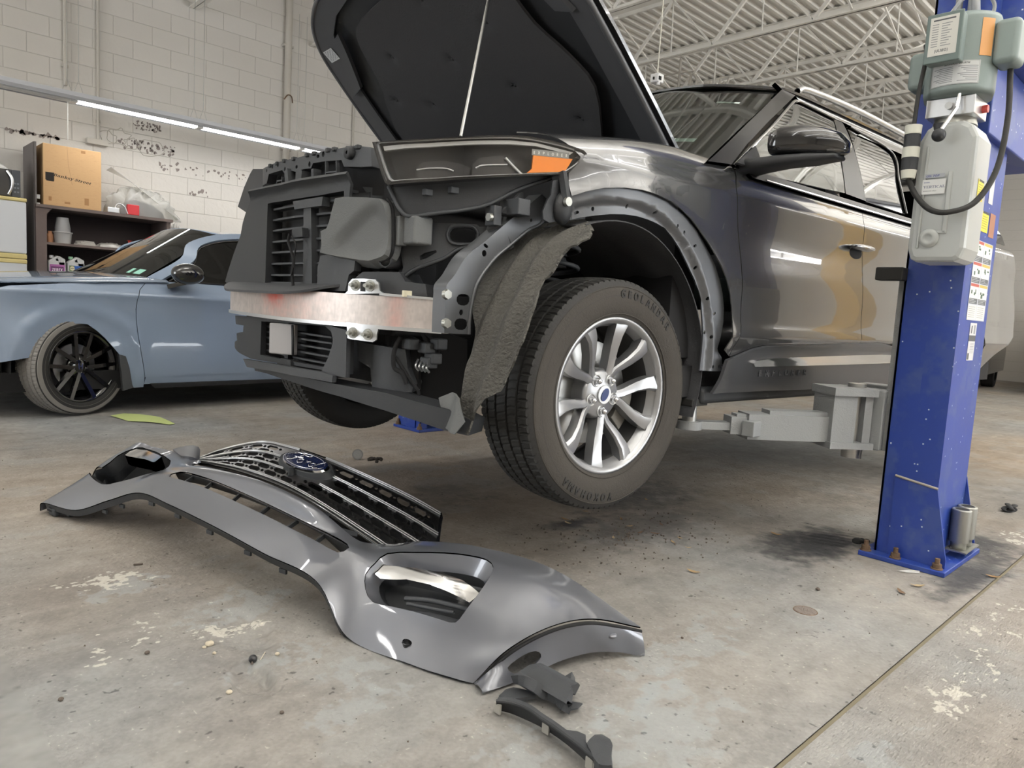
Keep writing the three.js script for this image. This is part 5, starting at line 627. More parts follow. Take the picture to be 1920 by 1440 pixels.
  // upper left mounting ear beside the grille
  part('mounting_ear', sheet(rect(0, 1, 0, 1), { map: ruled([[.36,.2436,-.7549],[.39,.2546,-.7289],[.41,.2632,-.6839],[.41,.25,-.6553]], [[.33,.2376,-.6547],[.33,.2401,-.6129],[.34,.2375,-.5934],[.36,.2256,-.5953]]), cu: 0.2, t: 0.01 }), M.bumperPaint, bumper);
  // grille
  const gb = [[.41,.2099,-.6581],[.42,.2153,-.5111],[.41,.2199,-.3677],[.4,.2156,-.2017],[.385,.2022,-.0399],[.37,.168,.1514],[.36,.1257,.3311],[.355,.0886,.4733],[.36,.0478,.6014]];
  const gt = [[.43,.2172,-.6769],[.54,.2449,-.6594],[.63,.2779,-.5523],[.61,.2898,-.3632],[.6,.2829,-.1669],[.6,.2612,.0065],[.6,.2349,.1696],[.605,.2061,.3067],[.61,.1728,.428]];
  const GR = ruled(gb, gt); const gr = sub('grille', bumper);
  const EU = 0.475, EV = 0.62; const holes = []; const NR = 6;
  for (let r = 0; r < NR; r++) { const v = 0.075 + (r + 0.5) * 0.85 / NR + (r % 2 ? -0.006 : 0.006), per = 0.075, h = 0.062; for (let i = 0; i < 15; i++) { const u = 0.055 + i * per + (r % 2) * per * 0.45; if (u > 0.965) continue; const near = (a, w) => ((a - EU) / (0.115 + w)) ** 2 + ((v - EV) / 0.34) ** 2 < 1; const k = clamp((u - 0.02) / 0.08, 0.3, 1); if (u + 0.029 < 0.985 && !near(u, 0.02)) holes.push([[u - 0.0285, v], [u - 0.019, v - h * k], [u + 0.019, v - h * k * 0.95], [u + 0.0285, v], [u + 0.019, v + h * k], [u - 0.017, v + h * k * 0.95]]); const s = u + 0.0375; if (s + 0.01 < 0.985 && !near(s, 0.01)) holes.push([[s - 0.0075, v - 0.003], [s - 0.003, v - h * 0.55], [s + 0.0045, v - h * 0.5], [s + 0.0075, v + 0.003], [s + 0.003, v + h * 0.6], [s - 0.0045, v + h * 0.5]]); } }
  part('grille_mesh', sheet(rect(0.0, 1, 0.0, 1), { map: GR, cu: 0.02, cv: 0.08, t: 0.009, holes }), M.grilleMetal, gr, 'satin chrome honeycomb mesh');
  const gup = (u, v, o) => { const p = GR(u, v); return [p[0], p[1] + o, p[2]]; };
  for (const v of [0.025, 0.353, 0.645, 0.975]) for (const d of [-0.016, 0.016]) { const pts = seq(0.0, 1, 40, u => u).filter(u => !(Math.abs(u - EU) < 0.10 * Math.sqrt(Math.max(0, 1 - ((v - EV) / 0.4) ** 2)))).map(u => u); let run = []; const flush = () => { if (run.length > 2) part('grille_bar', tube(run, 0.0026, run.length * 3, 6), M.satin, gr); run = []; }; pts.forEach((u, i) => { if (i && u - pts[i - 1] > 0.06) flush(); run.push(gup(u, clamp(v + d, 0, 1), 0.004)); }); flush(); }
  part('grille_frame', [tube([...seq(0, 1, 24, u => gup(u, 0, -0.008)), ...seq(0.1, 1, 6, v => gup(1, v, -0.008)), ...seq(0.96, 0, 24, u => gup(u, 1, -0.006))], 0.009, 160, 6, true)], M.gloss, gr);
  part('grille_back', sheet(rect(0.01, 0.99, 0.01, 0.99), { map: (u, v) => { const p = GR(u, v); return [p[0], p[1] - 0.045, p[2]]; }, cu: 0.05, t: 0.004 }), M.dark, gr);
  // oval badge
  const c = GR(EU, EV), e = 1e-3, tu = V3(GR(EU + e, EV)).sub(V3(GR(EU - e, EV))).normalize(), tv = V3(GR(EU, EV + e)).sub(V3(GR(EU, EV - e))).normalize(), nz = new THREE.Vector3().crossVectors(tv, tu); if (nz.y < 0) nz.negate(); const ty = new THREE.Vector3().crossVectors(nz, tu).normalize(); if (ty.dot(tv) < 0) { ty.negate(); }
  const bas = new THREE.Matrix4().makeBasis(tu, ty, nz).setPosition(c[0], c[1] + 0.004, c[2]); if (bas.determinant() < 0) { bas.makeBasis(tu, ty, nz.clone().negate()).setPosition(c[0], c[1] + 0.004, c[2]); }
  const up = new THREE.Vector3().setFromMatrixColumn(bas, 2).y > 0 ? 1 : -1; const A = 0.125, B = 0.052;
  const ov = (k, z0, z1, k1 = k) => { const g = new THREE.CylinderGeometry(k1, k, z1 - z0, 48).rotateX(Math.PI / 2).translate(0, 0, (z0 + z1) / 2).scale(A, B, up); return g.applyMatrix4(bas); };
  part('badge_base', ov(1.22, -0.012, 0.016, 1.1), M.plasticGrey, gr); part('badge_rim', ov(1.0, 0.016, 0.024, 0.95), M.chrome, gr); part('badge_face', ov(0.93, 0.024, 0.0262, 0.9), mat({ color: lin(0.012, 0.022, 0.085), roughness: 0.25, clearcoat: 1, clearcoatRoughness: 0.05 }), gr, 'blue oval badge face');
  const ring = oval(0, 0, 0.84 * A, 0.80 * B, 40).map(([x, y]) => [x, y, 0.0268 * up]);
  const strokes = [[[-0.28, 0.40], [-0.36, 0.1], [-0.46, -0.25], [-0.57, -0.38], [-0.64, -0.25]], [[-0.66, 0.1], [-0.62, 0.36], [-0.42, 0.5], [-0.15, 0.42], [0.02, 0.52]], [[-0.48, 0.06], [-0.3, 0.1], [-0.18, 0.16]], [[-0.12, 0.06], [-0.22, -0.12], [-0.12, -0.36], [-0.01, -0.2], [-0.06, 0.02], [-0.14, 0.04]], [[0.08, 0.06], [0.12, -0.08], [0.12, -0.34]], [[0.12, -0.1], [0.19, 0.06], [0.27, 0.02]], [[0.47, 0.02], [0.35, 0.02], [0.31, -0.2], [0.4, -0.34], [0.48, -0.15]], [[0.64, 0.46], [0.54, 0.1], [0.49, -0.25], [0.56, -0.34], [0.66, -0.2]]].map(s => tube(s.map(([x, y]) => [x * A * 1.05, y * B * 1.25, 0.0266 * up]), 0.0026, 24, 6).applyMatrix4(bas));
  part('badge_lettering', [...strokes, tube(ring, 0.0014, 80, 5, true).applyMatrix4(bas)], M.chrome, gr, 'raised silver script lettering'); 
  { const q = GR(EU - 0.035, EV - 0.32); part('camera_lens', [cyl(0.012, 0.014, 0.03, q[0], q[1] + 0.012, q[2], 16), cyl(0.006, 0.006, 0.033, q[0], q[1] + 0.013, q[2], 12)], M.plastic, gr); }
}
// loose black arch moulding trailing from the bumper's near end
{
  const t = thing('arch_moulding', 'black plastic wheel arch moulding trailing on the floor from the bumper corner', 'car part');
  const lo = [[1.069,.003,-1.0923],[1.0843,.003,-1.0667],[1.0934,.003,-1.0302],[1.101,.003,-.9804],[1.0998,.003,-.9248],[1.0936,.003,-.8806],[1.0847,.003,-.8387],[1.0788,.003,-.8198]], hi = [[1.0472,.042,-1.0735],[1.0687,.042,-1.0484],[1.0795,.042,-1.0079],[1.0764,.042,-.9664],[1.0754,.042,-.9299],[1.0711,.042,-.8902],[1.0665,.042,-.8503],[1.0598,.042,-.8075]];
  part('strip', sheet(rect(0, 1, 0, 1), { map: ruled(lo, hi), cu: 0.04, cv: 0.3, t: 0.004 }), M.plastic, t); part('strip_flange', sheet(rect(0, 1, 0, 1), { map: ruled(hi, hi.map(p => [p[0] + 0.014, p[1] + 0.002, p[2] - 0.006])), cu: 0.04, cv: 0.5, t: 0.004 }), M.plasticGrey, t);
  for (const p of [[1.063,.018,-1.0782],[1.0921,.018,-.959],[1.0729,.018,-.8217]]) part('clip', box(0.006, 0.024, 0.02, p[0] - 0.004, p[1], p[2], 0.002), mat({ color: lin(0.3, 0.29, 0.26), roughness: 0.6 }), t);
  const bo = [[1.1297,.03,-1.1042],[1.1899,.03,-1.1246],[1.2285,.03,-1.0823],[1.2663,.03,-1.0345],[1.2427,.03,-1.0105],[1.1651,.03,-.9612],[1.1606,.03,-.9809],[1.1722,.03,-1.0077],[1.17,.03,-1.0321],[1.1439,.03,-1.0525],[1.1391,.03,-1.0734]], o2 = bo.map(p => [p[0], p[2]]);
  part('duct_bracket', [sheet(o2, { map: (x, z) => [x, 0.03 + 0.012 * Math.sin(x * 90), z], cu: 0.012, t: 0.024 })], M.plasticGrey, t);
  part('duct_flange', sheet(rect(0, 1, 0, 1), { map: ruled([[1.1694,.045,-1.1052],[1.2074,.045,-1.0636],[1.2445,.045,-1.0166]], [[1.1689,.03,-1.116],[1.1956,.03,-1.0649],[1.2079,.03,-1.0257]]), cu: 0.2, t: 0.004 }), M.plasticDust, t); part('flap', sheet([[1.2024,.012,-1.0125],[1.229,.012,-.9775],[1.2052,.012,-.9713],[1.1859,.012,-.9782],[1.1704,.012,-.9931]].map(p => [p[0], p[2]]), { map: (x, z) => [x, 0.012, z], cu: 0.05, t: 0.004 }), M.plasticGrey, t);
  part('crossbar', sheet([[1.1229,.012,-1.1207],[1.1432,.012,-1.1168],[1.1676,.012,-1.0742],[1.1584,.012,-1.0583],[1.1352,.012,-1.068],[1.1065,.012,-1.082],[1.0916,.012,-1.1105]].map(p => [p[0], p[2]]), { map: (x, z) => [x, 0.014, z], cu: 0.05, t: 0.008 }), M.plasticGrey, t);
  part('flap', sheet([[1.0886,.03,-.9199],[1.1125,.03,-.8936],[1.1165,.03,-.8737],[1.0975,.03,-.8562],[1.0911,.03,-.8409],[1.0776,.03,-.8406],[1.0838,.03,-.8787]].map(p => [p[0], p[2]]), { map: (x, z) => [x, 0.03, z], cu: 0.04, t: 0.004 }), M.plasticGrey, t);
  part('end_cap', sheet([[1.0831,.03,-.8383],[1.1031,.03,-.8426],[1.1191,.03,-.839],[1.1184,.03,-.819],[1.103,.03,-.796],[1.0733,.03,-.7672],[1.049,.03,-.7868],[1.0746,.03,-.8188]].map(p => [p[0], p[2]]), { map: (x, z) => [x, 0.028 + 0.006 * Math.sin(x * 70), z], cu: 0.012, t: 0.02 }), M.plasticGrey, t);
}
// ---------------------------------------------------------------- two-post lift
{
  const scuff = rep(grainTex(33, 14, 5), 2.2);
  const blueTex = (() => { const t = dataTex(512, 512, (u, v) => { const a = fbm(u * 9, v * 9, 5), b = fbm(u * 30 + 7, v * 30, 3), s = (hash2(Math.floor(u * 170), Math.floor(v * 170)) > 0.9972) ? 1 : 0; const d = sstep(0.52, 0.68, a) * 0.34 + sstep(0.6, 0.7, b) * 0.14; return [lerp(lerp(38, 92, d), 205, s), lerp(lerp(64, 104, d), 210, s), lerp(lerp(146, 142, d), 215, s)]; }); t.repeat.set(1.1, 1.1); return t; })();
  const blue = mat({ map: blueTex, roughness: 0.42, metric: true }), grey = mat({ color: lin(0.26, 0.27, 0.275), roughness: 0.5, bumpMap: bumpFine, bumpScale: 0.0006, metric: true });
  const makePost = (label, mir) => {
    const L = thing('lift_post', label, 'car lift', [3.22, 0, mir ? -4.13 : -0.885], mir ? Math.PI : 0, null); delete L.userData.group;
    const z1 = 0.10, z0 = -0.10, x0 = -0.19, x1 = 0.19; // +z is the outer face
    part('base_plate', span(x0 - 0.06, x1 + 0.04, 0, 0.02, z0 - 0.04, z1 + 0.07, 0.004), blue, L);
    part('column', [span(x0, x1, 0.02, 3.3, z1 - 0.008, z1), span(x0, x0 + 0.008, 0.02, 3.3, z0, z1 - 0.008), span(x1 - 0.008, x1, 0.02, 3.3, z0, z1 - 0.008), span(x0, x0 + 0.06, 0.02, 3.3, z0, z0 + 0.008), span(x1 - 0.06, x1, 0.02, 3.3, z0, z0 + 0.008)], blue, L, 'blue painted steel column');
    const gus = [[0.05, 0.02], [-z1 - 0.055, 0.02], [-z1 - 0.055, 0.05], [-z1, 0.315], [0.05, 0.335]];
    for (const x of [x0 - 0.009, x1 + 0.001]) part('gusset', prism(gus, 0.008).rotateY(Math.PI / 2).translate(x, 0, 0), blue, L);
    part('weld_bead', rod([x0 - 0.009, 0.337, -0.05], [x0 - 0.009, 0.315, z1 + 0.002], 0.005, 6), mat({ color: lin(0.36, 0.33, 0.30), roughness: 0.8 }), L);
    for (const [bx, bz] of [[x0 - 0.035, z1 - 0.11], [x0 - 0.033, z1 + 0.035], [x1 + 0.02, z1 + 0.035], [x0 - 0.035, z0 - 0.02], [x1 + 0.02, z0 - 0.02]]) part('anchor_bolt', [cyl(0.017, 0.017, 0.018, bx, 0.031, bz, 6), cyl(0.021, 0.021, 0.004, bx, 0.022, bz, 18), cyl(0.009, 0.009, 0.03, bx, 0.045, bz, 10)], M.rust, L);
    return L;
  };
  const L = makePost('blue steel lift post with grey motor and oil tank beside the raised vehicle', false);
  makePost('blue steel lift post on the far side of the raised vehicle', true);
  // wide upper sleeve
  part('upper_sleeve', [span(-0.20, 0.62, 1.615, 1.885, -0.12, 0.125, 0.006)], blue, L); part('upper_housing', [span(-0.13, 0.62, 1.885, 3.3, -0.12, 0.21, 0.008)], blue, L);
  // stickers on the outer face
  const lx = p => [p[0] - 3.22, p[1], 0.1005];
  const warn = canvasTex(256, 512, (c, w, h) => { c.fillStyle = '#c4c8d2'; c.fillRect(0, 0, w, h); const R = rng(8); for (let j = 0; j < 3; j++) for (let i = 0; i < 2; i++) { const x = 6 + i * 126, y = 4 + j * 136; c.fillStyle = i ? '#c9b25c' : '#b9564a'; c.fillRect(x, y, 116, 18); c.fillStyle = '#e6e6e2'; c.fillRect(x, y + 18, 116, 76); c.fillStyle = '#3f5a4a'; for (let k = 0; k < 3; k++) c.fillRect(x + 12 + R() * 70, y + 28 + R() * 34, 12 + R() * 18, 8 + R() * 22); c.fillStyle = '#5b6064'; c.fillRect(x, y + 94, 116, 36); c.fillStyle = '#b9bcc0'; for (let k = 0; k < 3; k++) c.fillRect(x + 6, y + 100 + k * 10, 60 + R() * 40, 3); } c.fillStyle = '#dcdcd8'; c.fillRect(6, 412, 116, 94); c.fillRect(132, 412, 116, 94); c.fillStyle = '#9a9a98'; for (let k = 0; k < 6; k++) { c.fillRect(14, 424 + k * 13, 90, 3); c.fillRect(140, 424 + k * 13, 90, 3); } });
  const sticker = (x0, x1, y0, y1, m, lab) => part('sticker', (() => { const g = new THREE.PlaneGeometry(x1 - x0, y1 - y0).translate((x0 + x1) / 2, (y0 + y1) / 2, 0.1012); return g; })(), m, L, lab);
  sticker(-0.10, 0.145, 0.955, 1.255, mat({ map: warn, roughness: 0.5 }), 'block of printed warning stickers');
  const low = canvasTex(96, 256, (c, w, h) => { c.fillStyle = '#cfd0d2'; c.fillRect(0, 0, w, h); c.fillStyle = '#4d5054'; c.fillRect(0, 84, w, 40); c.fillRect(20, 18, 16, 52); c.fillRect(4, 206, 26, 44); c.fillStyle = '#8a8c8f'; c.fillRect(58, 14, 22, 60); for (let k = 0; k < 7; k++) c.fillRect(30, 136 + k * 11, 54, 3); });
  sticker(-0.035, 0.055, 0.80, 0.945, mat({ map: low, roughness: 0.5 })); 
  const yel = canvasTex(64, 96, (c, w, h) => { c.fillStyle = '#e6cf3a'; c.fillRect(0, 0, w, h); c.fillStyle = '#222'; c.fillRect(10, 0, 54, 10); c.fillStyle = '#8d7c2a'; for (let k = 0; k < 6; k++) c.fillRect(10, 22 + k * 11, 44, 3); });
  sticker(-0.065, 0.035, 1.29, 1.365, mat({ map: yel, roughness: 0.5 }), 'yellow printed sticker'); sticker(0.055, 0.13, 1.28, 1.37, mat({ color: lin(0.36, 0.16, 0.09), roughness: 0.6 }));
  sticker(0.0, 0.06, 1.40, 1.52, mat({ color: lin(0.6, 0.61, 0.64), roughness: 0.4 }));
  part('rubber_stop', [span(-0.25, -0.19, 1.09, 1.14, -0.19, -0.09, 0.006)], M.rubber, L);
  // hydraulic power unit
  const U = [2.80, 1.39, -0.82];
  const loc = (x, y, z) => [x - 3.22, y, z + 0.885];
  const tank = mat({ color: lin(0.60, 0.62, 0.60), roughness: 0.35, transmission: 0.35, thickness: 0, ior: 1.45 }), oil = mat({ color: lin(0.30, 0.34, 0.37), roughness: 0.5 });
  const rz = [-0.915, -0.735]; // tank spans z, in the world
  const [ax, , az0] = loc(2.80, 0, rz[0]), az1 = rz[1] + 0.885, bx = 2.985 - 3.22;
  const tp = [[az0, 1.19], [az0 + 0.012, 1.155], [az0 + 0.03, 1.145], [az1 - 0.03, 1.145], [az1 - 0.012, 1.155], [az1, 1.19], [az1, 1.56], [az1 - 0.02, 1.60], [az1 - 0.05, 1.618], [az0 + 0.05, 1.618], [az0 + 0.02, 1.60], [az0, 1.56]];
  part('oil_tank', prism(tp, bx - ax, 0.016).rotateY(-Math.PI / 2).translate(bx, 0, 0), tank, L, 'translucent white plastic oil tank'); part('oil_fill', prism([[az0 + 0.016, 1.17], [az1 - 0.016, 1.17], [az1 - 0.016, 1.455], [az0 + 0.016, 1.455]], bx - ax - 0.03, 0.012).rotateY(-Math.PI / 2).translate(bx - 0.014, 0, 0), oil, L, 'grey oil inside the tank');
  part('tank_rib', [span(ax - 0.006, ax + 0.01, 1.19, 1.54, az0 + 0.03, az0 + 0.038, 0.003), span(ax - 0.006, ax + 0.01, 1.24, 1.45, az1 - 0.075, az1 - 0.06, 0.004), span(ax - 0.006, ax + 0.01, 1.24, 1.25, az1 - 0.105, az1 - 0.06, 0.003)], tank, L); part('tank_neck', [cyl(0.062, 0.07, 0.03, (ax + bx) / 2, 1.632, (az0 + az1) / 2 - 0.01, 28)], M.zinc, L);
  part('drain_plug', lathe([[0.001, 0.006], [0.012, 0.006], [0.014, 0.012], [0.026, 0.010], [0.032, 0]], 24, 'x').rotateY(Math.PI).translate(ax - 0.004, 1.225, az0 + 0.068), tank, L);
  const tl = canvasTex(256, 192, (c, w, h) => { c.fillStyle = '#c9cac8'; c.fillRect(0, 0, w, h); c.fillStyle = '#3e4a7a'; c.font = 'bold 20px sans-serif'; c.fillText('MODEL', 14, 44); c.font = 'bold 46px serif'; c.fillStyle = '#565a72'; c.fillText('VERTICAL', 14, 112); c.font = 'bold 18px sans-serif'; c.fillStyle = '#6a6c70'; c.fillText('RESERVOIR ONLY', 14, 156); });
  const face = (w, h, x, y, z, m, n, lab) => part(n, new THREE.PlaneGeometry(w, h).rotateY(-Math.PI / 2).translate(x, y, z), m, L, lab);
  face(0.072, 0.05, ax - 0.0075, 1.40, az0 + 0.066, mat({ map: tl, roughness: 0.5 }), 'tank_label', 'white label reading VERTICAL'); 
  const bl = canvasTex(256, 64, (c, w, h) => { c.fillStyle = '#9a9da2'; c.fillRect(0, 0, w, h); c.fillStyle = '#39407a'; c.font = 'italic bold 44px sans-serif'; c.fillText('OIL TOP', 14, 48); }); face(0.062, 0.014, ax - 0.0075, 1.437, az0 + 0.066, mat({ map: bl, roughness: 0.6 }), 'tank_label');
  part('caution_label', (() => new THREE.PlaneGeometry(0.07, 0.07).translate(ax + 0.10, 1.395, az1 + 0.0012))(), mat({ map: yel, roughness: 0.4 }), L);
  // valve block, lever
  const mx = (ax + bx) / 2 - 0.0, mz = (az0 + az1) / 2 - 0.01;
  part('valve_block', [box(0.15, 0.062, 0.15, mx, 1.672, mz, 0.003)], M.satin, L); part('block_port', [cyl(0.012, 0.012, 0.02, mx - 0.08, 1.672, mz + 0.0, 16, 'x')], M.steel, L); part('red_button', cyl(0.013, 0.013, 0.02, mx + 0.02, 1.672, mz + 0.082, 14, 'z'), mat({ color: lin(0.6, 0.08, 0.07), roughness: 0.4 }), L);
  part('release_lever', [rod([mx - 0.09, 1.71, mz + 0.03], [mx - 0.10, 1.66, mz + 0.03], 0.007), rod([mx - 0.10, 1.66, mz + 0.03], [mx - 0.145, 1.575, mz + 0.0], 0.0065)], M.chrome, L); part('lever_knob', at(new THREE.SphereGeometry(0.022, 18, 12), mx - 0.148, 1.562, mz - 0.002), M.plastic, L); part('filler_cap', cyl(0.026, 0.024, 0.022, mx - 0.075, 1.605, mz - 0.02, 8), M.plastic, L);
  // electric motor with its boxes
  const mg = mat({ color: lin(0.20, 0.245, 0.235), roughness: 0.45 });
  part('motor', [lathe([[0.001, 1.70], [0.102, 1.705], [0.108, 1.73], [0.108, 1.955], [0.103, 1.97], [0.001, 1.975]], 40).translate(mx, 0, mz)], mg, L, 'grey green electric motor'); part('motor_cap', lathe([[0.001, 1.985], [0.08, 1.983], [0.088, 1.97], [0.088, 1.94]], 32).translate(mx + 0.01, 0, mz), mg, L);
  part('switch_box', [box(0.05, 0.155, 0.105, mx - 0.125, 1.88, mz - 0.02, 0.006)], mg, L); part('switch_cover', box(0.01, 0.16, 0.11, mx - 0.152, 1.88, mz - 0.02, 0.004), mat({ color: lin(0.12, 0.16, 0.15), roughness: 0.45 }), L);
  const np = canvasTex(192, 256, (c, w, h) => { c.fillStyle = '#c2c1ba'; c.fillRect(0, 0, w, h); c.fillStyle = '#45474a'; c.fillRect(20, 16, 150, 10); c.fillStyle = '#77797b'; for (let k = 0; k < 10; k++) { c.fillRect(16, 46 + k * 16, 44, 5); c.fillRect(80, 46 + k * 16, 70 - (k % 3) * 14, 5); } c.fillStyle = '#3b3d40'; c.font = 'bold 26px sans-serif'; c.fillText('(ULMO)', 44, 234); }); face(0.085, 0.125, mx - 0.1585, 1.885, mz - 0.02, mat({ map: np, roughness: 0.45 }), 'rating_plate');
  const cyArc = (r, a0, a1, y0, y1, m, n, lab) => part(n, sheet(rect(0, 1, 0, 1), { map: (u, v) => { const a = lerp(a0, a1, u); return [mx + r * Math.cos(a), lerp(y0, y1, v), mz + r * Math.sin(a)]; }, cu: 0.1, cv: 1, t: 0.001 }), m, L, lab);
  const wd = canvasTex(384, 192, (c, w, h) => { c.fillStyle = '#b9bbbb'; c.fillRect(0, 0, w, h); c.save(); c.translate(w, 0); c.scale(-1, 1); c.fillStyle = '#333'; c.font = 'bold 22px sans-serif'; c.fillText('WIRING DIAGRAM', 80, 28); c.fillStyle = '#6b6d70'; for (let k = 0; k < 9; k++) { c.fillRect(14, 44 + k * 15, 150 - (k % 4) * 20, 5); c.fillRect(200, 44 + k * 15, 160 - (k % 3) * 26, 5); } c.strokeStyle = '#555'; c.lineWidth = 2; c.strokeRect(6, 4, w - 12, h - 8); c.restore(); });
  cyArc(0.1095, 3.75, 2.35, 1.735, 1.81, mat({ map: wd, roughness: 0.45 }), 'wiring_label', 'printed wiring diagram label'); cyArc(0.1095, 2.42, 2.02, 1.825, 1.945, mat({ color: lin(0.65, 0.33, 0.12), roughness: 0.3 }), 'orange_label', 'orange sticker');
  part('capacitor_box', [span(mx - 0.055, mx + 0.055, 1.795, 1.94, mz + 0.10, mz + 0.175, 0.02)], mg, L); part('capacitor_box', [span(mx + 0.0, mx + 0.09, 1.77, 1.90, mz - 0.175, mz - 0.1, 0.02)], mg, L);
  // cable: connector, drooping loop
  const k = [ax - 0.03, 1.50, az0 - 0.012]; const white = mat({ color: lin(0.6, 0.6, 0.52), roughness: 0.5 });
  part('cable_connector', pair([cyl(0.027, 0.026, 0.03, k[0], 1.595, k[2], 22), cyl(0.0275, 0.0275, 0.035, k[0], 1.518, k[2], 22), cyl(0.026, 0.022, 0.03, k[0], 1.445, k[2], 22)]), white, L, 'black and white banded cable connector'); part('connector_band', pair([cyl(0.0262, 0.0262, 0.044, k[0], 1.557, k[2], 22), cyl(0.0262, 0.0262, 0.044, k[0], 1.48, k[2], 22)]), M.plastic, L);
  part('cable', [tube([[k[0], 1.61, k[2]], [k[0] - 0.0, 1.72, k[2] + 0.004], [k[0] + 0.01, 1.84, k[2] + 0.012], [mx - 0.10, 1.885, mz - 0.09]], 0.0075, 40, 8), tube([[k[0], 1.43, k[2]], [k[0] + 0.01, 1.37, k[2] + 0.03], [k[0] - 0.02, 1.315, k[2] + 0.09], [k[0] - 0.02, 1.305, k[2] + 0.15], [k[0] + 0.02, 1.34, k[2] + 0.21], [k[0] + 0.08, 1.45, k[2] + 0.245], [k[0] + 0.12, 1.62, k[2] + 0.25], [mx + 0.03, 1.80, mz + 0.14]], 0.0095, 80, 8)], M.rubber, L); part('conduit', [tube([[mx + 0.04, 1.97, mz + 0.02], [mx + 0.06, 2.1, mz + 0.0], [mx + 0.08, 2.4, mz - 0.03]], 0.013, 20, 8), tube([[mx - 0.05, 1.975, mz - 0.05], [mx - 0.03, 2.04, mz - 0.01], [mx, 2.06, mz + 0.04], [mx + 0.03, 2.02, mz + 0.07], [mx + 0.03, 1.97, mz + 0.06]], 0.006, 30, 8), tube([[mx + 0.1, 1.65, mz - 0.06], [mx + 0.1, 2.0, mz - 0.06], [mx + 0.1, 2.6, mz - 0.06]], 0.012, 10, 8), tube([[mx + 0.1, 1.65, mz - 0.02], [mx + 0.1, 2.6, mz - 0.02]], 0.012, 10, 8)], mat({ color: lin(0.28, 0.29, 0.30), roughness: 0.5 }), L);
  // carriage and swing arm under the sill
  const PV = loc(2.97, 0.5, -1.13);
  part('carriage', [span(-0.17, 0.17, 0.42, 1.1, -0.125, -0.105), span(-0.20, -0.10, 0.42, 0.66, -0.34, -0.12, 0.006), span(0.10, 0.20, 0.42, 0.66, -0.34, -0.12, 0.006)], grey, L);
  const pad = (() => { const c = Math.cos(SUV_YAW), s = Math.sin(SUV_YAW), p = [0.53, 0, 0.885]; return loc(SUV_AT[0] + c * p[0] + s * p[2], 0.5, SUV_AT[2] - s * p[0] + c * p[2]); })();
  const d = [pad[0] - PV[0], 0, pad[2] - PV[2]], len = Math.hypot(d[0], d[2]); const alongA = t => [PV[0] + d[0] * t, 0, PV[2] + d[2] * t]; const seg = (t0, t1, y0, y1, w) => { const a = alongA(t0), b = alongA(t1); return bar([a[0], (y0 + y1) / 2, a[2]], [b[0], (y0 + y1) / 2, b[2]], w, y1 - y0); };
  const arm = sub('swing_arm', L);
  part('pivot_housing', [seg(-0.12, 0.16, 0.635, 0.665, 0.17), seg(-0.12, 0.16, 0.425, 0.45, 0.17), seg(0.0, 0.15, 0.44, 0.64, 0.145), seg(-0.11, -0.06, 0.44, 0.64, 0.13)], grey, arm); part('pivot_pin', [cyl(0.035, 0.035, 0.30, ...alongA(-0.06).map((v, i) => i === 1 ? 0.53 : v), 20), cyl(0.022, 0.022, 0.05, ...alongA(-0.1).map((v, i) => i === 1 ? 0.40 : v), 12)], M.steel, arm);
  part('outer_sleeve', [seg(0.06, 0.66, 0.445, 0.545, 0.10), seg(0.10, 0.52, 0.545, 0.56, 0.07)], grey, arm); part('middle_sleeve', [seg(0.6, 0.76, 0.462, 0.53, 0.075), seg(0.64, 0.72, 0.53, 0.54, 0.05)], grey, arm); part('inner_bar', [seg(0.7, 0.95, 0.475, 0.505, 0.055)], grey, arm); part('lock_block', (() => { const a = alongA(0.62); return box(0.06, 0.06, 0.05, a[0] - 0.045, 0.49, a[2] + 0.035, 0.004); })(), grey, arm);
  part('pad_seat', [cyl(0.05, 0.05, 0.032, pad[0], 0.488, pad[2], 28)], grey, arm); part('pad_screw', [cyl(0.026, 0.028, 0.062, pad[0], 0.535, pad[2], 24)], M.steel, arm); part('lift_pad', [box(0.11, 0.028, 0.085, pad[0], 0.580, pad[2], 0.004)], M.rubber, arm); part('sill_clamp', [box(0.03, 0.03, 0.05, pad[0] + 0.01, 0.608, pad[2] + 0.01, 0.003)], M.plasticGrey, arm);
  // steel pad adapters stored against the post
  for (const [i, x] of [[0, 3.245], [1, 3.325]]) { const o = thing('pad_adapter', i ? 'silver steel tube adapter behind its twin at the blue post foot' : 'silver steel tube adapter standing in front at the blue post foot', 'steel tube', [x, 0.052, -0.748], 0, 'pad adapters at the post foot'); part('sleeve', lathe([[0.025, 0.16], [0.033, 0.16], [0.035, 0.155], [0.035, 0.03], [0.028, 0.028], [0.028, 0.0], [0.0, 0.0]], 28), M.zinc, o); part('bore', cyl(0.0255, 0.0255, 0.1, 0, 0.109, 0, 24), M.dark, o); }
  part('adapter_shelf', [span(-0.02, 0.17, 0.046, 0.051, 0.1, 0.178)].map(g => g), M.zinc, L);
}
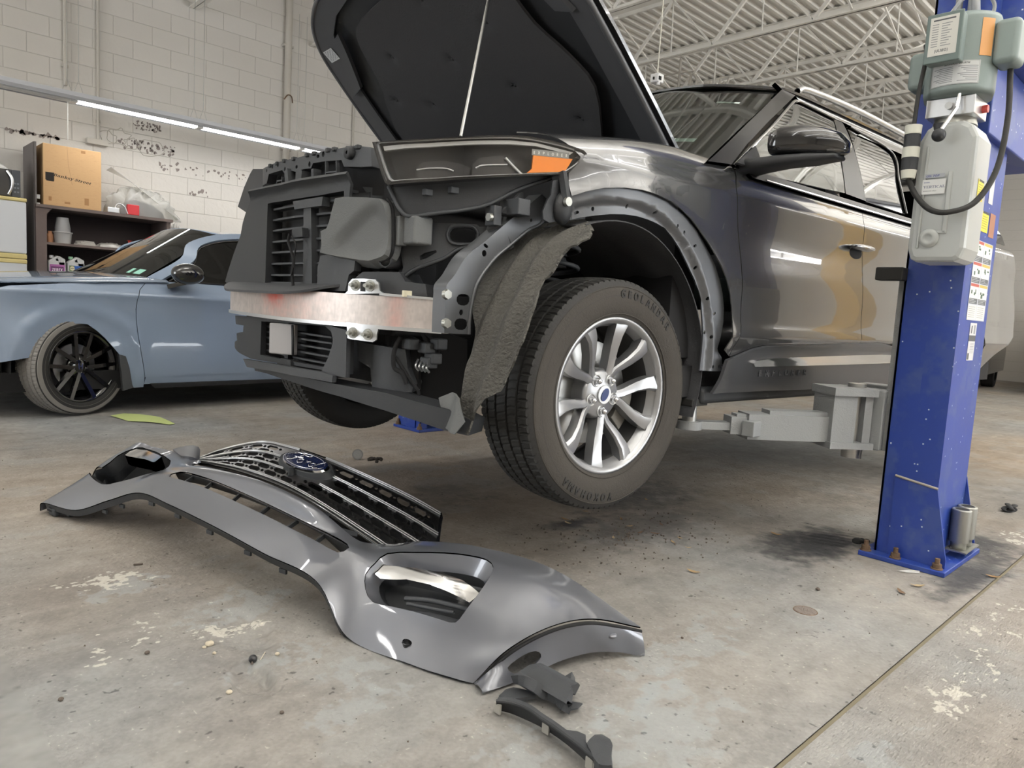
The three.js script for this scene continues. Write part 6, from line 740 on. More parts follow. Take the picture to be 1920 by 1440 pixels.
// ---------------------------------------------------------------- blue-grey sedan parked by the wall
const [SED_AT, SED_YAW] = [[1.19,0,-6.42],.0873];
const sedan = thing('sedan', 'blue grey sedan with black wheels parked in front of the shelf', 'car', SED_AT, SED_YAW);
{
  const paint = mat({ color: lin(0.25, 0.32, 0.43), metalness: 0.12, roughness: 0.35, clearcoat: 1, clearcoatRoughness: 0.04 });
  const pr = [[0.12, 0.86], [0.2, 0.895], [0.3, 0.912], [0.45, 0.918], [0.6, 0.912], [0.72, 0.905], [0.80, 0.91], [0.83, 0.915], [0.86, 0.905], [0.92, 0.875], [1.0, 0.82]]; const zp = y => { let i = 0; while (i < pr.length - 2 && pr[i + 1][0] < y) i++; return cr1(pr, i + clamp((y - pr[i][0]) / (pr[i + 1][0] - pr[i][0])))[1]; };
  const sm = (x, y) => [x, y, zp(y) - (x < -0.25 ? 0.6 * (x + 0.25) ** 2 : 0) + 0.01 * Math.exp(-(((Math.hypot(x, y - 0.33) - 0.40) / 0.05) ** 2))];
  const S2 = (o, q = {}) => twoSides(o, { map: sm, cu: 0.06, cv: 0.02, t: 0.006, ...q });
  const arch = xy([[-.4535,.5469,.915],[-.4249,.5807,.915],[-.3875,.6133,.915],[-.3381,.6499,.915],[-.2852,.6752,.915],[-.2195,.6892,.915],[-.1555,.693,.915],[-.084,.6847,.915],[-.0206,.6617,.915],[.0474,.6275,.915],[.1069,.5814,.915],[.154,.5343,.915],[.1984,.4808,.915],[.2435,.4227,.915]]);
  const front = arch[0]; const archL = arch.map(([x, y]) => [x, y]); const c0 = [0.0, 0.335];
  const backHalf = archL.filter(p => p[0] > -0.02), Ra = Math.hypot(backHalf[0][0] - c0[0], backHalf[0][1] - c0[1]); const frontHalf = Array.from({ length: 9 }, (_, i) => { const a = Math.PI - 0.25 - i * (Math.PI / 2 - 0.28) / 8; return [Ra * Math.cos(a), c0[1] + Ra * Math.sin(a)]; });
  const cut = xy([[.4708,.9646,.91],[.387,.88,.91],[.3655,.8075,.91],[.3585,.7395,.91],[.3587,.6754,.91],[.3624,.6112,.91],[.3699,.5354,.91],[.381,.4553,.91],[.3996,.3515,.91],[.4169,.2526,.91]]);
  const bo = xy([[.3493,.1788,.9],[.2951,.2843,.9],[.2702,.3607,.9]]);
  part('front_fender', S2([[-0.84, 0.3], ...frontHalf.map(p => p), ...backHalf, ...bo.slice().reverse(), [cut[9][0], bo[0][1]], ...cut.slice().reverse(), [cut[0][0] - 0.02, 0.955], [0.1, 0.915], [-0.4, 0.86], [-0.8, 0.74]]), paint, sedan);
  part('front_door', S2([...cut.map(([x, y]) => [x + 0.005, y]), [1.52, cut[9][1] + 0.01], [1.56, 0.95], [cut[0][0] + 0.03, 0.945]]), paint, sedan);
  part('rear_door', S2([[1.525, cut[9][1] + 0.01], [2.3, 0.30], [2.45, 0.6], [2.5, 0.96], [1.565, 0.95]]), paint, sedan); part('quarter_panel', S2([[2.31, 0.3], [2.46, 0.6], [2.51, 0.96], [3.8, 0.95], [3.85, 0.4], [3.28, 0.3], [3.2, 0.55], [2.98, 0.7], [2.7, 0.66], [2.48, 0.45]]), paint, sedan);
  part('sill', S2([[0.44, 0.30], [0.42, 0.20], [2.4, 0.19], [2.4, 0.30]], { off: -0.004 }), paint, sedan); part('sill_strip', S2([[0.46, 0.205], [2.4, 0.195], [2.4, 0.175], [0.5, 0.17]], { off: 0.006, t: 0.02 }), M.plastic, sedan); part('underbody', [span(-0.8, 3.8, 0.17, 0.30, -0.82, 0.82), span(-0.8, -0.42, 0.2, 0.7, -0.8, 0.8), span(0.42, 2.4, 0.17, 0.5, -0.8, 0.8)], M.dark, sedan);
  // hood, nose
  const hm = (x, z) => [x, 0.955 + 0.035 * (1 - (z / 0.85) ** 2) - 0.11 * clamp((0.55 - x) / 1.35) ** 1.6, z];
  part('hood', sheet([[-0.82, 0], [-0.78, 0.4], [-0.62, 0.72], [-0.2, 0.78], [0.52, 0.80], [0.42, 0.4], [0.36, 0], [0.42, -0.4], [0.52, -0.80], [-0.2, -0.78], [-0.62, -0.72], [-0.78, -0.4]], { map: hm, cu: 0.08, t: 0.01 }), paint, sedan);
  part('fender_top', pair([1, -1].map(s => sheet([[-0.62, 0.725], [-0.2, 0.785], [0.52, 0.805], [0.6, 0.80], [0.6, 0.875], [0.1, 0.90], [-0.4, 0.87], [-0.66, 0.8]], { map: (x, z) => { const p = hm(x, z); return [x, p[1] - 0.02 * sstep(0.82, 0.9, z), s * z]; }, cu: 0.05, t: 0.008 }))), paint, sedan);
  part('nose', sheet(rect(-0.8, 0.8, 0.2, 0.80), { map: (z, y) => [-0.92 + 0.3 * (z / 0.8) ** 4 + 0.06 * ((y - 0.5) / 0.3) ** 2, y, z], cu: 0.08, t: 0.02 }), paint, sedan);
  // glass and roof
  const wb = [[.4811,.9736,.7]][0]; const b1 = [[wb[0], 0.955, 0.72], [wb[0] - 0.14, 0.975, 0.4], [wb[0] - 0.19, 0.98, 0], [wb[0] - 0.14, 0.975, -0.4], [wb[0], 0.955, -0.72]]; const wt0 = [[1.1059,1.3493,.56]][0]; const t1 = [[wt0[0], wt0[1], 0.57], [wt0[0] - 0.07, wt0[1] + 0.04, 0.3], [wt0[0] - 0.09, wt0[1] + 0.05, 0], [wt0[0] - 0.07, wt0[1] + 0.04, -0.3], [wt0[0], wt0[1], -0.57]];
  part('windshield', sheet(rect(0, 1, 0, 1), { map: ruled(b1, t1), cu: 0.06, t: 0.005 }), M.glassTint, sedan); part('sticker', sheet(rect(0.06, 0.15, 0.07, 0.16), { map: ruled(b1, t1), cu: 0.1, t: 0.001, off: -0.004 }), mat({ color: lin(0.3, 0.62, 0.5), roughness: 0.5 }), sedan, 'green sticker in the windshield corner');
  const ry = wt0[1]; const rm = (x, z) => [x, ry + 0.05 * (1 - (z / 0.6) ** 2) + 0.012 * Math.sin(clamp((x - wt0[0]) / 1.2) * Math.PI) - 0.05 * clamp((x - wt0[0] - 0.9) / 0.6) ** 2, z];
  part('roof', sheet([[wt0[0] - 0.09, 0], [wt0[0] - 0.07, 0.3], [wt0[0], 0.6], [wt0[0] + 1.5, 0.56], [wt0[0] + 1.5, -0.56], [wt0[0], -0.6], [wt0[0] - 0.07, -0.3]], { map: rm, cu: 0.08, t: 0.01 }), paint, sedan);
  const pill = [[wb[0] + 0.0, 0.95, 0.77], [wb[0] + 0.28, 1.12, 0.70], [wt0[0] - 0.25, ry - 0.10, 0.625], [wt0[0] + 0.05, ry + 0.0, 0.59], [wt0[0] + 0.5, ry + 0.02, 0.58], [wt0[0] + 1.5, ry - 0.04, 0.56]]; const pin = [[wb[0] + 0.09, 0.945, 0.83], [wb[0] + 0.36, 1.105, 0.745], [wt0[0] - 0.17, ry - 0.115, 0.66], [wt0[0] + 0.1, ry - 0.035, 0.625], [wt0[0] + 0.5, ry - 0.02, 0.615], [wt0[0] + 1.5, ry - 0.1, 0.62]];
  part('roof_pillar', pair([sheet(rect(0, 1, 0, 1), { map: ruled(pill, pin), cu: 0.04, cv: 0.25, t: 0.02 }), mirrorZ(sheet(rect(0, 1, 0, 1), { map: ruled(pill, pin), cu: 0.04, cv: 0.25, t: 0.02 }))]), paint, sedan);
  const sg = [[wb[0] + 0.13, 0.945, 0.835], [wb[0] + 0.4, 0.948, 0.845], [wb[0] + 0.7, 0.95, 0.85], [wb[0] + 1.0, 0.955, 0.85], [wb[0] + 1.4, 0.96, 0.85], [wb[0] + 2.2, 0.97, 0.84]], sgt = [[wb[0] + 0.14, 0.95, 0.83], [wb[0] + 0.36, 1.09, 0.748], [wt0[0] - 0.17, ry - 0.12, 0.66], [wt0[0] + 0.1, ry - 0.04, 0.625], [wt0[0] + 0.5, ry - 0.025, 0.615], [wt0[0] + 1.4, ry - 0.1, 0.62]];
  part('side_window', both(sheet(rect(0, 1, 0, 1), { map: ruled(sg, sgt), cu: 0.06, t: 0.005 })), M.glassDark, sedan); part('belt_trim', both(tube(sg.map(p => [p[0], p[1] + 0.002, p[2] + 0.008]), 0.008, 40, 6)), M.gloss, sedan); part('window_trim', both(tube(sgt.map(p => [p[0], p[1], p[2] + 0.004]), 0.007, 40, 6)), M.gloss, sedan);
  part('cabin', [span(0.7, 1.0, 0.7, 0.93, -0.7, 0.7, 0.05), span(1.5, 1.62, 0.5, 1.18, -0.62, -0.1, 0.05), span(1.5, 1.62, 0.5, 1.18, 0.1, 0.62, 0.05), span(1.52, 1.6, 1.2, 1.36, 0.25, 0.48, 0.03), span(1.52, 1.6, 1.2, 1.36, -0.48, -0.25, 0.03), span(2.5, 2.7, 0.5, 1.1, -0.7, 0.7, 0.05)], M.felt, sedan);
  part('trunk', [span(2.75, 3.8, 0.5, 0.98, -0.8, 0.8, 0.1)], paint, sedan);
  // mirror
  const mp = [[.6901,1.012,1]][0]; part('door_mirror', [at(new THREE.SphereGeometry(1, 28, 18).scale(0.12, 0.078, 0.09), mp[0], mp[1], 0.99), ], M.gloss, sedan); part('mirror_foot', [bar([mp[0] - 0.10, mp[1] - 0.10, 0.90], [mp[0] + 0.02, mp[1] - 0.055, 0.99], 0.08, 0.03)], M.gloss, sedan);
  part('mud_flap', both(sheet(xy([[.238,.424,.93],[.2836,.4085,.93],[.3086,.3249,.93],[.3304,.1832,.93],[.2662,.1633,.93],[.2555,.2885,.93]]), { map: (x, y) => [x, y, 0.93], cu: 0.1, t: 0.03 })), M.plasticGrey, sedan);
  part('wheel_well', both(sheet(rect(0, 1, 0.45, 0.90), { map: (u, z) => { const a = -0.1 + u * (Math.PI + 0.2); return [0.40 * Math.cos(a), 0.34 + 0.40 * Math.sin(a), z]; }, cu: 0.05, cv: 0.2, t: 0.004 })), M.dark, sedan);
  // wheels
  const R = 0.336, rim = 0.243, W = 0.235, h = W / 2; const tg = merged(tyreGeo(R, rim, W, 76), true), trd = mat({ color: lin(0.21, 0.2, 0.185), roughness: 0.85, bumpMap: bumpFine, bumpScale: 0.0006, metric: true });
  const sw = merged([lathe([[rim - 0.002, h * 0.86], [rim + 0.012, h * 0.96], [rim + 0.045, h * 1.01], [R - 0.02, h * 0.93], [R - 0.011, h * 0.875]], 96, 'z')], true), rimG = merged([alloyRim(rim + 0.004, W), rimBarrel(rim + 0.004, W)]);
  const spokes = []; for (let k = 0; k < 5; k++) for (const s of [-1, 1]) { const a = k * 2 * Math.PI / 5 + 0.3; const p0 = [0.05 * Math.cos(a + s * 0.5), 0.05 * Math.sin(a + s * 0.5)], p1 = [0.236 * Math.cos(a + s * 0.26), 0.236 * Math.sin(a + s * 0.26)]; spokes.push(bar([p0[0], p0[1], h * 0.52], [p1[0], p1[1], h * 0.78], 0.026, 0.03, [0, 0, 1])); }
  const wheel = (x, z, turn) => { const w = sub('wheel', sedan, [x, R, z], turn); const add = (n, g, m) => { const o = new THREE.Mesh(g, m); o.name = n; o.castShadow = o.receiveShadow = true; w.add(o); return o; }; add('tyre', tg, trd); add('tyre_sidewall', sw, M.rubber); add('rim', rimG, M.gloss); spokes.forEach(g => part('spoke', g.clone(), M.gloss, w)); part('hub', lathe([[0.001, h * 0.60], [0.03, h * 0.60], [0.07, h * 0.52], [0.085, h * 0.4], [0.085, 0]], 30, 'z'), M.gloss, w); part('brake_disc', cyl(0.15, 0.15, 0.02, 0, 0, 0, 40, 'z'), M.steel, w);
    for (let k = 0; k < 5; k++) { const a = k * 2 * Math.PI / 5 + 0.93; part('lug_nut', cyl(0.009, 0.009, 0.02, 0.055 * Math.cos(a), 0.055 * Math.sin(a), h * 0.56, 8, 'z'), M.chrome, w); } part('wheel_badge', [bar([-0.014, 0.02, h * 0.62], [-0.010, -0.02, h * 0.62], 0.006, 0.004, [0, 0, 1]), bar([0.014, 0.02, h * 0.62], [0.010, -0.02, h * 0.62], 0.006, 0.004, [0, 0, 1]), bar([-0.012, 0.0, h * 0.62], [0.012, 0.0, h * 0.62], 0.006, 0.004, [0, 0, 1])], M.chrome, w); };
  wheel(0, 0.78, 0.30); wheel(0, -0.78, Math.PI + 0.30); wheel(2.83, 0.78, 0); wheel(2.83, -0.78, Math.PI);
}
// ---------------------------------------------------------------- along the back wall
{
  const zf = ROOM.z0;
  const wp = mat({ color: lin(0.52, 0.49, 0.44), roughness: 0.6 });
  // pipes and conduits fixed to the wall, each its own run
  const p1 = [4.498,4.0128,-9.16], p2 = [2.3003,3.4098,-9.17], p3 = [5.5031,3.5744,-9.17];
  const run = (x, y0, y1, r, lab, box_) => { const t = thing('wall_pipe', lab, 'pipe', [x, y0, zf + r + 0.006], 0); part('pipe', rod([0, 0, 0], [0, y1 - y0, 0], r, 12), wp, t); for (let y = 0.2; y < y1 - y0; y += 1.3) part('strap', box(r * 3, 0.025, r * 1.2, 0, y, -r * 0.3), wp, t); if (box_) part('junction_box', span(-0.12, 0.09, -0.06, 0.0, -0.02, 0.05, 0.004), wp, t); return t; };
  const v = [4.4905,3.4565,-9.16];
  const big = run(p1[0], 0, 4.9, 0.045, 'thick painted downpipe on the block wall'); part('pipe_bracket', [tube([[-0.06, v[1] - 0.04, 0.03], [-0.02, v[1] + 0.02, 0.055], [0.03, v[1] + 0.01, 0.055], [0.06, v[1] - 0.06, 0.03]], 0.008, 16, 6)], M.rust, big);
  const jb = [2.2979,2.4899,-9.17]; run(p2[0], jb[1], 4.9, 0.016, 'thin conduit ending in a small box on the block wall', true);
  run(p3[0], 0, 4.9, 0.016, 'thin conduit beside the open hood on the block wall');
  run([1.9867,3.5412,-9.17][0], [1.9831,2.9936,-9.17][1], 4.9, 0.02, 'dark conduit above the unlit strip light');
  const cordB = [1.8142,2.2865,-8.3], cordT = [cordB[0], 2.655, -8.3]; one('pull_cord', 'thin white pull cord hanging below the strip light', 'cord', rod(cordT, cordB, 0.004, 6), mat({ color: lin(0.75, 0.74, 0.7), roughness: 0.7 }));
  // peeling paint flakes: raised curled chips on the blocks
  const R = rng(77), ch = []; const fl = mat({ color: lin(0.26, 0.225, 0.21), roughness: 0.9 });
  const chip = (px, s) => { const n = 6, q = []; for (let i = 0; i < n; i++) { const a = i / n * 6.28, r = s * (0.5 + R()); q.push([r * Math.cos(a) * 1.3, r * Math.sin(a)]); } return prism(q, 0.003).rotateZ(R() * 6).translate(px[0], px[1], zf + 0.0005); };
  for (const [a, b, n, sp] of [[[2.472,2.569,-9.2], [3.1344,2.4553,-9.2], 60, 0.012], [[2.6653,2.7854,-9.2], [2.9531,2.6961,-9.2], 60, 0.008], [[2.9548,2.3921,-9.2], [4.0525,2.289,-9.2], 30, 0.012], [[3.2919,2.106,-9.2], [3.5159,2.0435,-9.2], 8, 0.014], [[1.4514,2.4436,-9.2], [1.9259,2.42,-9.2], 26, 0.016]]) for (let i = 0; i < n; i++) ch.push(chip([lerp(a[0], b[0], R()), lerp(a[1], b[1], R())], sp * (0.4 + R())));
  const pf = part('paint_chips', ch, fl, scene.getObjectByName('wall_back')); pf.userData.kind = 'stuff';
  const ring = (c, r) => tube(Array.from({ length: 14 }, (_, i) => { const a = i / 14 * 6.28; const k = r * (0.8 + R() * 0.5); return [c[0] + k * 1.3 * Math.cos(a), c[1] + k * Math.sin(a), zf + 0.002]; }), 0.004, 40, 5, true);
  part('blistered_paint', [[222,255,.09],[247,272,.06],[281,278,.1],[200,258,.06]].map(([x, y, r], i) => ring([[2.5102,2.565,-9.2], [2.649,2.5157,-9.2], [2.8604,2.5023,-9.2], [2.4016,2.5374,-9.2]][i], r)), wp, scene.getObjectByName('wall_back')).userData.kind = 'stuff';
  // shelf unit
  const wood = mat({ color: lin(0.16, 0.125, 0.115), roughness: 0.8, bumpMap: bumpCoarse, bumpScale: 0.001, metric: true }), woodD = mat({ color: lin(0.07, 0.056, 0.056), roughness: 0.85 });
  const FZ = -8.62; const x0 = [1.6008,1.5687,-8.62][0], x1 = [2.8854,1.6187,-8.62][0], yTop = [1.9903,1.6358,-8.62][1], yMid = [1.9887,1.2976,-8.62][1], xS = [1.6944,1.3158,-8.62][0];
  const S = thing('shelf_unit', 'brown wooden shelf unit with open shelves against the block wall', 'shelf');
  part('side_panel', span(x0, xS, 0, yTop, -9.15, FZ), wood, S); part('side_panel', span(x1 - 0.04, x1, 0, yTop, -9.15, FZ), wood, S); part('top_board', span(x0, x1 + 0.02, yTop, yTop + 0.03, -9.15, FZ + 0.02), wood, S); part('shelf_board', span(xS, x1 - 0.04, yMid - 0.025, yMid, -9.13, FZ), wood, S); const yLow = yMid - 0.42; part('shelf_board', span(xS, x1 - 0.04, yLow - 0.025, yLow, -9.13, FZ), wood, S); part('back_panel', span(x0, x1, 0, yTop, -9.17, -9.15), woodD, S); part('corner_brace', prism([[xS, yTop - 0.06], [xS + 0.05, yTop], [xS, yTop]], 0.02).translate(0, 0, FZ - 0.02), wood, S); part('plinth', span(x0, x1, 0, 0.1, -9.13, FZ - 0.02), wood, S);
  const lx0 = [1.5929,2.0975,-8.72][0]; part('tall_side_panel', [span(lx0, x0 - 0.001, 0, [1.64,2.2728,-8.72][1], -9.15, -8.66), span(x0 - 0.001, x0 + 0.015, yTop + 0.031, [1.64,2.2728,-8.72][1], -9.15, -8.64)], mat({ color: lin(0.13, 0.115, 0.11), roughness: 0.75 }), S); part('hinge', pair([span(lx0 + 0.02, lx0 + 0.05, 1.72, 1.76, -8.66, -8.645), span(lx0 + 0.02, lx0 + 0.05, 1.64, 1.68, -8.66, -8.645)]), M.steel, S);
  // cardboard box with marker writing
  const bA = [1.6703,2.2794,-8.64], bB = [2.1948,2.3061,-8.64];
  const crd = canvasTex(512, 512, (c, w, h) => { c.fillStyle = '#c9a478'; c.fillRect(0, 0, w, h); const q = rng(4); for (let i = 0; i < 900; i++) { c.fillStyle = `rgba(${q() > 0.5 ? '150,116,80' : '214,178,134'},0.10)`; c.fillRect(q() * w, q() * h, 40 * q(), 3); } c.strokeStyle = 'rgba(120,88,58,0.6)'; c.lineWidth = 2; c.beginPath(); c.moveTo(205, 0); c.lineTo(215, 150); c.lineTo(250, 320); c.stroke(); c.fillStyle = 'rgba(150,108,66,0.7)'; c.fillRect(330, 10, 40, 24); c.fillRect(360, 420, 40, 60); c.fillRect(180, 470, 50, 18); c.fillRect(40, 440, 26, 36); c.fillStyle = '#26221f'; c.fillRect(14, 236, 76, 66); c.fillRect(22, 296, 66, 14); c.save(); c.translate(80, 262); c.rotate(0.10); c.font = 'italic bold 40px serif'; c.scale(1.22, 0.8); c.fillText('Banksy Street', 0, 0); c.restore(); });
  const bxT = thing('cardboard_box', 'large plain cardboard box with black handwriting on top of the shelf', 'box', [(bA[0] + bB[0]) / 2, yTop + 0.0305, -8.86]); const bw = bB[0] - bA[0], bh = bA[1] - yTop - 0.035; part('carton', box(bw, bh, 0.44, 0, bh / 2, 0, 0.006), mat({ color: lin(0.56, 0.37, 0.19), roughness: 0.85 }), bxT); part('printed_face', new THREE.PlaneGeometry(bw - 0.012, bh - 0.012).translate(0, bh / 2, 0.2212), mat({ map: crd, roughness: 0.85 }), bxT);
  // bagged parts on top of the shelf
  const film = mat({ color: lin(0.86, 0.86, 0.84), transmission: 0.75, roughness: 0.3, thickness: 0, ior: 1.35 });
  const bgX = [2.595,1.7662,-8.8][0] + 0.06; const bag = thing('plastic_bag', 'clear crumpled plastic bag slumped over dark parts on the shelf top', 'bag', [bgX, yTop + 0.032, -8.86]);
  const heap = (w, h, d, seed, n = 28) => { const R2 = rng(seed), g = new THREE.SphereGeometry(1, n, n >> 1, 0, Math.PI * 2, 0, Math.PI / 2); const p = g.attributes.position; for (let i = 0; i < p.count; i++) { const x = p.getX(i), y = p.getY(i), z = p.getZ(i), k = 1 + 0.35 * (fbm(x * 3 + seed, z * 3 + y * 2, 3) - 0.5) + 0.10 * Math.sin(x * 17 + z * 13 + seed); p.setXYZ(i, x * w * k, Math.max(0, y * h * k), z * d * k); } g.computeVertexNormals(); return g; };
  part('film', [heap(0.36, 0.30, 0.17, 3), sheet(rect(0, 1, 0, 1), { map: ruled([[-0.32, 0.5, 0.04], [-0.1, 0.34, 0.1], [0.2, 0.12, 0.14], [0.36, 0.02, 0.12]], [[-0.33, 0.48, -0.1], [-0.06, 0.38, -0.1], [0.24, 0.18, -0.1], [0.4, 0.03, -0.1]]), cu: 0.06, t: 0.003 })], film, bag);
  const dp = one('dark_bag', 'black padded bag with light strap inside the clear plastic', 'bag', [heap(0.24, 0.17, 0.11, 9).translate(bgX - 0.02, yTop + 0.032, -8.86)], M.felt); const rb = one('red_box', 'small red box leaning on the dark bag', 'box', [box(0.12, 0.11, 0.05, [2.5116,1.7776,-8.7][0], yTop + 0.09, -8.68, 0.008)], mat({ color: lin(0.62, 0.04, 0.05), roughness: 0.5 }));
  one('wire_cage', 'small silver metal parts at the shelf front edge', 'metal parts', [box(0.12, 0.06, 0.05, [2.3164,1.7102,-8.68][0], yTop + 0.062, -8.68, 0.01), tube([[bgX - 0.34, yTop + 0.04, -8.67], [bgX - 0.3, yTop + 0.13, -8.67], [bgX - 0.24, yTop + 0.12, -8.66], [bgX - 0.2, yTop + 0.04, -8.66]], 0.008, 20, 6)], M.satin); one('hanging_bag', 'crumpled grey plastic bag hanging over the shelf corner', 'bag', [heap(0.07, 0.30, 0.1, 21, 20).translate(x1 + 0.09, yTop - 0.30, -8.75)], film);
  // things on the middle shelf
  const cup = (x, y, z, r, h, m, lab, n = 'plastic_tub') => one(n, lab, 'container', lathe([[r * 0.85, 0], [r, h], [r * 1.08, h], [r * 1.08, h - 0.012], [r * 0.98, h - 0.014], [r * 0.82, 0.004], [0.001, 0.004]], 24).translate(x, y, z), m);
  const cx = [1.8626,1.3371,-8.75][0]; const tubM = mat({ color: lin(0.5, 0.5, 0.5), roughness: 0.45 });
  cup(cx, yMid + 0.001, -8.76, 0.085, 0.12, tubM, 'grey plastic tub under a stack of clear cups'); const clr = mat({ color: lin(0.75, 0.76, 0.78), transmission: 0.5, roughness: 0.25, thickness: 0, ior: 1.4 });
  for (let i = 0; i < 4; i++) one('plastic_cup', 'clear plastic cup in the stack on the grey tub', 'cup', lathe([[0.052, 0], [0.07, 0.11], [0.073, 0.11], [0.054, 0]], 22).rotateX(Math.PI).translate(cx, yMid + 0.232 + i * 0.012, -8.76), clr).userData.group = 'stacked clear cups';
  one('spray_can', 'small orange capped can beside the grey tub', 'can', lathe([[0.001, 0], [0.03, 0], [0.03, 0.09], [0.02, 0.1], [0.02, 0.12], [0.001, 0.12]], 20).translate([1.7583,1.3438,-8.8][0], yMid + 0.001, -8.8), mat({ color: lin(0.7, 0.36, 0.2), roughness: 0.5 }));
  one('paper_stack', 'flat stack of pale papers on the middle shelf', 'paper', [0, 1, 2, 3].map(i => box(0.2 - i * 0.03, 0.012, 0.14, 0, 0.006 + i * 0.0125, 0).rotateY(0.2 * i - 0.2).translate([2.071,1.3483,-8.76][0], yMid + 0.001, -8.78)), mat({ color: lin(0.62, 0.6, 0.57), roughness: 0.8 })); one('folded_sheet', 'crumpled pale plastic sheet on the middle shelf', 'plastic sheet', heap(0.13, 0.05, 0.1, 31).translate([2.3114,1.3277,-8.76][0], yMid + 0.001, -8.77), mat({ color: lin(0.6, 0.58, 0.55), roughness: 0.7 }));
  one('red_valve', 'small red metal valve on the middle shelf', 'tool', [lathe([[0.001, 0], [0.035, 0], [0.035, 0.05], [0.015, 0.06], [0.015, 0.09], [0.03, 0.095], [0.001, 0.1]], 16).translate([2.4856,1.3151,-8.7][0], yMid + 0.001, -8.7), cyl(0.012, 0.012, 0.1, [2.4856,1.3151,-8.7][0], yMid + 0.04, -8.7, 12, 'x')], mat({ color: lin(0.5, 0.045, 0.03), roughness: 0.5 }));
  const fc = [2.7211,1.4623,-8.72][0]; cup(fc, yMid + 0.001, -8.72, 0.045, 0.10, mat({ color: lin(0.8, 0.8, 0.79), roughness: 0.6 }), 'white foam cup at the right end of the shelf', 'foam_cup'); one('glass_bottle', 'small clear glass bottle beside the foam cup', 'bottle', lathe([[0.001, 0], [0.035, 0], [0.035, 0.08], [0.014, 0.11], [0.014, 0.14], [0.001, 0.14]], 20).translate(fc + 0.11, yMid + 0.001, -8.74), M.clear);
  // jugs on the lower shelf
  const jug = (px, lab, tex, capM) => { const j = thing('jug', lab, 'jug', [px, yLow + 0.001, -8.72], 0, 'fluid jugs'); const w = 0.155, hh = 0.30; const o = [[-w / 2, 0.01], [-w / 2 + 0.01, 0], [w / 2 - 0.01, 0], [w / 2, 0.01], [w / 2, 0.215], [w / 2 - 0.012, 0.262], [w / 2 - 0.05, 0.285], [0.0, 0.29], [-w / 2 + 0.05, 0.272], [-w / 2 + 0.035, 0.26], [-w / 2, 0.235]]; part('body', prism(o, 0.10, 0.012, [slot(0.025, 0.247, 0.07, 0.022, -0.05)]).translate(0, 0, -0.05), mat({ color: lin(0.74, 0.75, 0.76), roughness: 0.4 }), j); part('cap', cyl(0.02, 0.021, 0.028, -w / 2 + 0.035, 0.278, 0, 18), capM, j); part('label', new THREE.PlaneGeometry(w - 0.02, 0.19).translate(0, 0.105, 0.0512), mat({ map: tex, roughness: 0.45 }), j); };
  const t1 = canvasTex(256, 256, (c, w, h) => { c.fillStyle = '#b66fb0'; c.fillRect(0, 0, w, h); c.fillStyle = '#6d3b6b'; c.fillRect(20, 28, 216, 92); c.fillStyle = '#f3eef4'; c.font = 'bold 62px sans-serif'; c.textAlign = 'center'; c.fillText('ZEREX', 128, 96); c.fillStyle = '#c447b4'; c.fillRect(0, 132, w, 124); c.fillStyle = '#dca8d6'; for (let k = 0; k < 5; k++) c.fillRect(20, 150 + k * 20, 150 - k * 12, 6); });
  const t2 = canvasTex(256, 256, (c, w, h) => { c.fillStyle = '#7b8f6a'; c.fillRect(0, 0, w, h); c.fillStyle = '#2f5fb0'; c.fillRect(90, 0, 166, 110); c.fillStyle = '#e8e0c0'; c.beginPath(); c.ellipse(56, 40, 42, 30, 0, 0, 7); c.fill(); c.fillStyle = '#5a5340'; c.font = 'bold 26px sans-serif'; c.textAlign = 'center'; c.fillText('NAPA', 56, 49); c.fillStyle = '#d8d6c4'; c.fillRect(16, 120, 150, 30); c.fillRect(16, 170, 100, 12); c.fillStyle = '#6f97c4'; c.beginPath(); c.ellipse(225, 130, 36, 40, 0, 0, 7); c.fill(); });
  jug([1.7935,1.1656,-8.7][0], 'white jug with pink and purple antifreeze label on the lower shelf', t1, mat({ color: lin(0.7, 0.7, 0.72), roughness: 0.5 })); jug([1.9671,1.1538,-8.7][0], 'white jug with blue and green label on the lower shelf', t2, mat({ color: lin(0.35, 0.6, 0.42), roughness: 0.5 }));
  // fridge, microwave, bag
  const fz = -8.42, fx1 = [1.4934,1.544,-8.42][0], fy = [1.4045,1.6832,-8.42][1], fs = [1.3977,1.1315,-8.42][1]; const wht = mat({ color: lin(0.66, 0.68, 0.71), roughness: 0.35 }), ylw = mat({ color: lin(0.66, 0.55, 0.24), roughness: 0.5 });
  const fr = thing('refrigerator', 'white two door refrigerator with yellowed trim beside the shelf', 'refrigerator', [fx1 - 0.32, 0, fz - 0.32]); part('body', span(-0.31, 0.31, 0.04, fy - 0.03, -0.31, 0.26, 0.01), wht, fr); part('top_trim', span(-0.32, 0.32, fy - 0.035, fy, -0.31, 0.325, 0.012), ylw, fr); part('freezer_door', span(-0.315, 0.315, fs + 0.02, fy - 0.036, 0.262, 0.32, 0.015), wht, fr); part('door_grip', span(-0.315, 0.315, fs - 0.03, fs + 0.018, 0.262, 0.325, 0.01), ylw, fr); part('fridge_door', span(-0.315, 0.315, 0.08, fs - 0.032, 0.262, 0.32, 0.015), wht, fr); part('lower_grip', span(-0.315, 0.315, fs - 0.075, fs - 0.034, 0.264, 0.328, 0.01), ylw, fr); part('badge', span(0.02, 0.09, fy - 0.09, fy - 0.078, 0.32, 0.323), M.satin, fr); part('foot', pair([cyl(0.02, 0.02, 0.04, -0.28, 0.02, 0.2, 12), cyl(0.02, 0.02, 0.04, 0.28, 0.02, 0.2, 12)]), M.plastic, fr);
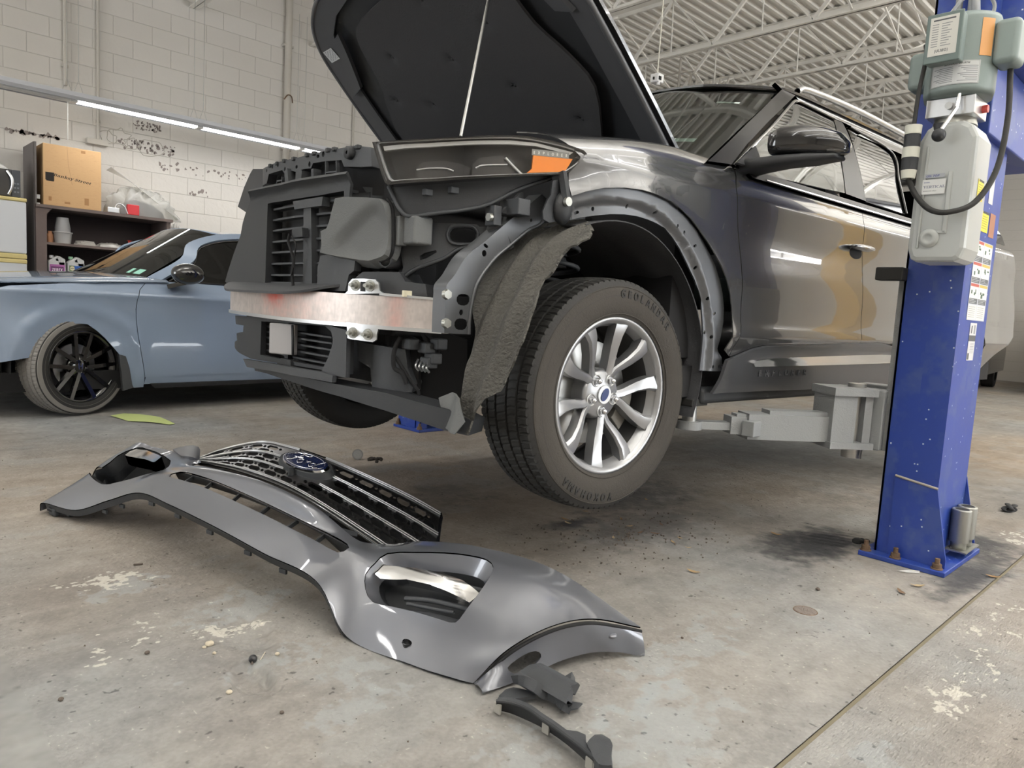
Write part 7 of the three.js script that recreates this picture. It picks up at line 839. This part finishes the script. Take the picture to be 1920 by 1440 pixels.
  const mw = thing('microwave', 'black and silver microwave oven on top of the refrigerator', 'microwave', [fx1 - 0.27, fy + 0.001, fz - 0.3]); part('case', span(-0.24, 0.24, 0.012, 0.27, -0.2, 0.16, 0.008), mat({ color: lin(0.1, 0.1, 0.11), roughness: 0.4 }), mw); part('door', span(-0.24, 0.15, 0.015, 0.267, 0.16, 0.18, 0.004), M.gloss, mw); part('handle', tube([[0.14, 0.03, 0.19], [0.165, 0.1, 0.215], [0.165, 0.18, 0.215], [0.13, 0.25, 0.19]], 0.012, 24, 8), M.satin, mw); part('control_panel', span(0.17, 0.24, 0.015, 0.267, 0.16, 0.178), mat({ color: lin(0.05, 0.055, 0.065), roughness: 0.4 }), mw); part('button', pair([...Array(6).keys()].map(i => box(0.016, 0.014, 0.004, 0.195 + (i % 2) * 0.024, 0.06 + (i >> 1) * 0.04, 0.179))), mat({ color: lin(0.2, 0.22, 0.25), roughness: 0.5 }), mw); part('foot', pair([box(0.03, 0.012, 0.03, -0.2, 0.006, 0.1), box(0.03, 0.012, 0.03, 0.2, 0.006, 0.1)]), M.plastic, mw);
  one('white_bag', 'crumpled white plastic bag on top of the microwave', 'bag', heap(0.2, 0.09, 0.14, 51).translate(fx1 - 0.33, fy + 0.272, fz - 0.32), mat({ color: lin(0.72, 0.72, 0.7), roughness: 0.6 }));
  // hanging socket on its cord, wiring tray on the joist
  const sk = [5.2,2.9032,-3.8133]; const hs = thing('hanging_socket', 'white socket box hanging on a rope from the roof', 'power socket', sk); part('socket_box', [box(0.085, 0.075, 0.085, 0, 0, 0, 0.01)], mat({ color: lin(0.8, 0.8, 0.8), roughness: 0.4 }), hs); part('outlet', pair([box(0.03, 0.03, 0.01, -0.02, -0.005, 0.044), box(0.012, 0.02, 0.012, -0.047, -0.005, 0.0)]), M.dark, hs); part('rope', tube([[0, 0.03, 0], [0.005, 0.5, 0.0], [0.01, 4.2 - sk[1], 0.0]], 0.006, 10, 6), mat({ color: lin(0.7, 0.68, 0.6), roughness: 0.8 }), hs); part('plug', box(0.02, 0.03, 0.02, -0.02, -0.045, 0.03, 0.004), mat({ color: lin(0.8, 0.8, 0.8), roughness: 0.4 }), hs);
  const hx = 9.5; const ht = thing('ceiling_hoses', 'loops of air hose and wire hung on the roof joist above the vehicle', 'hose'); const q = [[9.5,4.5098,-6.3521],[9.5,4.357,-6.3557],[9.5,4.2506,-6.2724],[9.5,4.266,-6.1834],[9.5,4.3273,-6.1],[9.5,4.2841,-6.0251],[9.5,4.2015,-5.982]]; part('hose', tube(q, 0.022, 60, 8), wp, ht); const q2 = [[9.48,4.5109,-6.303],[9.48,4.4077,-6.2387],[9.48,4.3196,-6.2574],[9.48,4.2497,-6.2055]]; part('hose', tube(q2, 0.016, 40, 8), wp, ht); const q3 = [[9.4,4.5503,-6.8374],[9.4,4.5325,-6.5304],[9.4,4.5112,-6.2528]]; part('wire', tube(q3, 0.008, 20, 6), wp, ht); part('support_arm', pair([rod([9.5,4.7794,-6.5538], [9.5,4.1586,-6.5606], 0.02, 8), rod([9.5,4.3574,-6.0146], [9.5,4.1862,-5.9805], 0.02, 8)]), wp, ht); part('hook', pair([0, 1, 2, 3].map(i => { const p = [9.5,4.2412,-5.9509]; return rod([p[0], p[1] - 0.02, p[2] + i * 0.07], [p[0], p[1] + 0.07 + (i % 2) * 0.04, p[2] + 0.03 + i * 0.07], 0.016, 6); })), wp, ht);
}
// ---------------------------------------------------------------- far right: dark car nose, box, pale car, door
{
  const bp = mat({ color: lin(0.012, 0.0125, 0.014), roughness: 0.3, clearcoat: 1, clearcoatRoughness: 0.03 });
  const c = thing('hatchback', 'black car parked nose out behind the blue lift post', 'car', [12.3, 0, -3.75], 0.12);
  // nose toward -x; x back, z toward viewer
  const sideZ = (x, y) => 0.9 - 0.5 * Math.max(0, 0.12 - x) ** 1.6 - 0.25 * Math.max(0, y - 0.8) ** 1.4 - 0.1 * Math.max(0, 0.35 - y);
  part('front_fender', twoSides([[-0.75, 0.25], [-0.36, 0.22], [-0.36, 0.36], [-0.3, 0.52], [-0.15, 0.63], [0.02, 0.66], [0.2, 0.62], [0.33, 0.5], [0.38, 0.3], [0.8, 0.28], [0.8, 0.98], [0.2, 0.95], [-0.4, 0.86], [-0.72, 0.74]], { map: (x, y) => [x, y, sideZ(x, y)], cu: 0.08, t: 0.01 }), bp, c); part('door', twoSides([[0.81, 0.28], [3.4, 0.28], [3.4, 1.0], [0.81, 0.98]], { map: (x, y) => [x, y, sideZ(x, y)], cu: 0.3, t: 0.01 }), bp, c);
  part('nose', sheet(rect(-0.8, 0.8, 0.22, 0.80), { map: (z, y) => [-0.92 + 0.26 * (Math.abs(z) / 0.8) ** 3 + 0.10 * ((y - 0.45) / 0.3) ** 2, y, z], cu: 0.08, t: 0.02 }), bp, c); part('lower_grille', [span(-0.96, -0.85, 0.26, 0.44, -0.5, 0.5, 0.02)], M.plastic, c); part('skirt', [span(-0.80, -0.3, 0.18, 0.27, -0.78, 0.78, 0.03)], M.plastic, c);
  part('hood', sheet([[-0.82, 0], [-0.72, 0.5], [-0.5, 0.72], [0.8, 0.76], [0.8, -0.76], [-0.5, -0.72], [-0.72, -0.5]], { map: (x, z) => [x, 0.98 + 0.04 * (1 - (z / 0.8) ** 2) - 0.17 * clamp((0.8 - x) / 1.6) ** 2, z], cu: 0.1, t: 0.02 }), bp, c);
  for (const s of [1, -1]) { part('headlamp', sheet([[-0.70, 0.72], [-0.40, 0.70], [-0.12, 0.80], [-0.05, 0.87], [-0.45, 0.83], [-0.68, 0.78]].map(p => p), { map: (x, y) => [x, y, s * (sideZ(x, y) + 0.012)], cu: 0.06, t: 0.02 * s }), mat({ color: lin(0.42, 0.42, 0.41), roughness: 0.15, clearcoat: 1 }), c); part('fog_lamp', at(new THREE.SphereGeometry(0.06, 16, 10).scale(0.8, 0.6, 0.5), -0.72, 0.42, s * 0.66), M.chrome, c); }
  part('indicator', at(new THREE.SphereGeometry(0.03, 12, 8), -0.14, 0.80, sideZ(-0.14, 0.8) + 0.02), M.amber, c); part('cabin', [span(0.8, 3.3, 0.95, 1.42, -0.66, 0.66, 0.2)], M.gloss, c); part('body_block', [span(-0.6, 3.4, 0.24, 0.9, -0.7, 0.7, 0.05)], M.dark, c);
  for (const z of [-0.76, 0.76]) for (const x of [0, 2.6]) part('wheel', [at(lathe([[0.2, -0.1], [0.29, -0.1], [0.31, -0.08], [0.31, 0.08], [0.29, 0.1], [0.2, 0.1]], 40, 'z'), x, 0.31, z), cyl(0.2, 0.2, 0.14, x, 0.31, z, 24, 'z')], M.rubber, c);
  // pale car behind
  const wpnt = mat({ color: lin(0.62, 0.63, 0.65), roughness: 0.3, clearcoat: 1, clearcoatRoughness: 0.05 }); const w = thing('white_car', 'white car with a pale hood parked behind the black car', 'car', [14.4, 0, -1.55], 0.12);
  part('hood', sheet([[-0.85, 0], [-0.75, 0.5], [-0.5, 0.75], [0.8, 0.78], [0.8, -0.78], [-0.5, -0.75], [-0.75, -0.5]], { map: (x, z) => [x, 1.12 + 0.04 * (1 - (z / 0.8) ** 2) - 0.24 * clamp((0.8 - x) / 1.6) ** 2, z], cu: 0.1, t: 0.02 }), wpnt, w); part('body', [span(-0.8, 3.0, 0.3, 0.88, -0.78, 0.78, 0.12)], wpnt, w); part('cabin', [span(0.9, 2.6, 1.0, 1.55, -0.68, 0.68, 0.2)], M.glassDark, w); part('headlamp', pair([box(0.2, 0.12, 0.3, -0.66, 0.8, 0.6, 0.04), box(0.2, 0.12, 0.3, -0.66, 0.8, -0.6, 0.04)]), mat({ color: lin(0.3, 0.3, 0.31), roughness: 0.1, clearcoat: 1 }), w); part('windshield', bar([0.75, 1.12, 0], [1.2, 1.5, 0], 1.3, 0.02, [0, 1, 0]), M.glassTint, w);
  for (const z of [-0.7, 0.7]) for (const x of [0, 2.4]) part('wheel', cyl(0.31, 0.31, 0.2, x, 0.31, z, 32, 'z'), M.rubber, w);
  const bx = thing('carton', 'brown cardboard carton stacked against the right wall', 'box', [16.6, 0, -5.2], 0.1); part('lower_carton', box(0.9, 0.95, 1.0, 0, 0.475, 0, 0.01), mat({ color: lin(0.40, 0.25, 0.15), roughness: 0.85 }), bx); part('upper_carton', box(0.8, 0.75, 0.9, 0, 1.33, 0, 0.01), mat({ color: lin(0.36, 0.21, 0.13), roughness: 0.85 }), bx);
  const dp = thing('wall_pipe', 'white drain pipe on the right wall above the cartons', 'pipe', [ROOM.x1 - 0.06, 0, -4.35]); part('pipe', [rod([0, 1.75, 0], [0, 4.9, 0], 0.05, 12)], mat({ color: lin(0.66, 0.64, 0.6), roughness: 0.6 }), dp); part('elbow', tube([[0, 1.78, 0], [-0.02, 1.62, 0], [0, 1.5, 0.06], [0.02, 1.6, 0.14]], 0.045, 20, 8), mat({ color: lin(0.66, 0.64, 0.6), roughness: 0.6 }), dp);
}
// yellow lift in the opposite bay, seen only as a reflection in the vehicle's doors
{
  const y = mat({ color: lin(0.62, 0.36, 0.03), roughness: 0.4 });
  for (const [z, l] of [[1.9, 'yellow steel lift post in the opposite bay, nearer the aisle'], [4.9, 'yellow steel lift post in the opposite bay, by the front wall']]) { const t = thing('lift_post', l, 'car lift', [9.6, 0, z]); part('column', [span(-0.22, 0.22, 0.02, 3.5, -0.16, 0.16, 0.01)], y, t); part('base_plate', span(-0.3, 0.3, 0, 0.02, -0.25, 0.25), y, t); part('swing_arm', [span(-1.3, -0.2, 0.3, 0.42, -0.07, 0.07, 0.01)], y, t); part('lift_pad', cyl(0.07, 0.07, 0.05, -1.22, 0.445, 0, 20), M.rubber, t); }
}
// ---------------------------------------------------------------- small things lying on the floor
{
  const R = rng(99); const leafM = [lin(0.28, 0.17, 0.075), lin(0.36, 0.25, 0.13), lin(0.16, 0.10, 0.06), lin(0.42, 0.32, 0.19)].map(c => mat({ color: c, roughness: 0.85 }));
  const leafG = s => { const a = []; const n = 10; for (let i = 0; i <= n; i++) { const t = i / n; a.push([lerp(-1, 1, t) * s, Math.max(0, Math.sin(Math.PI * t)) ** 0.7 * s * 0.32 * (0.8 + R() * 0.5)]); } for (let i = n - 1; i > 0; i--) { const t = i / n; a.push([lerp(-1, 1, t) * s, -(Math.max(0, Math.sin(Math.PI * t)) ** 0.7) * s * 0.30 * (0.8 + R() * 0.5)]); } const k = 0.1 + R() * 0.25; return sheet(a, { map: (x, z) => [x, 0.002 + k * Math.abs(z) + 0.25 * x * x / s, z], cu: s / 3, t: 0.0006 }); };
  const leaves = [[2.9312,0,-1.3482],[2.2227,0,-1.3101],[2.6685,0,-.7647],[2.7868,0,-.75],[3.1476,0,-.5994],[2.4737,0,-1.7823],[2.4815,0,-1.6562],[2.4447,0,-1.4738],[2.5271,0,-1.8663],[2.9094,0,-2.0068],[2.6151,0,-1.7165],[2.2814,0,-1.9618],[2.3126,0,-2.0053],[2.4506,0,-1.5469],[2.4392,0,-1.7012],[2.2863,0,-1.721],[2.4864,0,-2.0381],[2.5235,0,-1.562]];
  leaves.forEach((p, i) => { const s = i < 5 ? 0.026 : 0.012 + R() * 0.012; const o = one('dry_leaf', i < 5 ? ['curled brown dry leaf in the open floor between wheel and post', 'small pointed brown leaf on the floor below the wheel', 'long dry leaf stalk in front of the blue post foot', 'pale brown leaf touching the post base stain', 'pale dry leaf right of the post foot'][i] : 'small brown leaf fragment scattered on the floor below the front wheel', 'leaf', leafG(s), leafM[i % 4]); if (i >= 5) o.userData.group = 'leaf fragments below the wheel'; o.position.set(p[0], 0.0005, p[2]); o.rotation.y = R() * 6.28; });
  const stone = (s, seed) => { const g = new THREE.IcosahedronGeometry(s, 2); const q = g.attributes.position; for (let i = 0; i < q.count; i++) { const k = 1 + 0.4 * (fbm(q.getX(i) / s * 1.3 + seed, q.getY(i) / s * 1.3 + q.getZ(i) / s, 2) - 0.5); q.setXYZ(i, q.getX(i) * k, q.getY(i) * k * 0.7, q.getZ(i) * k); } g.computeVertexNormals(); return g; };
  const pb = mat({ color: lin(0.10, 0.08, 0.065), roughness: 0.9 }), pale = mat({ color: lin(0.5, 0.44, 0.34), roughness: 0.9 });
  [[276, 1226, .006, 'dark round pebble left of the crumbled patch'], [114, 1314, .006, 'small dark pebble alone on the bare floor'], [1533, 1107, .008, 'round dark pebble above the floor plug'], [528, 1338, .005, 'tiny brown pebble in front of the crumbled patch'], [1279, 1197, .004, 'tiny dark pebble on the bare floor by the bumper tip']].forEach(([x, y, s, l], i) => { const p = [[.5606,0,-1.817], [.353,0,-1.7092], [2.4401,0,-.9575], [.6968,0,-1.3756], [1.7344,0,-1.0397]][i]; const o = one('pebble', l, 'pebble', stone(s, i + 2), pb); o.position.set(p[0], s * 0.6, p[2]); });
  // crumbled hollow: acorn, stones, straw
  const h0 = [.7433,0,-1.6235]; const ac = thing('acorn', 'dark round acorn at the edge of the crumbled floor hollow', 'acorn', [h0[0], floorHeight(h0[0], h0[2]) + 0.009, h0[2]]); part('nut', at(new THREE.SphereGeometry(0.0105, 18, 12), 0, 0, 0), mat({ color: lin(0.02, 0.02, 0.022), roughness: 0.35 }), ac); part('tip', cyl(0.001, 0.004, 0.006, -0.006, -0.004, 0.009, 8), pb, ac);
  [[.6955,0,-1.7715],[.6877,0,-1.7205],[.6798,0,-1.7654],[.8067,0,-1.6231],[.6431,0,-1.5215]].forEach((p, i) => { const s = [0.010, 0.005, 0.005, 0.006, 0.007][i]; const o = one('stone_chip', ['pale stone chip in the crumbled floor hollow', 'small white chip below the pale stone', 'thin chip beside the pale stone', 'ring shaped chip right of the acorn', 'yellow leaf bit below the hollow'][i], 'stone', stone(s, i + 20), pale); o.position.set(p[0], floorHeight(p[0], p[2]) + s * 0.5, p[2]); });
  { const p = [.7597,0,-1.6177]; const o = one('straw', 'short straw lying against the acorn', 'straw', rod([0, 0.004, 0], [0.02, 0.012, -0.016], 0.0012, 5), pale); o.position.set(p[0], 0, p[2]); }
  { const a = [.726,.003,-2.4517]; const o = one('twig', 'short dark twig on the floor in the bumper shadow', 'twig', rod([-0.012, 0, 0], [0.012, 0.001, 0.012], 0.003, 6), pb); o.position.set(a[0], 0.003, a[2]); }
  // round plug set in the floor
  { const p = [2.2308,0,-.9067]; const o = thing('floor_plug', 'worn oval metal plug set flush in the floor', 'floor plug', [p[0], 0, p[2]]); part('disc', lathe([[0.001, 0.0025], [0.030, 0.0025], [0.034, 0.001], [0.036, -0.002]], 32), mat({ color: lin(0.22, 0.185, 0.165), roughness: 0.75, metalness: 0.3, bumpMap: bumpFine, bumpScale: 0.003, metric: true }), o); part('rim', new THREE.TorusGeometry(0.0355, 0.0015, 6, 40).rotateX(Math.PI / 2), M.rust, o); }
  // cap and dirt under the vehicle front
  { const p = [2.1717,0,-3.4591]; const o = thing('filler_cap', 'round grey plastic cap standing on edge on the floor', 'cap', [p[0], 0, p[2]], 0.9); part('disc', cyl(0.030, 0.030, 0.012, 0, 0.0295, 0, 28, 'x').rotateZ(-0.25), mat({ color: lin(0.24, 0.235, 0.225), roughness: 0.6 }), o); part('face', cyl(0.024, 0.024, 0.014, 0, 0.0295, 0, 28, 'x').rotateZ(-0.25), mat({ color: lin(0.32, 0.315, 0.30), roughness: 0.7, bumpMap: bumpFine, bumpScale: 0.002, metric: true }), o); const d = [2.2399,0,-3.3901]; const dc = []; for (let i = 0; i < 18; i++) dc.push(stone(0.006 + R() * 0.010, i + 60).translate((R() - 0.5) * 0.06 + i * 0.002, 0.005, (R() - 0.5) * 0.10)); const g = one('dirt_clump', 'dark crumbly dirt clump beside the round cap', 'dirt', dc, mat({ color: lin(0.035, 0.028, 0.022), roughness: 0.95 })); g.position.set(d[0], 0, d[2]); g.userData.kind = 'stuff'; }
  // rag, paper, scraps
  { const p = [4.4435,0,-.8128]; const g = new THREE.TorusKnotGeometry(0.035, 0.012, 80, 8, 2, 3).scale(1.2, 0.35, 1); const o = one('glove', 'crumpled dark rag lying right of the blue post', 'rag', g.rotateX(0), mat({ color: lin(0.03, 0.03, 0.032), roughness: 0.9 })); o.position.set(p[0], 0.018, p[2]); }
  { const q = [[1.4286,.002,-5.4185],[1.5289,.002,-5.4778],[1.6217,.002,-5.4391],[1.6905,.002,-5.2318],[1.6987,.002,-4.9647],[1.6559,.002,-4.9383],[1.5707,.002,-5.0684],[1.4725,.002,-5.182]]; one('green_leaflet', 'pale green paper lying on the floor beside the sedan', 'paper', sheet(q.map(p => [p[0], p[2]]), { map: (x, z) => [x, 0.003 + 0.006 * Math.abs(Math.sin(x * 9 + z * 5)), z], cu: 0.06, t: 0.001 }), mat({ color: lin(0.45, 0.52, 0.20), roughness: 0.8 })); }
  { const q = [[2.8945,.002,-.8507],[2.9477,.002,-.8267],[2.9693,.002,-.7982],[2.9428,.002,-.7902],[2.9058,.002,-.8228]]; one('paper_scrap', 'white paper scrap at the foot of the blue post', 'paper', sheet(q.map(p => [p[0], p[2]]), { map: (x, z) => [x, 0.003, z], cu: 0.1, t: 0.001 }), mat({ color: lin(0.66, 0.65, 0.62), roughness: 0.8 })); const p = [3.134,0,-1.0774]; const o = one('black_scrap', 'black rubber scrap beside the post foot', 'scrap', [0, 1, 2].map(i => stone(0.02 - i * 0.004, 90 + i).translate(i * 0.02, 0.008, i * 0.012 - 0.01)), M.rubber); o.position.set(p[0], 0, p[2]); }
  // fine grit too small to count
  { const gr = []; for (let i = 0; i < 420; i++) { const x = 0.45 + R() * 3.4, z = -0.7 - R() * 3.6; gr.push(new THREE.TetrahedronGeometry(0.0012 + R() * R() * 0.0035).rotateX(R() * 6).rotateY(R() * 6).translate(x, 0.0015, z)); } for (let i = 0; i < 260; i++) { const a = R() * 6.28, r = R(); gr.push(new THREE.TetrahedronGeometry(0.002 + R() * 0.005).rotateX(R() * 6).rotateY(R() * 6).translate(2.35 + Math.cos(a) * r * 0.55, 0.002, -1.7 + Math.sin(a) * r * 0.35)); } const g = one('grit', 'fine dark grit scattered over the concrete floor', 'grit', gr, mat({ color: lin(0.11, 0.09, 0.07), roughness: 0.95 })); g.userData.kind = 'stuff'; }
}
renderer.render(scene, camera);
